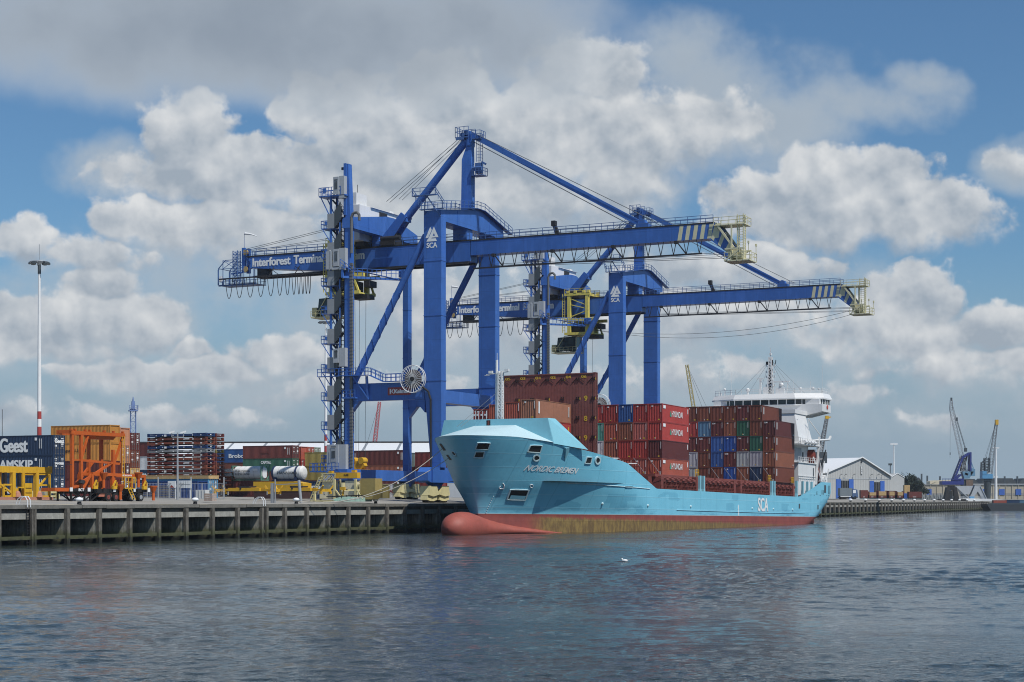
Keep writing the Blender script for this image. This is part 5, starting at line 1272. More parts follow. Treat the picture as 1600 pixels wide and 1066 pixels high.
# navy reefers at the left edge
rows_ = [('navy','Geest',1.95,'tall white serif name on a navy container, top of the left edge stack'),('navy','samskip',1.25,'navy container with pale squared lettering, middle of the left edge stack'),('navy','koko',.95,'navy container half hidden by the yellow frame, lowest at the left edge')]
z = GZ
for i, (c_, tx, th, lab) in enumerate(reversed(rows_)):
    o = container(lab, c_, H=HC, doors=True, group='containers stacked in the yard'); yard_box(o, 83.5, 245, z)
    if tx == 'Geest': side_text(o, tx, HC, 12.19, -3.75, .48, 2.05, width=5.1, bold=.018); lettering(tx, .62, (6.15,-1.0,1.75), (0,1,0), (0,0,1), o, width=1.95, bold=.022)
    elif tx == 'samskip': side_text(o, 'SAMSKIP', HC, 12.19, -4.6, .98, 1.3, width=6.9, bold=.02); lettering('SAMSKIP', .32, (6.15,-1.0,1.6), (0,1,0), (0,0,1), o, width=1.9, bold=.022)
    else: side_text(o, 'koko', HC, 12.19, -3.0, .35, 1.0, width=4.6, bold=.022)
    codes(o, HC, (3.6, 3.95)); z += HC
# orange block and the rows behind it
blk = [[('orange',0),('orange',0),('maroon',0),('dark red',0)],[('salmon',0),('salmon',1),('maroon',1),('maroon',1)],[('maroon',1),('brown',1),('light orange',1),('maroon',1)]]
nm = ['front row behind the orange lifting portal','second row behind the orange block','third row beside the stacked flatracks']
for r_, colm in enumerate(blk):
    z = GZ-.4*(r_ == 2)
    for t_ in range(3, -1, -1):
        c_, d_ = colm[t_]; H = HC if r_ < 2 else 2.7 if False else HC
        o = container(f'{c_} container, {ORD[t_] if t_ < 3 else "lowest"} of the {nm[r_]}', c_, H=H, doors=bool(d_), group='containers stacked in the yard'); yard_box(o, 172, 278, z - (.35 if r_ == 1 else .7 if r_ == 2 else 0)*(t_ < 3), back=r_*2.56)
        if r_ == 0 and t_ == 1: side_text(o, 'Hapag-Lloyd', H, 12.19, -4.2, 1.25, .75, width=5.4, bold=.015).data.materials[0] = BLACK
        if r_ == 0 and t_ == 2: codes(o, H)
        z += H
o = container('white container low behind the trailer and fence', 'white', L=6.058, H=ST, group='containers stacked in the yard'); yard_box(o, 233, 292, GZ)
for i, (c_, lab, zz) in enumerate((('navy','navy container with white letters in the gap left of the flatracks',GZ+2.6),('white','white container in the gap left of the flatracks',GZ+5.2),('maroon','maroon container in the gap left of the flatracks',GZ+7.8),('maroon','lowest maroon container in the gap left of the flatracks',GZ))):
    o = container(lab, c_, H=ST, group='containers stacked in the yard'); yard_box(o, 236, 330, zz)
    if c_ == 'navy': side_text(o, 'MAERSK', ST, 12.19, -.2, .7, 1.25, width=5.9, bold=.02)
# stacked flatracks
FLAT = {}
def flat_mesh(kind):
    if kind in FLAT: return FLAT[kind]
    m = MB(); L, W_ = 12.19, 2.438; l, w = L/2, W_/2
    m.box(-l+.5,l-.5,-w+.03,w-.03,.08,.26)
    for sy in (-1,1):
        y0, y1 = (w-.14,w) if sy > 0 else (-w,-w+.14)
        m.prism([(-l,.0),(-l,.32),(-l+1.9,.32),(-l+2.4,.44),(l-2.4,.44),(l-1.9,.32),(l,.32),(l,.0),(l-2.2,.0),(l-2.8,.10),(-l+2.8,.10),(-l+2.2,.0)], 'y', y0, y1)
    for sx in (-1,1):
        x0, x1 = (l-.35,l) if sx > 0 else (-l,-l+.35)
        for sy in (-1,1): y0, y1 = (w-.34,w) if sy > 0 else (-w,-w+.34); m.box(x0,x1,y0,y1,-.02,.56)
        m.box(x0+.05,x1-.05,-w+.34,w-.34,.05,.2); xx = (l-3.0,l-.4) if sx > 0 else (-l+.4,-l+3.0); m.box(xx[0],xx[1],-w+.25,w-.25,.40,.55)
    f = MB(); 
    for x in (-4.3,-3.0,-.8,1.4,3.2,4.9): f.box(x, x+.16+.1*(kind*7 % 3), -w-.012, -w, .14, .32)
    if kind % 3 == 0: f.box(-2.6,-2.1,-w-.012,-w,.05,.38)
    if kind % 3 == 1: f.box(1.6,2.6,-w-.012,-w,.18,.36)
    f.box(l,l+.012,-.2+.1*(kind % 3),.15,.2,.34)
    FLAT[kind] = (m.mesh('flatrack', [BOXC]), f.mesh('flatrack_marking', [LETTER])); return FLAT[kind]
fcols = ['blue','brown','brown','blue','grey','maroon','brown','maroon','brown','maroon','brown','maroon','brown','maroon','brown','maroon']
for r_, (n_, nm_) in enumerate(((16,'front pile'),(16,'pile behind the front one'),(7,'low pile at the right'))):
    for k in range(n_):
        a_, b_ = flat_mesh((k*5+r_) % 6); o = link('flatrack', a_); ti = n_-1-k
        c_ = fcols[ti] if r_ == 0 else 'brown' if (k % 3) else 'maroon'
        if r_ == 1 and ti == 4: c_ = 'olive'
        if r_ == 2 and ti < 2: c_ = 'white'
        word = ('topmost' if ti == 0 else 'lowest' if ti == n_-1 else f'{["second","third","fourth","fifth","sixth","seventh","eighth","ninth","tenth","eleventh","twelfth","thirteenth","fourteenth","fifteenth"][ti-1]} from the top')
        tag(o, f'{c_} folded flatrack, {word} of the {nm_}', 'flatrack', 'folded flatracks in piles'); j = random.uniform(.75,1.15); cc = COLS[c_]; jx = 1.25 if c_ in ('brown','maroon') else .5 if c_ == 'blue' else .8
        o.color = (cc[0]*j*jx, cc[1]*j*jx, cc[2]*j*jx, 1)
        L = 12.19; c0 = spot(322.5, 287) - V2*(L/2) + U2*(1.22+r_*2.62)
        if r_ == 2: c0 = spot(322.5, 287) - V2*(L/2-.8) + U2*(1.22+2*2.62+.6)
        place(o, (c0.x+random.uniform(-.04,.04), c0.y, GZ + k*(.672 if r_ < 2 else .70)), DR); link('flatrack_marking', b_, o)
# small containers and pallets in front of the flatracks
o = container('sky blue container under a timber deck, doors to the water', 'sky blue', H=HC, doors=True, group='containers stacked in the yard'); yard_box(o, 325.5, 258, 4.95); side_text(o, 'CS', HC, 12.19, 3.6, 1.5, .55, width=1.0, bold=.02)
m = MB(); m.box(-6.2,6.2,-1.28,1.28,0,.5)
for i in range(7): m.box(-6.25,6.25,-1.3+i*.37,-1.3+i*.37+.3,.5,.56)
pk = tag(m.build('timber_load', WOOD), 'long pale timber deck lying on the sky blue container', 'timber'); c0 = spot(325.5,258)-V2*6.1+U2*1.22; place(pk, (c0.x,c0.y,4.95+HC), DR)
o = container('dark blue container with faint white letters low beside the lamp post', 'blue', H=ST, group='containers stacked in the yard'); yard_box(o, 309, 252, 4.85); o.color = (.014,.05,.19,1); side_text(o, 'CONTAINER', ST, 12.19, .6, 1.75, .32, width=3.6)
for i, (px, w_, h_) in enumerate(((268.5,.65,.8),(288,1.15,.85))):
    m = MB(); m.box(-w_,w_,-.04,.04,0,h_*1.2); m.bar((-w_*.8,.06,-1.6),(-w_*.8,.06,.3),.08); m.bar((w_*.8,.06,-1.6),(w_*.8,.06,.3),.08)
    s_ = tag(m.build('notice_board', WHITE), ['narrow white notice board with a red arrow, left of the lamp post','wide white notice board right of the lamp post'][i], 'sign'); p_ = spot(px,236); place(s_, (p_.x,p_.y,6.3), DR)
    q = MB()
    if i == 0: q.add([(-.45,-.05,.05),(.45,-.05,.05),(.0,-.05,.42)],[(0,1,2)])
    else:
        for k in range(5): q.box(-.95+k*.4,-.93+k*.4,-.055,-.045,.05,.95)
        q.box(-1.05,1.05,-.055,-.045,.48,.51)
    q.build('notice_print', SIGNRED if i == 0 else SLATE, s_)
for i in range(5):
    m = MB()
    for k in range(8):
        for y in (-.5,0,.5): m.box(-.6,.6,y-.06,y+.06,k*.24,k*.24+.10)
        for x in (-.55,-.2,.15,.45): m.box(x,x+.12,-.62,.62,k*.24+.10,k*.24+.15)
        m.box(-.6,.6,-.62,-.55,k*.24+.02,k*.24+.12)
    p_ = spot(224+i*10.2, 240); o = tag(m.build('pallet_stack', mat('pallet_grey', (.15,.145,.14), .85, var=.3, scale=3)), ['grey pallet stack behind the fence, first from the trailer','grey pallet stack behind the fence, second from the trailer','grey pallet stack behind the fence, middle of five','grey pallet stack behind the fence, next to last towards the lamp','grey pallet stack behind the fence, nearest the lamp post'][i], 'pallets', 'grey pallet stacks'); place(o, (p_.x,p_.y,4.85), DR+R(8))
m = MB(); m.box(-.75,.75,-.5,.5,.1,1.25); m.box(-.8,.8,-.55,.55,0,.1)
for k in range(4): m.bar((-.78+k*.52,-.53,.1),(-.78+k*.52,-.53,1.25),.05)
o = tag(m.build('liquid_tote', mat('tote_white', (.55,.56,.56), .5, var=.1)), 'white caged liquid tote standing by the fence post', 'tank'); p_ = spot(317,236); place(o,(p_.x,p_.y,4.8),DR)
m = MB()
for k in range(4): m.box(-.62,.62,-.45,.45,k*.24,k*.24+.2)
o = tag(m.build('block_stack', mat('block_pink', (.42,.33,.28), .85, var=.3, scale=3)), 'low stack of pinkish concrete blocks in front of the sky blue container', 'blocks'); p_ = spot(328.5,214); place(o,(p_.x,p_.y,4.55),DR)
# yard fence
m = MB(); A, E = spot(196,236), spot(350,236); k = 9
rt = thing('mesh_fence', 'thin grey mesh fence with posts in front of the pallets', 'fence', (A.x,A.y,4.8), 0)
for i in range(k+1):
    p_ = A.lerp(E, i/k)-A; m = MB(); m.bar((p_.x,p_.y,0),(p_.x,p_.y,2.2 if i % 3 else 3.0),.11 if i % 3 else .16); m.build('fence_post', STEEL, rt)
m = MB(); d = E-A
for z in (.1,1.1,2.15): m.bar((0,0,z),(d.x,d.y,z),.045)
for i in range(70): p_ = d*(i/70); m.bar((p_.x,p_.y,.1),(p_.x,p_.y,2.15),.018)
m.build('fence_mesh', STEEL, rt)
# lamp posts
def lamp_post(px, D, z, top, label, heads):
    p_ = spot(px, D); r = thing('lamp_post', label, 'lamp post', (p_.x,p_.y,z), 0); h = top-z
    m = MB(); m.tube((0,0,0),(0,0,h),.16,10,.09); m.build('post', STEEL, r)
    m = MB(); m.bar((-.75,0,h-.6),(.75,0,h-.6),.1); m.bar((-.75,0,h-.6),(-.75,0,h-.1),.08); m.bar((.75,0,h-.6),(.75,0,h-.1),.08); m.build('bracket', STEEL, r)
    for sx in heads:
        m = MB(); m.hexa([(sx*.75-.35,-.15,h-.15),(sx*.75+.35,-.15,h-.0),(sx*.75+.35,.15,h-.0),(sx*.75-.35,.15,h-.15),(sx*.75-.35,-.15,h+.05),(sx*.75+.35,-.15,h+.25),(sx*.75+.35,.15,h+.25),(sx*.75-.35,.15,h+.05)]); m.build('lamp_head', WHITE, r)
lamp_post(277.5, 225, 4.7, HCAM+(782-676)/FPX*225, 'slim grey lamp post with two lamp heads before the flatrack pile', (-1,1))
# high masts
def high_mast(px, D, top_py, label, hoop, lo=(643,655,667,679)):
    p_ = spot(px, D); r = thing('light_mast', label, 'light mast', (p_.x,p_.y,GZ), 0, 'tall lighting masts'); s_ = D/FPX
    zz = lambda py: HCAM+(782-py)*s_-GZ
    h = zz(top_py); m = MB(); rad = lambda z: .42-.24*z/h
    def seg(m, z0, z1): m.tube((0,0,z0),(0,0,z1),rad(z0),14,rad(z1),True)
    seg(m, zz(lo[0]), h); seg(m, zz(lo[2]), zz(lo[1])); sh = m.build('mast_shaft', WHITE, r); smooth_by_angle(sh)
    m = MB(); seg(m, zz(lo[1]), zz(lo[0])); seg(m, 0, zz(lo[2])); b = m.build('red_band', mat('mast_red', (.36,.05,.045), .5), r); smooth_by_angle(b)
    m = MB(); m.tube((0,0,h-.6),(0,0,h-.1),.35,12,.5); m.bar((0,0,h),(0,0,h+2.6),.07)
    for i in range(10):
        t = 2*math.pi*i/10; x, y = math.cos(t), math.sin(t); m.bar((x*.3,y*.3,h-.3),(x*1.5,y*1.5,h-.25),.08)
    m.path([(1.45*math.cos(2*math.pi*i/20),1.45*math.sin(2*math.pi*i/20),h-.25) for i in range(21)],.05,5)
    m.build('lamp_ring', STEEL, r)
    for i in range(10):
        t = 2*math.pi*i/10; x, y = math.cos(t), math.sin(t); m = MB(); m.hexa([(x*a+y*b,y*a-x*b,z) for a,b,z in ((1.1,-.28,h-.55),(1.75,-.28,h-.62),(1.75,.28,h-.62),(1.1,.28,h-.55),(1.1,-.24,h-.3),(1.7,-.24,h-.35),(1.7,.24,h-.35),(1.1,.24,h-.3))]); m.build('lamp_head', SLATE, r)
    if hoop: m = MB(); m.tube((0,0,h-2.2),(0,0,h-.8),rad(h)*1.5,8); m.build('winch_sleeve', SLATE, r)
high_mast(61.5, 281, 407, 'tall white light mast with red and white bands, left of everything', True)
high_mast(509, 386, 501, 'tall white light mast with red bands behind the crane stair tower', False, (679,689,697,704))
# containers behind the tanks
rows2 = [('maroon','maroon container over the green one, nameplate patch on its side',352),('green','green container with CAPITAL in white letters',352),('brown','brown container under the green one, behind the tanks',352),('maroon','lowest maroon container behind the tank containers',352)]
z = GZ
for c_, lab, D in reversed(rows2):
    o = container(lab, c_, H=2.66, doors=True, group='containers behind the tanks'); yard_box(o, 457, D, z); codes(o, 2.66)
    if c_ == 'green': side_text(o, 'CAPITAL', 2.66, 12.19, -1.6, 1.55, .6, width=2.5, bold=.02); o.color = (.04,.125,.085,1)
    if c_ == 'maroon' and z > 10: q = MB(); q.box(-1.6,.4,-1.245,-1.234,1.1,1.4); q.build('name_patch', REDOX, o); o.color = (.15,.04,.033,1)
    z += 2.66
for k, (c_, d_) in enumerate((('blue',0),('brown',0))):
    o = container(['royal blue container with a white word, left of the maroon one','brown container under the royal blue one'][k], c_, H=HC, group='containers behind the tanks'); yard_box(o, 388, 366, GZ+(2*2.66 if k else 2*2.66+HC)-.8)
    if c_ == 'blue': side_text(o, 'Brobo', HC, 12.19, 1.1, 1.0, .85, width=3.9, bold=.02); o.color = (.02,.085,.26,1)
for k, c_ in enumerate(('brown','maroon')):
    o = container(['brown container low behind the white tank','maroon container lowest behind the white tank'][k], c_, H=ST, group='containers behind the tanks'); yard_box(o, 388, 366, GZ+(ST if k == 0 else 0))
ends = [[('orange red',0,467.5),('orange red',1,474.5),('grey green',1,481.5)],[('red',1,467.5),('maroon',0,474.5),('rust brown',0,481.5)],[('pale red',1,467.5),('white',0,474.5),('maroon',0,481.5)],[('maroon',0,467.5),('brown',0,474.5),('maroon',0,481.5)]]
for t_, rr in enumerate(ends):
    for k, (c_, d_, px) in enumerate(rr):
        o = container(f'{c_} container end, {["left","middle","right"][k]} of three side by side, {["topmost","second from the top","third from the top","lowest"][t_]} tier', c_, H=2.62, doors=bool(d_), group='containers behind the tanks'); yard_box(o, 457, 352, GZ+2.62*(3-t_), back=3.2+k*2.55)
for k, (c_, lab) in enumerate((('maroon','maroon container under the olive ones beside the stair tower'),('olive','lower olive container behind the stair tower'),('olive','upper olive container behind the stair tower'))):
    o = container(lab, c_, L=12.192, H=2.9, group='containers behind the tanks'); yard_box(o, 538, 352, GZ+[1.2,4.1,7.0][k]-.6); codes(o, 2.9, (-4.6,-4.3))
m = MB(); m.box(-6,6,-1.2,1.2,0,.6); o = tag(m.build('support_plinth', CONC), 'low concrete plinth under the maroon and olive containers', 'plinth'); c0 = spot(538,352)-V2*6.1+U2*1.22; place(o,(c0.x,c0.y,GZ),DR)
# reddish wall of containers under the crane
for k, (c_, px, D, lvl, lab) in enumerate((('rust brown',632,332,1,'rust brown container behind the crane, second tier under the maroon one'),('maroon',632,332,2,'long maroon container on top behind the landside crane legs'),('maroon',632,332,0,'lowest maroon container behind the landside crane legs'),
        ('red',560,345,2,'bright red container peeping left of the long maroon one'),('maroon',560,345,1,'maroon container half hidden behind the crane mast'),('brown',560,345,0,'brown container lowest behind the crane mast'),
        ('grey green',664,350,2,'grey green container in the dark gap beside the waterside leg'),('dark red',690,345,2,'dark red container top right behind the bow'),('maroon',690,345,1,'maroon container in the middle behind the bow'),('dark red',690,345,0,'dark red container lowest behind the bow'),('maroon',664,350,1,'maroon container in the dark gap, middle'),('brown',664,350,0,'brown container in the dark gap, lowest'))):
    H = 2.95; o = container(lab, c_, L=12.192 if k < 3 else 6.058, H=HC, doors=c_ == 'grey green', group='containers behind the crane'); yard_box(o, px, D, GZ+.4+lvl*2.9)
    if k < 3: codes(o, HC, (-5.2,-4.9)); codes(o, HC, (5.4,5.65))
m = MB(); m.box(-14,14,-1.2,1.2,0,.4); o = tag(m.build('support_plinth', CONC), 'long low concrete plinth under the containers behind the crane', 'plinth'); c0 = spot(650,343)-V2*9+U2*1.22; place(o,(c0.x,c0.y,GZ),DR)
o = container('white ribbed container with a faded red logo below the crane sill', 'white', L=6.058, H=ST, group='containers behind the crane'); yard_box(o, 620, 312, GZ-.2); side_text(o, 'VG', ST, 6.06, 1.2, .9, .6, width=1.4).data.materials[0] = SIGNRED
o = container('olive container low at the foot of the crane', 'olive', L=6.058, H=ST, group='containers behind the crane'); yard_box(o, 598, 308, GZ-.3); o.color = (.17,.14,.045,1)
# tank containers on flat trailers
def tank(px, D, z, frame_col, label, words, band):
    r = thing('tank_container', label, 'tank container', (0,0,0), 0, 'tank containers'); c0 = spot(px, D)-V2*3.03+U2*1.22; place(r, (c0.x,c0.y,z), DR)
    m = MB(); m.tube((-2.55,0,1.28),(2.55,0,1.28),1.16,28)
    for sx in (-1,1):
        pr = [(2.55,1.16),(2.75,1.0),(2.86,.7),(2.9,.35)]
        for (x0,r0),(x1,r1) in zip(pr, pr[1:]): m.tube((sx*x0,0,1.28),(sx*x1,0,1.28),r0,28,r1,x1 > 2.88)
    sh = m.build('tank_shell', TANKW, r); smooth_by_angle(sh, 40)
    m = MB()
    for x in (-1.6,-.6,.4,1.4): m.path([(x,1.175*math.cos(2*math.pi*i/28),1.28+1.175*math.sin(2*math.pi*i/28)) for i in range(29)],.012,4)
    m.build('tank_hoop', SLATE, sh)
    m = MB()
    if band:
        for x0, x1 in ((-2.95,-2.62),(1.55,1.9)): m.tube((x0,0,1.28),(x1,0,1.28),1.2,28)
        m.box(-2.9,2.9,-1.1,1.1,0,.16)
        for sx in (-2.3,1.75): m.box(sx-.25,sx+.25,-1.1,1.1,.16,.6)
    else:
        for sx in (-1,1):
            x0, x1 = (2.9,3.03) if sx > 0 else (-3.03,-2.9)
            for sy in (-1,1): y0, y1 = (1.06,1.22) if sy > 0 else (-1.22,-1.06); m.box(x0,x1,y0,y1,0,2.55)
            m.box(x0,x1,-1.06,1.06,0,.16); m.box(x0,x1,-1.06,1.06,2.4,2.55)
            for sy in (-1,1):
                for z0,z1 in ((.16,.75),(2.4,1.8)): m.bar((sx*2.96,sy*1.1,z1),(sx*2.96,sy*.55,z0),.12)
        for sy in (-1,1): m.bar((-2.9,sy*1.14,.1),(2.9,sy*1.14,.1),.14)
    m.build('tank_frame', frame_col, r)
    if words == 1:
        for k_ in range(2): q = lettering(['STAKENBERG','KONSTANZ'][k_], .34, (-2.3,-1.21,1.45-k_*.5), (1,0,0), (0,0,1), r, SLATE, width=3.0, bold=.01)
        m = MB(); m.box(1.3,2.3,-1.205,-1.19,1.6,2.0); m.build('placard', WHITE, r)
        m = MB(); m.prism([(-.35,.45),(.35,.45),(.6,.75),(.6,1.85),(.35,2.15),(-.35,2.15),(-.6,1.85),(-.6,.75)],'x',2.9,2.96); m.build('end_walkway', WHITE, r)
    else: lettering('HANNAMA', .5, (-1.7,-1.21,1.05), (1,0,0), (0,0,1), r, SLATE, width=3.9, bold=.012)
    return r
GREENF = mat('frame_green', (.10,.24,.17), .5); NAVYF = mat('frame_navy', (.02,.035,.09), .5)
tank(408, 290, 7.95, GREENF, 'white tank container in a pale green frame', 1, False); tank(471, 283, 7.85, NAVYF, 'white tank container with dark blue end rings and bold dark lettering', 2, True)
for k, (px, D, c_, lab) in enumerate((('408',290,'maroon','maroon container carrying the green framed tank'),('471',283,'dark brown','dark brown container carrying the tank with dark blue rings'))):
    o = container(lab, c_, L=6.058, H=ST, group='containers under the tanks'); yard_box(o, int(px), D, (7.95 if k == 0 else 7.85)-ST)
# yellow lowbeds and hire containers in front of the tanks
def yellow_spreader(px, D, z, L, label):
    """telescopic lifting beam: main box, sliding ends, corner locks, guide flippers"""
    r = thing('lifting_spreader', label, 'spreader', (0,0,0), 0, 'yellow lifting spreaders'); c0 = spot(px,D)-V2*(L/2)+U2*1.2; place(r,(c0.x,c0.y,z),DR); l = L/2
    m = MB(); m.box(-l*.55,l*.55,-.95,-.5,.55,1.0); m.box(-l*.55,l*.55,.5,.95,.55,1.0); m.box(-1.6,1.6,-.5,.5,.6,1.05); m.box(-l,l,-.35,-.1,.6,.85); m.box(-l,l,.1,.35,.6,.85); m.build('main_beam', YELLOW, r)
    for sx in (-1,1):
        m = MB(); m.box(min(sx*l,sx*(l-.35)),max(sx*l,sx*(l-.35)),-1.2,1.2,.45,.85)
        for sy in (-1,1): m.box(min(sx*l,sx*(l-.3)),max(sx*l,sx*(l-.3)),sy*1.2-.15,sy*1.2+.15,.15,.5); m.bar((sx*(l-.1),sy*1.15,.8),(sx*(l+.25),sy*1.3,1.3),.2); m.bar((sx*(l-1.6),sy*.9,.7),(sx*(l-.3),sy*1.1,.7),.16)
        m.build('end_beam', YELLOW, r)
    for x in (-l*.8,l*.8):
        m = MB(); m.bar((x,-.8,0),(x,-.8,.5),.16); m.bar((x,.8,0),(x,.8,.5),.16); m.build('stand', STEEL, r)
    m = MB(); m.box(-.9,.9,-.9,.9,1.0,1.25); m.tube((-.5,-1.0,.9),(-.5,1.0,.9),.16,8); m.build('hydraulics', CRANE_D, r)
    return r
yellow_spreader(424, 238, 5.35, 9.6, 'long yellow lifting spreader lying on stands under the green framed tank'); yellow_spreader(503, 236, 5.35, 9.0, 'long yellow lifting spreader lying before the navy container')
o = container('navy container with rounded white letters behind the yellow spreader', 'navy', L=12.192, H=ST, group='containers under the tanks'); yard_box(o, 520, 256, 5.0-.15); side_text(o, 'S2T', ST, 12.19, 2.3, 1.15, .8, width=2.9, bold=.025)
m = MB(); m.prism([(-4.2,0),(4.2,0),(4.2,1.1),(2.6,1.35),(-4.2,1.35)],'y',-1.15,1.15); o = tag(m.build('skip_body', YELLOW), 'yellow open skip body under the ringed tank', 'skip'); c0 = spot(478,246)-V2*4; place(o,(c0.x,c0.y,5.95),DR)
m = MB(); m.box(-4.1,4.1,-1.1,1.1,0,1.1); o = tag(m.build('flat_trailer', mat('trailer_brown', (.06,.03,.028), .7, var=.2)), 'dark brown trailer bed under the yellow skip body', 'trailer'); place(o,(c0.x,c0.y,4.85),DR)
# white sheds behind everything
def shed_roof_mat():
    m = bpy.data.materials.new('shed_roof'); m.use_nodes = True; t = m.node_tree; t.nodes.clear(); n = NT(t)
    co = n.node('ShaderNodeTexCoord').outputs['Object']; x, y, z = n.sep(co)
    f = n.m('FRACT', n.m('MULTIPLY', n.m('ADD', x, n.m('MULTIPLY', y, .0)), .105)); line = n.m('LESS_THAN', f, .075)
    c = n.mix(line, (.66,.68,.69), (.22,.24,.26)); b = n.node('ShaderNodeBsdfPrincipled'); n.put(b.inputs['Base Color'], c); b.inputs['Roughness'].default_value = .5
    o = n.node('ShaderNodeOutputMaterial'); t.links.new(b.outputs[0], o.inputs[0]); return m
r = thing('warehouse', 'long shed with a white ribbed roof and a dark ridge behind the containers', 'warehouse', (-80,470,GZ), R(-2))
m = MB(); m.box(-75,78,0,40,0,11.0); m.build('wall', PANEL, r)
m = MB(); m.add([(-75.5,-1,11.0),(78.5,-1,11.0),(78.5,20,15.7),(-75.5,20,15.7),(-75.5,41,11.0),(78.5,41,11.0)], [(0,1,2,3),(3,2,5,4)]); m.build('roof', shed_roof_mat(), r)
m = MB(); m.box(-75.5,78.5,19.6,20.4,15.7,16.05); m.build('ridge_cap', CRANE_D, r)
m = MB(); m.add([(-75.2,0,11),(-75.2,20,15.6),(-75.2,40,11)],[(0,1,2)]); m.add([(78.2,0,11),(78.2,20,15.6),(78.2,40,11)],[(2,1,0)]); m.build('gable', PANEL, r)
# far lattice tower, far cranes
p_ = spot(208,520); m = MB(); m.lattice((0,0,0),(0,0,27),1.5,1.5,14,.09,.04); m.box(-1.3,1.3,-1.3,1.3,26.2,26.5); m.rail([(-1.3,-1.3,26.5),(1.3,-1.3,26.5),(1.3,1.3,26.5)],1.4,1.2,.06); m.box(-.5,.5,-.5,.5,26.5,29.2); m.tube((0,0,29.2),(0,0,30.6),.3,8,.1)
o = tag(m.build('lattice_tower', mat('tower_blue', (.13,.19,.36), .5)), 'thin blue lattice tower rising behind the brown container stack', 'tower'); place(o,(p_.x,p_.y,GZ),R(20))  # muted blue carries the distance haze in the colour
def far_jib(p0, p1, D, label, mt, ropes, head):
    (x0,y0), (x1,y1) = p0, p1; s_ = D/FPX; r = thing('distant_crane', label, 'crane', ((x0-800)*s_, D, HCAM+(782-y0)*s_))
    dx, dz = (x1-x0)*s_, (y0-y1)*s_; m = MB(); m.lattice((0,0,0),(dx,0,dz),1.4,.9,16,.13,.075); m.build('lattice_jib', mt, r)
    m = MB()
    for ox in ropes: m.tube((dx,0,dz),(ox*s_,0,0),.05,4)
    m.build('jib_ropes', WIRE, r)
    if head: m = MB(); m.box(dx-.6,dx+.6,-.6,.6,dz-.4,dz+.7); m.bar((dx,0,dz),(dx+1.4,0,dz+.3),.4); m.build('jib_head', YELLOW, r)
    zb = HCAM+(782-y0)*s_-GZ
    m = MB(); m.box(-2.2,2.2,-1.8,1.8,-2.2,1.6); m.tube((0,0,-zb),(0,0,-2.2),1.1,10); m.build('slewing_house', SLATE, r)
RJ = mat('jib_red', (.40,.10,.11), .5)
far_jib((584,705),(593,628),620,'thin red crane jib seen between the blue crane legs', RJ, (-14,), False)
m = MB()
far_jib((1094,700),(1073,570),640,'slender yellow and grey crane jib rising behind the after containers', mat('jib_yellow', (.36,.30,.12), .6), (40,26), False)
far_jib((1281,714),(1292,653),600,'grey crane jib with a yellow head right of the ship bridge', mat('jib_grey', (.20,.21,.22), .6), (-10,-5), True)
m = MB(); m.bar((0,0,0),(0,0,6.5),.08); o = tag(m.build('radio_pole', CRANE_D), 'thin dark pole standing up behind the left edge containers', 'pole'); p_ = spot(3.5,300); place(o,(p_.x,p_.y,GZ+8.7),0)

# ---------------------------------------------------------------- things on the apron
# orange lifting portal on a skeletal trailer
AZ = 4.5
r = thing('skeletal_trailer', 'black skeletal trailer with twin rear wheels on the quay apron', 'trailer', (0,0,0)); c0 = spot(98,199.5); TR0 = c0.copy()
ang = math.atan2(CU, SU)                      # runs along the quay
place(r, (c0.x,c0.y,AZ), ang)                 # local x = along the quay, y = away from the water
m = MB(); m.box(0,14.2,-1.1,-.8,1.15,1.45); m.box(0,14.2,.8,1.1,1.15,1.45); m.box(0,9.5,-.45,-.25,.9,1.5); m.box(0,14.2,.25,.45,.9,1.5); m.box(9.5,14.2,-.45,-.25,.9,1.5)
for x in (.1,4.2,7.0,10.6,14.0): m.box(x-.15,x+.15,-1.22,1.22,1.15,1.5)
m.box(4.4,11.6,-1.15,-.85,.95,1.5); m.build('chassis', BLACK, r)
m = MB()
for x in (.3,2.6,3.6): m.bar((x,-1.0,1.15),(x,-1.0,0),.18); m.bar((x,1.0,1.15),(x,1.0,0),.18)
for y in (-1.0,1.0): m.bar((.3,y,1.1),(2.4,y,.1),.12); m.bar((2.6,y,.1),(4.4,y,1.1),.12); m.bar((2.4,y,.1),(1.3,y,1.1),.12); m.bar((4.4,y,1.1),(5.3,y,.9),.14); m.bar((3.7,y,.05),(5.6,y,1.1),.12)
m.build('support_leg', BLACK, r)
for i, x in enumerate((6.6,8.0,10.9,12.7)):
    for y in (-1.0,1.0):
        m = MB(); m.tube((x,y-.28,.5),(x,y+.28,.5),.5,20); w_ = m.build('wheel', RUBBER, r); m = MB(); m.tube((x,y-.3 if y < 0 else y+.26,.5),(x,y-.26 if y < 0 else y+.3,.5),.27,14); m.tube((x,y-.34 if y < 0 else y+.3,.5),(x,y-.3 if y < 0 else y+.34,.5),.1,8); m.build('rim', STEEL if i > 1 else REDOXL, w_)
m = MB(); m.box(5.1,7.4,-1.05,-.7,.55,1.0); m.build('tool_box', mat('salmon_box', (.45,.17,.11), .6, var=.15), r)
for x in (0.0,3.1,7.7,8.9,11.4,14.2):
    m = MB(); m.box(x-.2,x+.25,-1.28,-1.2,1.15,1.6); m.build('white_plate', WHITE, r)
lettering('BCT', .32, (1.3,-1.235,1.18), (1,0,0), (0,0,1), r, width=.95, bold=.02)
m = MB(); m.box(-2.5,.0,-1.0,1.0,1.15,1.55); gn = m.build('front_beam', ORANGE, r)
r = thing('lifting_portal', 'tall orange steel lifting portal standing on the skeletal trailer', 'lifting frame', (TR0.x,TR0.y,AZ+1.5), ang)
def ob(*bars, **k):
    m = MB()
    for b in bars: m.bar(*b)
    return m.build(k['n'], ORANGE, r)
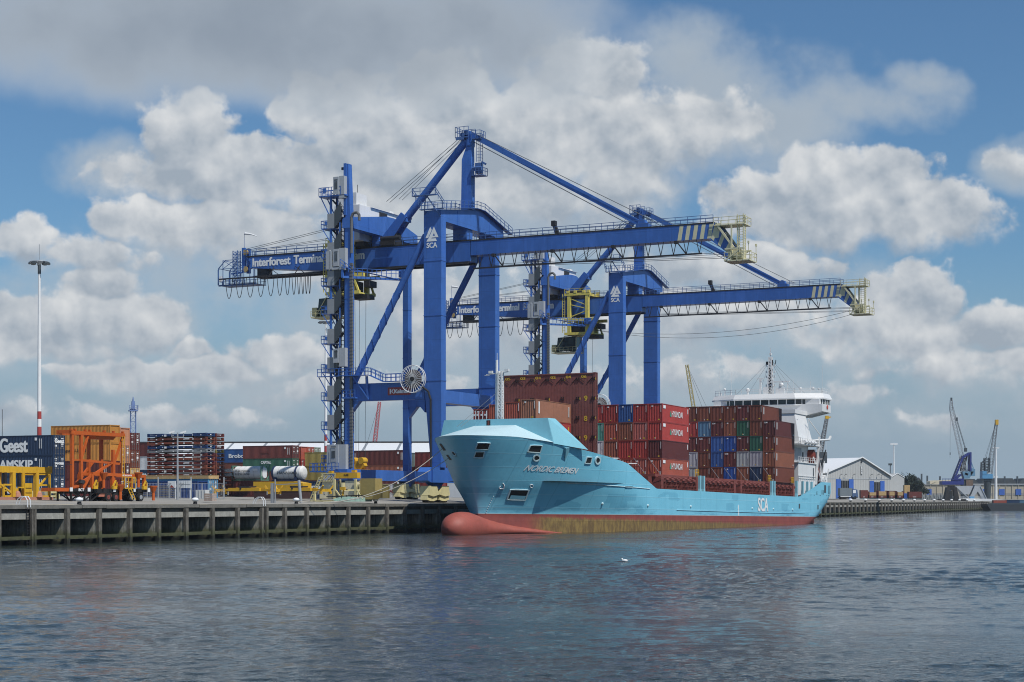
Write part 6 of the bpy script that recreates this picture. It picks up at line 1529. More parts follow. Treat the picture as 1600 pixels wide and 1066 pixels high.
H0 = 6.35
for x in (.55,2.1):
    for y in (-.9,):
        ob(((x,y,0),(x,y,H0),.34), n='column')
for x in (5.6,7.9):
    ob(((x,.9,0),(x,.9,H0),.34), n='column')
ob(((7.9,-.9,.0),(7.9,-.9,H0-1.7),.36), n='column'); ob(((10.0,-.5,1.6),(10.0,-.5,H0),.16), n='column')
m = MB(); m.bar((.2,-.9,H0+.1),(9.9,-.9,H0+.1),.38,.42); m.bar((.2,.9,H0+.1),(9.9,.9,H0+.1),.38,.42); m.bar((.4,-1.1,H0+.2),(.4,1.1,H0+.2),.4); m.bar((9.7,-1.1,H0+.1),(9.7,1.1,H0+.1),.4); m.bar((3.4,-.9,H0+.1),(3.4,.9,H0+.1),.3)
for x in (.3,1.0,2.8,3.6,6.2,7.9,9.6): m.box(x-.12,x+.12,-1.1,-.8,H0+.3,H0+.55)
m.hexa([(5.0,-.7,H0-.5),(8.2,-.7,H0-.5),(8.2,.7,H0-.5),(5.0,.7,H0-.5),(4.6,-.9,H0),(8.6,-.9,H0),(8.6,.9,H0),(4.6,.9,H0)]); m.build('top_frame', ORANGE, r)
ob(((2.1,-.9,3.3),(3.4,-.9,H0),.22),((1.9,-.9,3.3),(9.0,-.9,3.0),.26),((8.0,-.9,2.9),(9.7,-.9,H0-.1),.24),((.5,-.9,3.3),(2.1,-.9,3.3),.14), n='upper_brace')
ob(((2.2,-.9,.7),(7.4,-.9,3.0),.26),((3.0,.9,.2),(6.4,.9,3.2),.26),((2.3,-1.0,-.1),(3.8,-1.0,1.7),.22),((.6,-.9,.05),(2.0,-.9,.35),.2), n='diagonal_brace')
m = MB(); m.bar((3.9,-1.0,1.75),(13.7,-1.0,1.55),.36,.36); m.bar((3.9,.9,1.75),(13.7,.9,1.55),.3,.36)
for x in (3.9,7.6,13.6): m.bar((x,-1.0,0),(x,-1.0,1.7),.34); m.bar((x,.9,0),(x,.9,1.7),.28)
m.build('lower_frame', ORANGE, r)
lettering('HEALAN', .2, (9.2,-1.2,1.52), (1,0,0), (0,0,1), r, width=1.8, bold=.02)
for x, z0 in ((5.6,.1),(8.7,-1.3),(12.1,.2),(15.0,-1.4)):
    m = MB(); m.tube((x,-1.35,z0+.0),(x,-1.35,z0+1.0),.18,12,.18); m.tube((x,-1.35,z0+1.0),(x,-1.35,z0+1.7),.2,12,.5); m.tube((x,-1.35,z0+1.7),(x,-1.35,z0+1.8),.52,12); m.build('guide_cone', ORANGE, r)
for x in (4.2,7.7,13.4):
    m = MB(); m.box(x-.35,x+.35,-1.4,-1.1,-.05,.35); m.bar((x-.3,-1.3,.3),(x+.2,-1.3,1.0),.16); m.bar((x+.35,-1.3,.2),(x+.35,-1.3,.8),.14); m.build('corner_clamp', YELLOW, r)
m = MB(); m.ladder((10.6,-1.9,-1.3),(10.1,-1.5,.2),.55,(1,0,0),.3,.04); m.rail([(9.2,-1.6,.1),(11.2,-1.6,.1)],1.3,.6,.04); m.box(9.2,11.2,-1.6,-1.1,.0,.1); m.ladder((9.4,-1.2,.2),(9.4,-1.2,H0),.4,(1,0,0),.4,.03); m.build('access_ladder', YELLOW, r)
m = MB(); m.tube((-.2,-1.1,2.7),(-.2,-1.1,2.75),.35,12); m.tube((1.9,-1.15,.55),(2.0,-1.15,.95),.35,10); m.build('hose_reel', CRANE_D, r)
# yellow frame on a low deck at the left edge
r = thing('yellow_lifting_portal', 'yellow portal frame with ladders on a pink deck at the left edge of the quay', 'lifting frame', (0,0,0)); c0 = spot(-14,196); place(r,(c0.x,c0.y,AZ),ang)
m = MB(); m.box(-2,8.9,-1.3,1.2,.15,.5); m.build('deck', mat('pink_deck', (.42,.20,.14), .8, var=.2), r)
m = MB(); m.box(3.5,7.0,-1.35,-1.28,.0,.15); m.build('kick_plate', BLACK, r)
m = MB()
for y in (-1.1,1.0):
    m.bar((-2,y,3.65),(8.7,y,3.65),.4,.7); m.bar((8.6,y,3.4),(8.6,y,4.1),.35)
    for x in (-1.7,2.3,6.2): m.bar((x,y,.5),(x,y,3.4),.5,.45)
    m.bar((8.5,y,.5),(8.5,y,3.3),.2); m.bar((6.4,y,3.2),(8.4,y,3.2),.25)
m.bar((8.6,-1.1,3.6),(8.6,1.0,3.6),.3); m.bar((2.3,-1.1,3.6),(2.3,1.0,3.6),.3)
m.build('portal', YELLOW, r)
m = MB(); m.bar((6.6,-1.1,1.7),(8.3,-1.1,3.1),.18); m.bar((0.4,-1.1,1.9),(2.0,-1.1,1.0),.2)
m.build('brace_pair', YELLOW, r)
for x0, x1 in ((.8,2.1),(6.5,8.4)): m = MB(); m.box(x0,x1,-1.2,-1.05,.5,.7); m.bar((x0,-1.1,.5),(x0,-1.1,1.9),.2); m.bar((x0,-1.1,1.9),(x1,-1.1,1.9),.2); m.bar((x1,-1.1,.5),(x1,-1.1,1.9),.2); m.bar((x0,-1.1,1.2),(x1,-1.1,1.2),.12); m.build('side_panel', YELLOW, r)
m = MB()
m.box(2.6,3.2,-1.15,-1.0,.5,1.5); m.bar((3.2,-1.1,1.6),(4.2,-1.1,1.6),.14); m.build('step_box', YELLOW, r)
m = MB(); m.box(4.1,5.4,-1.25,-1.15,.5,2.1); dr = m.build('control_cabinet', YELLOW, r)
m = MB(); m.box(4.25,5.25,-1.28,-1.25,.95,1.02); m.box(4.25,5.25,-1.28,-1.25,1.5,1.57); m.build('louvre', BLACK, dr)
for x in (2.9,6.5):
    m = MB(); m.tube((x,-1.3,.5),(x,-1.3,1.0),.45,12,.3); m.tube((x,-1.3,1.0),(x,-1.3,1.2),.3,12,.15); m.build('pink_buffer', MATS['pink_deck'], r)
m = MB(); m.bar((3.2,.9,.6),(3.2,.9,3.4),.35); m.bar((5.6,.9,.6),(5.6,.9,3.4),.3); m.build('inner_post', CRANE_D, r)
# bits behind: concrete block, low yellow trestles
m = MB(); m.prism([(-.7,0),(.7,0),(.5,1.4),(-.5,1.4)],'y',-.5,.5); o = tag(m.build('concrete_block', CONCL), 'tapered grey concrete block between the yellow frame and the trailer', 'block'); p_ = spot(68,214); place(o,(p_.x,p_.y,4.7),DR)
for i, px in enumerate((56.5,82)):
    m = MB(); m.bar((-1.0,0,.95),(1.0,0,.95),.3); m.box(-1.0,-.6,-.3,.3,0,.8); m.box(.5,1.0,-.3,.3,0,.8); m.bar((-.6,0,.45),(.5,0,.45),.16)
    o = tag(m.build('yellow_trestle', CREAM), ['low yellow trestle just behind the left edge frame','low yellow trestle behind the front of the black trailer'][i], 'trestle'); p_ = spot(px,214); place(o,(p_.x,p_.y,4.7),ang)
# yellow work frame at the foot of the crane
r = thing('work_platform', 'yellow lattice work platform with a stair below the crane stair tower', 'platform', (0,0,0)); c0 = spot(512,243); place(r,(c0.x,c0.y,4.43),DR); r.scale = (1.08,)*3
m = MB(); m.bar((1.3,0,3.4),(4.7,0,3.4),.9,.75); m.tube((0.5,0,3.9),(0.5,.01,3.9),.1,6); m.box(3.8,4.3,-.3,.3,3.8,4.1); m.box(.3,.8,-.3,.3,3.7,4.0); m.build('yellow_beam', YELLOW, r)
lettering('ELME', .22, (2.75,-.47,3.35), (1,0,0), (0,0,1), r, BLACK, width=.7, bold=.02)
m = MB()
for i in range(9): m.bar((-.6+i*.25,-.6,2.6),(.1+i*.25 if i < 6 else 1.6,-.6,3.7),.05); m.bar((1.5-i*.25,-.6,2.6),(.8-i*.25 if i < 6 else -.6,-.6,3.7),.05)
m.bar((-1.9,-.6,.3),(-.3,-.6,3.6),.16); m.bar((-2.3,-.6,.3),(-.9,-.6,3.2),.12); m.bar((-2.3,-.6,.1),(5.6,-.6,.1),.18); m.bar((-.4,-.6,3.65),(1.5,-.6,3.65),.12)
for x in (-1.6,1.4,4.6): m.bar((x,-.6,.1),(x,-.6,2.9 if x > 0 else 1.4),.26); m.bar((x,.8,.1),(x,.8,2.9 if x > 0 else 1.4),.2)
m.bar((1.6,-.6,1.5),(2.6,-.6,.3),.16); m.bar((2.6,-.6,.3),(4.2,-.6,.3),.16); m.bar((4.2,-.6,.3),(5.0,-.6,2.2),.16); m.bar((4.8,-.6,1.5),(5.6,-.6,.3),.14)
for k in range(9): m.bar((-1.95+k*.18,-.9,.6+k*.33),(-1.95+k*.18,-.3,.6+k*.33),.07)
m.build('lattice_frame', CREAM, r)
m = MB(); m.box(-1.0,1.15,-.35,.7,.4,1.5); m.box(2.7,4.4,-.3,.7,.4,1.4); m.box(-.7,1.15,-.3,.7,1.65,2.75); m.box(2.8,4.4,-.3,.7,1.6,2.7); m.build('cream_ballast', mat('ballast_cream', (.66,.62,.46), .7, var=.15, scale=2), r)
m = MB(); m.box(2.2,2.9,-.5,.2,1.5,1.9); m.bar((2.4,-.3,.4),(2.6,-.3,1.6),.15); m.build('hoist_motor', YELLOW, r)
m = MB(); m.box(4.9,7.1,.1,1.9,1.4,3.0); m.hexa([(4.9,.1,.3),(6.6,.1,.3),(6.6,1.9,.3),(4.9,1.9,.3),(4.9,.1,1.4),(7.1,.1,1.4),(7.1,1.9,1.4),(4.9,1.9,1.4)]); o = tag(m.build('ballast_box', mat('box_tan', (.36,.28,.10), .7, var=.15)), 'tan steel box with a tapered base beside the yellow platform', 'box'); place(o,(c0.x,c0.y,4.43),DR); o.scale = (1.08,)*3
# gangway on the quay edge
r = thing('gangway', 'pale green ship gangway lying along the quay edge', 'gangway', dock(-1.6,-18.5,4.4), math.atan2(CU,SU))
m = MB(); m.prism([(0,.25),(1.5,.05),(8.8,.05),(9.0,.5),(2.4,.75),(.6,.45)],'y',-.5,-.42); m.prism([(0,.25),(1.5,.05),(8.8,.05),(9.0,.5),(2.4,.75),(.6,.45)],'y',.42,.5); m.box(.4,8.8,-.42,.42,.1,.18); m.build('gangway_beam', mat('gangway_green', (.30,.46,.40), .6, var=.25, scale=1.5, dirt=.3, dirtcol=(.2,.18,.14)), r)
m = MB(); m.bar((-1.5,-.45,.72),(9.2,-.45,.98),.12); m.bar((-1.5,.45,.72),(9.2,.45,.98),.12)
for i in range(7): m.bar((.8+i*1.3,-.45,.2),(.8+i*1.3,-.45,.95),.07)
m.build('gangway_rail', BLACK, r)
# twin post and pole at the edge
for px, D, hgt, lab, k in ((471,212,4.6,'pair of grey posts with a rail at the quay edge',1),(469,212,0,'',0),(0,0,0,'',0)):
    if k:
        r = thing('guard_posts', lab, 'posts', (0,0,0)); p_ = spot(425.5,225); place(r,(p_.x,p_.y,4.25),DR)
        m = MB(); m.bar((0,0,0),(0,0,2.6),.32); m.bar((.45,0,0),(.45,0,3.1),.14); m.build('post', STEEL, r); m = MB(); m.bar((.4,0,2.4),(4.1,0,2.55),.1); m.build('rail', STEEL, r)
m = MB(); m.tube((0,0,0),(-.35,0,3.0),.2,10); o = tag(m.build('leaning_post', STEEL), 'thick pale leaning post between the twin posts and the yellow platform', 'post'); p_ = spot(470.5,228); place(o,(p_.x,p_.y,4.3),DR)
# bollards
def bollard(b, a, label, z=4.15):
    r = thing('bollard', label, 'bollard', dock(b,a,z), 0, 'white topped bollards')
    m = MB(); m.tube((0,0,0),(0,0,.35),.26,14,.2); m.tube((0,0,.35),(0,0,.5),.2,14,.38); m.build('stem', BLACK, r)
    m = MB(); m.ball((0,0,.55),.42,14,8,(1,1,.62)); m.build('cap', WHITE, r, True)
def a_of(px, b=-.6):
    k = (px-800)/FPX; return (k*(OY-b*SU) - (OX+b*CU))/(SU-k*CU)
for px, lab in ((124,'white topped bollard on the quay edge in front of the black trailer'),(305,'white topped bollard on the quay edge before the sky blue container'),(463,'white topped bollard holding the ship mooring ropes'),(587,'white topped bollard at the end of the green gangway')): bollard(-.6, a_of(px), lab)
# yellow kerb paint on the coping
m = MB()
for px0, px1 in ((-20,22),(70,112),(233,268),(308,338),(370,392),(505,520)):
    m.box(-.9,-.5,a_of(px0,-.7),a_of(px1,-.7),4.155,4.165)
struct(place(m.build('kerb_markings', MARKY), dock(0,0,0), DR))
# mooring ropes
def rope(p, q, sag, label, r=.05):
    p, q = Vector(p), Vector(q); m = MB(); m.path([tuple((p.lerp(q, i/24)-p)+Vector((0,0,-sag*4*(i/24)*(1-i/24)))) for i in range(25)], r, 6)
    o = tag(m.build('mooring_rope', ROPE), label, 'rope', 'mooring ropes'); place(o, p)
BP = dock(-.6, a_of(463), 4.55)
rope(SMAT @ Vector((-half(.4,8.9)-.05,.4,8.95)), BP, 2.6, 'upper mooring rope from the bow to the white bollard')
rope(SMAT @ Vector((-half(.6,7.6)-.05,.6,7.6)), dock(-.6, a_of(505), 4.4), 1.5, 'lower mooring rope from the bow to the quay by the gangway')
# the gull
m = MB(); m.ball((0,0,.06),.16,10,6,(1.5,.8,.7)); m.ball((.22,0,.17),.075,8,6); m.add([(-.2,.05,.1),(-.42,.02,.14),(-.2,-.05,.12)],[(0,1,2)]); g_ = m.build('gull', LETTER); tag(g_, 'small white gull floating on the dark water', 'gull')
m = MB(); m.tube((.29,0,.165),(.36,0,.15),.02,6,.005); m.build('beak', YELLOW, g_)
D = HCAM*FPX/(877.5-782); p_ = spot(976.5, D); place(g_,(p_.x,p_.y,0),R(160))
# ---------------------------------------------------------------- the far side of the dock
def fdir(px, D): return spot(px, D)
# grey gabled warehouse: local x = along the gable, y = back along the ridge
GD = 600.0; rzw = R(37)
gx, gy = Vector((math.cos(rzw), math.sin(rzw))), Vector((-math.sin(rzw), math.cos(rzw)))
p0 = spot(1290, GD)
def reach(px):     # distance along the gable line to meet a bearing
    k = (px-800)/FPX; return (k*p0.y-p0.x)/(gx.x-k*gx.y)
WX = reach(1392); AX = reach(1345.5); GB = 5.2
def zz(py, x): D = p0.y+gx.y*x; return HCAM+(782-py)/FPX*D - GB
r = thing('warehouse', 'pale grey gabled warehouse with two pairs of blue doors beyond the ship stern', 'warehouse', (p0.x,p0.y,GB), rzw)
zl, za, zr = zz(739,0), zz(715.8,AX), zz(745.5,WX)
SHED = mat('shed_grey', (.40,.41,.405), .6, var=.05, scale=.2, dirt=.12, dirtcol=(.25,.25,.24))
m = MB(); pr = [(0,0),(WX,0),(WX,zr),(AX,za),(0,zl)]; m.add([(x,0,z) for x,z in pr]+[(x,60,z) for x,z in pr], [(0,1,2,3,4),(9,8,7,6,5),(0,5,6,1),(1,6,7,2),(4,9,5,0)])
for i in range(1,40): x = WX*i/40; m.box(x-.03,x+.03,-.05,-.005,0,(zl+(za-zl)*x/AX if x < AX else za+(zr-za)*(x-AX)/(WX-AX))-.1)
m.build('wall', SHED, r)
m = MB(); m.add([(-.6,-.6,zl-.2),(AX,-.6,za+.15),(AX,60.5,za+.15),(-.6,60.5,zl-.2)],[(0,3,2,1)]); m.add([(AX,-.6,za+.15),(WX+.2,-.6,zr+.1),(WX+.2,60.5,zr+.1),(AX,60.5,za+.15)],[(0,3,2,1)])
m.build('roof', mat('white_roof', (.72,.74,.75), .5, var=.05, scale=.1), r)
m = MB(); m.bar((-.6,-.66,zl),(AX,-.66,za+.3),.2,.35); m.bar((AX,-.66,za+.3),(WX,-.66,zr+.25),.2,.35); m.build('verge_trim', WHITE, r)
m = MB(); m.box(0,WX,-.1,0,zz(748,WX/2)-.15,zz(748,WX/2)); m.bar((-.5,22,zl+.1),(AX,22,za+.3),.5,.4); m.build('eaves_band', PANEL, r)
m = MB(); x = reach(1345.5); m.box(x-.35,x+.35,-.25,-.06,zz(741.5,x),zz(729,x)); s_ = m.build('hanging_sign', SLATE, r)
for k in range(4): lettering('BCTN'[k], .7, (x-.22,-.27,zz(732.2+k*2.9,x)), (1,0,0), (0,0,1), s_, width=.45)
m = MB(); m.bar((x+.8,-.3,zz(719,x)),(x-.3,-.3,zz(721,x)),.25); m.bar((x,-.3,zz(724,x)),(x,-.3,zz(719,x)),.2); m.build('roof_vent', SLATE, r)
for lx0, lx1, rx0, rx1, ty in ((1306,1313.5,1326,1333,749.5),(1358.5,1365,1375,1381.5,752)):
    a0_, a1_, b0_, b1_ = reach(lx0), reach(lx1), reach(rx0), reach(rx1); top = zz(ty,a0_)
    m = MB(); m.box(a1_,b0_,-.04,.4,0,top-.3); m.build('door_opening', BLACK, r)  # black slab stands in for the unlit inside of the shed
    for q0, q1 in ((a0_,a1_),(b0_,b1_)): m = MB(); m.box(q0,q1,-.22,-.05,.1,top+.1); m.build('sliding_door', mat('door_blue', (.045,.12,.42), .5, var=.08), r)
m = MB()
for px in (1312,1319,1332,1359.5,1370,1377): x = reach(px); z = zz(743,x); m.bar((x,-.1,z),(x,-.9,z+.5),.1); m.box(x-.2,x+.2,-1.2,-.8,z+.3,z+.5)
m.build('wall_lamp', SLATE, r)
W2, A2 = reach(1414), reach(1403); z2, a2 = zz(746.5,W2), zz(740,A2)
r2 = thing('shed_annexe', 'lower pale grey gabled annexe joined to the right of the warehouse', 'shed', (p0.x,p0.y,GB), rzw)
m = MB(); pr = [(WX+.02,0.4),(W2,.4),(W2,z2),(A2,a2),(WX+.02,zr-.4)]; m.add([(x,.3,z) for x,z in pr]+[(x,58,z) for x,z in pr], [(0,1,2,3,4),(9,8,7,6,5),(0,5,6,1),(1,6,7,2),(2,7,8,3),(3,8,9,4)]); m.build('wall', SHED, r2)
m = MB(); m.bar((WX,.2,zr-.2),(A2,.2,a2+.1),.2,.2); m.bar((A2,.2,a2+.1),(W2,.2,z2+.1),.2,.2); m.build('verge_trim', WHITE, r2)
# truck in front of the doors
D = 545; p_ = spot(1309.5,D); r = thing('lorry', 'white and blue lorry with a grey box body parked before the warehouse door', 'lorry', (p_.x,p_.y,5.0), R(8))
m = MB(); m.box(.3,4.2,-1.2,1.2,1.0,3.5); m.build('cargo_box', mat('lorry_grey', (.16,.19,.21), .5, var=.1), r)
m = MB(); m.hexa([(4.3,-1.2,.6),(6.2,-1.2,.6),(6.2,1.2,.6),(4.3,1.2,.6),(4.3,-1.2,3.3),(5.9,-1.2,3.0),(5.9,1.2,3.0),(4.3,1.2,3.3)]); cb = m.build('cab', mat('lorry_blue', (.08,.13,.24), .4), r)
m = MB(); m.box(4.5,5.4,-1.23,-1.2,1.9,2.9); m.build('window', WHITE, cb)
m = MB(); m.box(.2,6.2,-1.1,1.1,.45,.75); m.build('chassis', BLACK, r); m = MB(); m.box(.4,3.8,-1.22,-1.15,.72,.92); m.build('side_guard', WHITE, r)
for x in (1.0,2.0,5.2):
    m = MB(); m.tube((x,-1.2,.5),(x,1.2,.5),.5,14); m.build('wheel', RUBBER, r)
# rail wagons with timber
FQN = Vector((-FQD.y, FQD.x))
for i, (px0, px1, top, kind) in enumerate(((1345,1357,766,0),(1357,1371,768,1),(1371.5,1387,766.5,1),(1388,1400,767,2),(1401,1413,767.5,1),(1420,1441,768.5,3))):
    D = 560; a_, b_ = spot(px0,D), spot(px1,D); L = b_.x-a_.x; zt = HCAM+(782-top)/FPX*D
    labs = ['dark brown bin container at the left end of the wagon row','brown wagon with pale crated timber next to the brown bin','brown wagon with the largest pale timber load, middle of the row','brown wagon with a short pale timber load under a brown frame','brown wagon with pale timber at the right end before the annexe','dark brown half height container standing right of the annexe']
    r = thing('cargo_wagon', labs[i], 'wagon', (a_.x,a_.y,5.2), 0, 'wagons with timber on the far quay'); h = zt-5.2
    m = MB(); m.box(0,L-.15,0,2.4,.3,1.15 if kind in (1,2) else h)
    if kind in (1,2): m.box(0,.25,0,2.4,.3,h); m.box(L-.35,L-.15,0,2.4,.3,h*.98)
    if kind == 2: m.box(0,L-.15,0,2.4,h-.25,h)
    m.build('wagon_body', REDOX, r)
    m = MB(); m.box(.0,L,.4,2.0,0,.3); m.build('underframe', BLACK, r)
    if kind in (1,2):
        m = MB(); m.box(.35,L-.45,-.06,2.3,1.0,h-.3)
        m.build('timber_load', WOOD, r)
    m = MB(); m.box(L*.3,L*.55,-.02,-.005,.45,.6); m.build('wagon_lettering', LETTER, r)
p_ = spot(1416.5,565); m = MB(); m.box(-.9,.9,-.9,.9,1.7,4.4); o = tag(m.build('timber_crate', WOOD), 'tall pale crate on a blue base between the annexe and the brown container', 'crate'); place(o,(p_.x,p_.y,5.2)); m = MB(); m.box(-1,1,-1,1,.0,1.7); m.build('blue_base', mat('door_blue', (.045,.12,.42), .5), o)
# long beige warehouse with blue shutters
BD = 900.0; s_ = BD/FPX; x0 = (1405-800)*s_; x1 = (1640-800)*s_; ztop_ = (782-757.5)*s_+HCAM-5.2
r = thing('long_warehouse', 'long beige warehouse with blue shutters across the basin', 'warehouse', (x0,BD,5.2), 0); L = x1-x0
m = MB(); m.box(0,L,0,30,0,ztop_)
for i in range(24): x = L*i/24; m.box(x-.15,x+.15,-.3,0,0,ztop_)
m.build('wall', mat('beige_wall', (.40,.365,.29), .8, var=.1, scale=.1, dirt=.2, dirtcol=(.2,.19,.16)), r)
m = MB(); m.box(0,L,-.5,31,ztop_,ztop_+.5); m.build('parapet', PANEL, r)
m = MB(); m.box(0,L,-.06,-.02,2.0,3.2); m.build('wall_band', mat('band_grey', (.28,.27,.25), .8, var=.1), r)
for px in (1451,1481,1537,1565,1591,1620): x = (px-1405)*s_; m = MB(); m.box(x-1.4,x+1.5,-.35,-.05,.2 if px == 1537 else 2.2,5.3); m.build('shutter', MATS['door_blue'], r)
m = MB()
for k, (a_, b_, h) in enumerate(((1436,1452,3.4),(1500,1540,2.6),(1542,1600,3.0),(1602,1640,3.0))): xa, xb = (a_-1405)*s_, (b_-1405)*s_; m.prism([(xa,ztop_+.5),(xb,ztop_+.5),(xb-2.5,ztop_+.5+h),(xa+2.5,ztop_+.5+h)],'y',12,28)
m.build('slate_roof', mat('slate_roof', (.045,.055,.062), .7, var=.15), r)
for px, top in ((1432,742),(1446,740),(1455,743),(1475,744),(1498,748),(1523,748),(1553,747),(1577,744),(1597,744)): x = (px-1405)*s_; m = MB(); m.box(x-.35,x+.35,8,9,ztop_,(782-top)*s_+HCAM-5.2); m.build('chimney', SLATE, r)
# trees behind the annexe
def tree(px, D, h, w, label):
    p_ = spot(px,D); r = thing('tree', label, 'tree', (p_.x,p_.y,5.2), 0, 'dark trees behind the annexe')
    m = MB(); m.tube((0,0,0),(0,0,h*.45),.35,8,.2)
    for i in range(5): t = i*1.3; m.tube((0,0,h*.35),(math.cos(t)*w*.3,math.sin(t)*w*.3,h*.7),.16,6,.06)
    m.build('trunk', TIMBER, r)
    m = MB(); rr = random.Random(px)
    cl_ = [(rr.uniform(-.36,.36)*w, rr.uniform(-.36,.36)*w, h*rr.uniform(.35,.86)) for _ in range(16)]
    for _ in range(1500):
        c = rr.choice(cl_); d = Vector((rr.gauss(0,1),rr.gauss(0,1),rr.gauss(0,.8))).normalized()*rr.uniform(.3,1.0)*w*.2; q = Vector(c)+d; s1 = rr.uniform(.25,.55)
        e1 = Vector((rr.gauss(0,1),rr.gauss(0,1),rr.gauss(0,1))).normalized()*s1; e2 = Vector((rr.gauss(0,1),rr.gauss(0,1),rr.gauss(0,1))).normalized()*s1
        m.add([tuple(q-e1), tuple(q+e2*.6), tuple(q+e1), tuple(q-e2*.6)], [(0,1,2,3)])
    m.build('crown', mat('foliage', (.026,.042,.028), .8, var=.4, scale=.4), r)  # dark bluish tone puts distance haze into the leaf colour
for i, (px, h, w) in enumerate(((1407,12.6,10),(1415,12.2,10),(1424,11.2,9),(1432,9.6,8),(1440,8.2,7))): tree(px, 790, h, w, ['tall dark tree nearest the annexe gable','dark tree second from the annexe','dark tree third from the annexe','lower dark tree fourth from the annexe','low dark tree at the right end of the row'][i])
# lamp masts beyond
for px, D, top, label in ((1396.5,760,694,'slim white lamp mast behind the annexe roof'),(1556,860,700,'white lamp mast beside the sky blue crane')):
    p_ = spot(px,D); r = thing('lamp_mast', label, 'lamp mast', (p_.x,p_.y,5.2), 0); h = (782-top)/FPX*D+HCAM-5.2
    m = MB(); m.tube((0,0,0),(0,0,h),.8 if px > 1500 else .5,10,.4 if px > 1500 else .25); m.build('shaft', WHITE, r); m = MB(); m.box(-1.6,1.6,-.4,.4,h-.3,h+.3); m.box(-.9,.9,-.3,.3,h*.42,h*.42+.8); m.build('lamp_head', WHITE, r)
p_ = spot(1391,700); m = MB(); m.bar((0,0,0),(0,0,14),.3); m.box(-.7,.7,-.4,.4,13.6,14.4); o = tag(m.build('floodlight_pole', SLATE), 'short dark floodlight pole beside the white lamp mast', 'lamp'); place(o,(p_.x,p_.y,5.2))
# dark blue floating crane with a lattice jib
def PX(px, D): return (px-800)/FPX*D
def PZ(py, D): return HCAM+(782-py)/FPX*D
D = 835; NAVYC = mat('crane_navy', (.022,.035,.19), .5, var=.1)
r = thing('harbour_crane', 'dark blue harbour crane with a tall grey lattice jib and white lettering', 'crane', (PX(1500,D),D,5.0), 0)
def Q(px, py, y=0.0): return (PX(px,D)-PX(1500,D), y, PZ(py,D)-5.0)
m = MB()
for y in (-1.4,1.4):
    m.bar(Q(1490,748,y),Q(1502.5,716,y),1.9,.8); m.bar(Q(1501.5,716,y),Q(1515,708,y),1.6,.8); m.bar(Q(1515,707,y),Q(1515,736,y),1.5,.8); m.bar(Q(1500,742,y),Q(1488,752,y),1.4,.8)
m.build('a_frame', NAVYC, r)
q0, q1 = Vector(Q(1492.6,745,-1.85)), Vector(Q(1501.5,722,-1.85)); d_ = (q1-q0); lettering('MAMMOET', 1.15, tuple(q0+Vector((.35,0,.4))), tuple(d_.normalized()), tuple(Vector((-d_.z,0,d_.x)).normalized()), r, width=d_.length*.95, bold=.03)
m = MB(); m.box(Q(1470,752)[0],Q(1503,752)[0],-3,3,Q(0,757.5)[2],Q(0,752)[2]); m.rail([Q(1470,752,-3),Q(1500,752,-3)],1.2,1.5,.06); m.box(Q(1488,755)[0],Q(1504,755)[0],-2.5,2.5,Q(0,757)[2],Q(0,748)[2]); m.build('turntable_deck', NAVYC, r)
m = MB(); m.lattice(Q(1509,742),Q(1486.5,640),2.0,1.5,22,.08,.04); m.lattice(Q(1486.5,640),Q(1486.3,625),1.5,.9,4,.09,.05); m.bar(Q(1511,742),Q(1502,712),.5); m.build('lattice_jib', STEEL, r)
m = MB(); m.box(Q(1485.4,0)[0],Q(1487.6,0)[0],-.6,.6,Q(0,626)[2],Q(0,621.5)[2]); m.box(Q(1493,0)[0],Q(1496,0)[0],-.7,.7,Q(0,658)[2],Q(0,652.5)[2]); m.box(Q(1507,0)[0],Q(1510.5,0)[0],-.9,.9,Q(0,706)[2],Q(0,700)[2]); m.build('sheave_block', SLATE, r)
m = MB(); m.tube(Q(1486.5,624),Q(1494.5,655),.07,4); m.tube(Q(1494.5,655),Q(1508.5,702),.08,4); m.tube(Q(1495.5,655),Q(1509.5,702),.08,4); m.tube(Q(1486.5,630),Q(1508,702),.06,4); m.tube(Q(1485,626),Q(1484.4,716),.05,4); m.bar(Q(1484.5,707),Q(1484.5,711),.35); m.build('jib_ropes', WIRE, r)
m = MB(); m.hexa([Q(1505,748,-2),Q(1513,748,-2),Q(1513,748,2),Q(1505,748,2),Q(1502,737,-2),Q(1520,737,-2),Q(1520,737,2),Q(1502,737,2)]); m.box(Q(1515,0)[0],Q(1522,0)[0],-2,2,Q(0,744)[2],Q(0,733)[2]); m.bar(Q(1516,733),Q(1521,733),.8); m.bar(Q(1515,714),Q(1521,732),.35); m.build('machinery_house', mat('machine_skyblue', (.13,.26,.38), .5, var=.1), r)
m = MB(); m.lattice(Q(1504,736,1),Q(1509,712,1),1.6,1.6,6,.14,.1); m.bar(Q(1506,740,-1.5),Q(1511,742,-1.5),1.0); m.box(Q(1508,0)[0],Q(1519,0)[0],-2,2,Q(0,760)[2],Q(0,750)[2]); m.build('rust_gear', mat('rust_gear', (.17,.12,.09), .7, var=.3), r)
m = MB(); m.tube((Q(1506,0)[0],0,0),(Q(1506,0)[0],0,Q(0,752)[2]),1.6,14); m.build('column', SLATE, r)
# cream barge cabin behind it
m = MB(); m.prism([(0,0),(14,0),(14.0,2.3),(1.5,2.0),(0,1.6)],'y',0,6); m.bar((.3,-.1,.2),(3,-.1,1.6),.3); o = tag(m.build('cream_canopy', mat('canopy_cream', (.55,.50,.38), .6, var=.08)), 'long cream canopy roof left of the dark blue crane', 'canopy'); place(o,(PX(1453,880),880,PZ(757,880)),R(3))
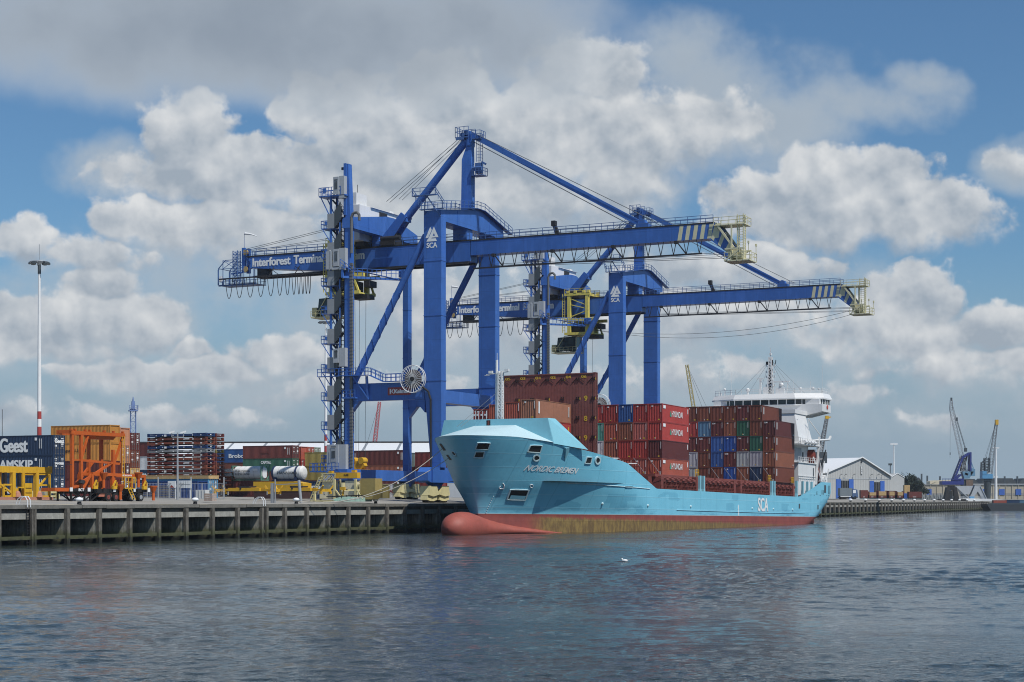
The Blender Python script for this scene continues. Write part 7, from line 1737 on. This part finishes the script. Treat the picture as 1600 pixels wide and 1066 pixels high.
# sky blue crane
D = 850; r = thing('harbour_crane', 'sky blue harbour crane with a grey lattice jib and a yellow jib head', 'crane', (PX(1543,D),D,5.0), 0)
def Q(px, py, y=0.0): return (PX(px,D)-PX(1543,D), y, PZ(py,D)-5.0)
m = MB(); m.box(Q(1533,0)[0],Q(1549,0)[0],-2.5,2.5,Q(0,748)[2],Q(0,741)[2]); m.box(Q(1533,0)[0],Q(1539.5,0)[0],-2.6,2.4,Q(0,741)[2],Q(0,736.5)[2]); m.build('machinery_house', mat('machine_blue', (.10,.30,.52), .5, var=.1), r)
m = MB(); m.tube((0,0,0),(0,0,Q(0,748)[2]),1.5,12,1.9); m.box(-2.4,2.4,-2,2,Q(0,751)[2]-.2,Q(0,748)[2]); m.build('column', SLATE, r)
m = MB(); m.lattice(Q(1546,741),Q(1557,660),2.2,1.1,16,.09,.045); m.build('lattice_jib', MATS['jib_grey'], r)
m = MB(); m.lattice(Q(1536,736),Q(1536,722),2.0,1.6,4,.16,.12); m.lattice(Q(1542,738),Q(1542,716),2.2,2.4,5,.2,.13); m.bar(Q(1535,722),Q(1542,715),.4); m.build('back_frame', SLATE, r)
m = MB(); m.box(Q(1555,0)[0],Q(1559.5,0)[0],-.9,.9,Q(0,664)[2],Q(0,656)[2]); m.build('jib_head', YELLOW, r)
m = MB()
for x in (1538,1540,1544): m.tube(Q(x,718),Q(1556.5,660),.06,4)
m.tube(Q(1558,660),Q(1554,720),.05,4); m.build('jib_ropes', WIRE, r)
# black mooring tower, grey hopper, pontoon boat at the quay end
D = 772; r = thing('signal_tower', 'squat black tower with an opening at the end of the far quay', 'tower', (PX(1486,D),D,4.3), 0)
m = MB(); m.hexa([(-3.4,-2,0),(-1.1,-2,0),(-1.1,2,0),(-3.4,2,0),(-2.2,-1.5,6.2),(-.9,-1.5,6.2),(-.9,1.5,6.2),(-2.2,1.5,6.2)]); m.hexa([(1.1,-2,0),(3.4,-2,0),(3.4,2,0),(1.1,2,0),(.9,-1.5,6.2),(2.2,-1.5,6.2),(2.2,1.5,6.2),(.9,1.5,6.2)]); m.box(-1.0,1.0,-1.4,1.4,4.7,6.2); m.box(-1.4,1.4,-1.0,1.0,6.2,7.0); m.box(-5.5,6.5,-2.4,2.4,-.1,.9); m.build('tower_frame', BLACK, r)
m = MB(); m.box(-.7,.5,.2,1.0,1.0,4.6); m.box(.4,1.0,-1.2,-.6,1.0,2.2); m.build('ladder_cage', CONCL, r)
D = 822; r = thing('grain_hopper', 'pale grey slatted hopper machine at the end of the far quay', 'hopper', (PX(1515,D),D,4.3), 0)
m = MB(); m.hexa([(-4.0,-2,3.2),(-.6,-2,3.2),(-.6,2,3.2),(-4.0,2,3.2),(-6.6,-2,7.2),(1.2,-2,7.2),(1.2,2,7.2),(-6.6,2,7.2)]); m.prism([(.2,3.0),(2.0,7.4),(4.6,7.4),(7.4,1.2),(5.4,1.2),(3.4,4.6),(.8,1.0),(-1.0,1.0)],'y',-2,2); m.bar((-7,-2.1,7.0),(-1.0,-2.1,1.4),.35); m.bar((4.6,-2.1,7.2),(7.6,-2.1,1.0),.35); m.rail([(-7,-2,1),(6,-2,1)],1.2,1.2,.08)
m.build('hopper_body', PANEL, r); m = MB(); m.box(-7,7.5,-2.2,2.2,.3,1.0); m.build('base_frame', STEEL, r)
m = MB(); m.prism([(-14,.1),(-14,.9),(-2,1.3),(8,1.1),(17.5,.25),(8,.0)],'y',-1.6,1.6); r = tag(m.build('pilot_boat', WHITE), 'long slim white boat with a sharp bow lying at the quay end', 'boat'); place(r,(PX(1520,806),806,4.25),R(0))
m = MB(); m.box(-1.5,.5,-1.0,1.0,1.2,2.2); m.build('boat_cabin', MATS['machine_blue'], r)
m = MB(); m.box(-24,2,0,3,0,2.4)
for i in range(14): m.bar((-23.5+i*1.9,-.1,0),(-23.5+i*1.9,-.1,3.0),.3); m.bar((-23.5+i*1.9,-.1,2.8),(-22.4+i*1.9,-.1,.4),.2)
o = tag(m.build('scrap_cradle', mat('scrap_grey', (.22,.24,.25), .7, var=.4, scale=1.5)), 'row of grey steel cradles in front of the beige warehouse', 'cradles'); place(o,(PX(1484,790),790,4.8),R(15))
# dark barge with containers
D = 790; xL = PX(1543.5,D); L = PX(1660,D)-xL; r = thing('river_barge', 'long dark grey barge loaded with a single tier of containers', 'barge', (xL,D,0), R(2))
m = MB(); m.prism([(0,3.0),(L,3.0),(L,-1),(2.2,-1),(0,2.2)],'y',0,11); m.build('hull', mat('barge_grey', (.035,.042,.05), .6, var=.12, dirt=.2), r)
m = MB(); m.box(1.0,L,.1,.5,3.0,3.4); m.box(-.2,L,-.05,.0,2.7,2.95); m.build('gunwale', SLATE, r)
xs_ = 1557.0
for i, (c_, w_) in enumerate((('orange red',12),('navy',11),('grey blue',8.5),('blue',10.5),('white',6),('red',8),('pale red',10))):
    Lc = w_*D/FPX; o = container(f'{c_} container on the dark barge, {["first","second","third","fourth","fifth","sixth","last in view"][i]} from its left end', c_, L=6.058 if Lc < 3 else 6.058, H=ST, group='containers on the barge'); o.scale = (1,1,1)
    place(o,(PX(xs_+w_/2,D+1),D+2.6+.12*i,2.55),R(2)); o.location.z = 3.02-.9; xs_ += 12.2*1.75
# white topped bollards and coping kerb on the far quay
for i in range(14):
    c_ = FQ0 + FQD*(172+i*23.5) + FQN*.9
    bb_ = thing('bollard', ['white topped bollard on the far quay, nearest the ship stern','white topped bollard on the far quay in front of the lorry','white topped bollard on the far quay, third from the ship','white topped bollard on the far quay, fourth from the ship','white topped bollard on the far quay before the pale timber loads','white topped bollard on the far quay, sixth from the ship','white topped bollard on the far quay before the annexe','white topped bollard on the far quay, eighth from the ship','white topped bollard on the far quay, ninth from the ship','white topped bollard on the far quay before the steel cradles','white topped bollard on the far quay, eleventh from the ship','white topped bollard on the far quay left of the black tower','white topped bollard on the far quay before the black tower','white topped bollard on the far quay, closest to its end'][i], 'bollard', (c_.x,c_.y,4.15), 0, 'white topped bollards')
    m = MB(); m.tube((0,0,0),(0,0,.5),.35,10,.3); m.build('stem', BLACK, bb_); m = MB(); m.ball((0,0,.65),.62,12,6,(1,1,.6)); m.build('cap', WHITE, bb_, True)
# ---------------------------------------------------------------- the harbour air
m = MB(); m.box(-900, 900, -40, 1300, -1.6, 72); hz_ = m.build('haze', None)
hm = bpy.data.materials.new('harbour_air'); hm.use_nodes = True; ht = hm.node_tree; ht.nodes.clear()
pv = ht.nodes.new('ShaderNodeVolumePrincipled'); pv.inputs['Color'].default_value = (.80, .88, .95, 1); pv.inputs['Density'].default_value = .00010; pv.inputs['Anisotropy'].default_value = .3
ho = ht.nodes.new('ShaderNodeOutputMaterial'); ht.links.new(pv.outputs[0], ho.inputs['Volume'])
hz_.data.materials.clear(); hz_.data.materials.append(hm); struct(hz_, 'stuff')
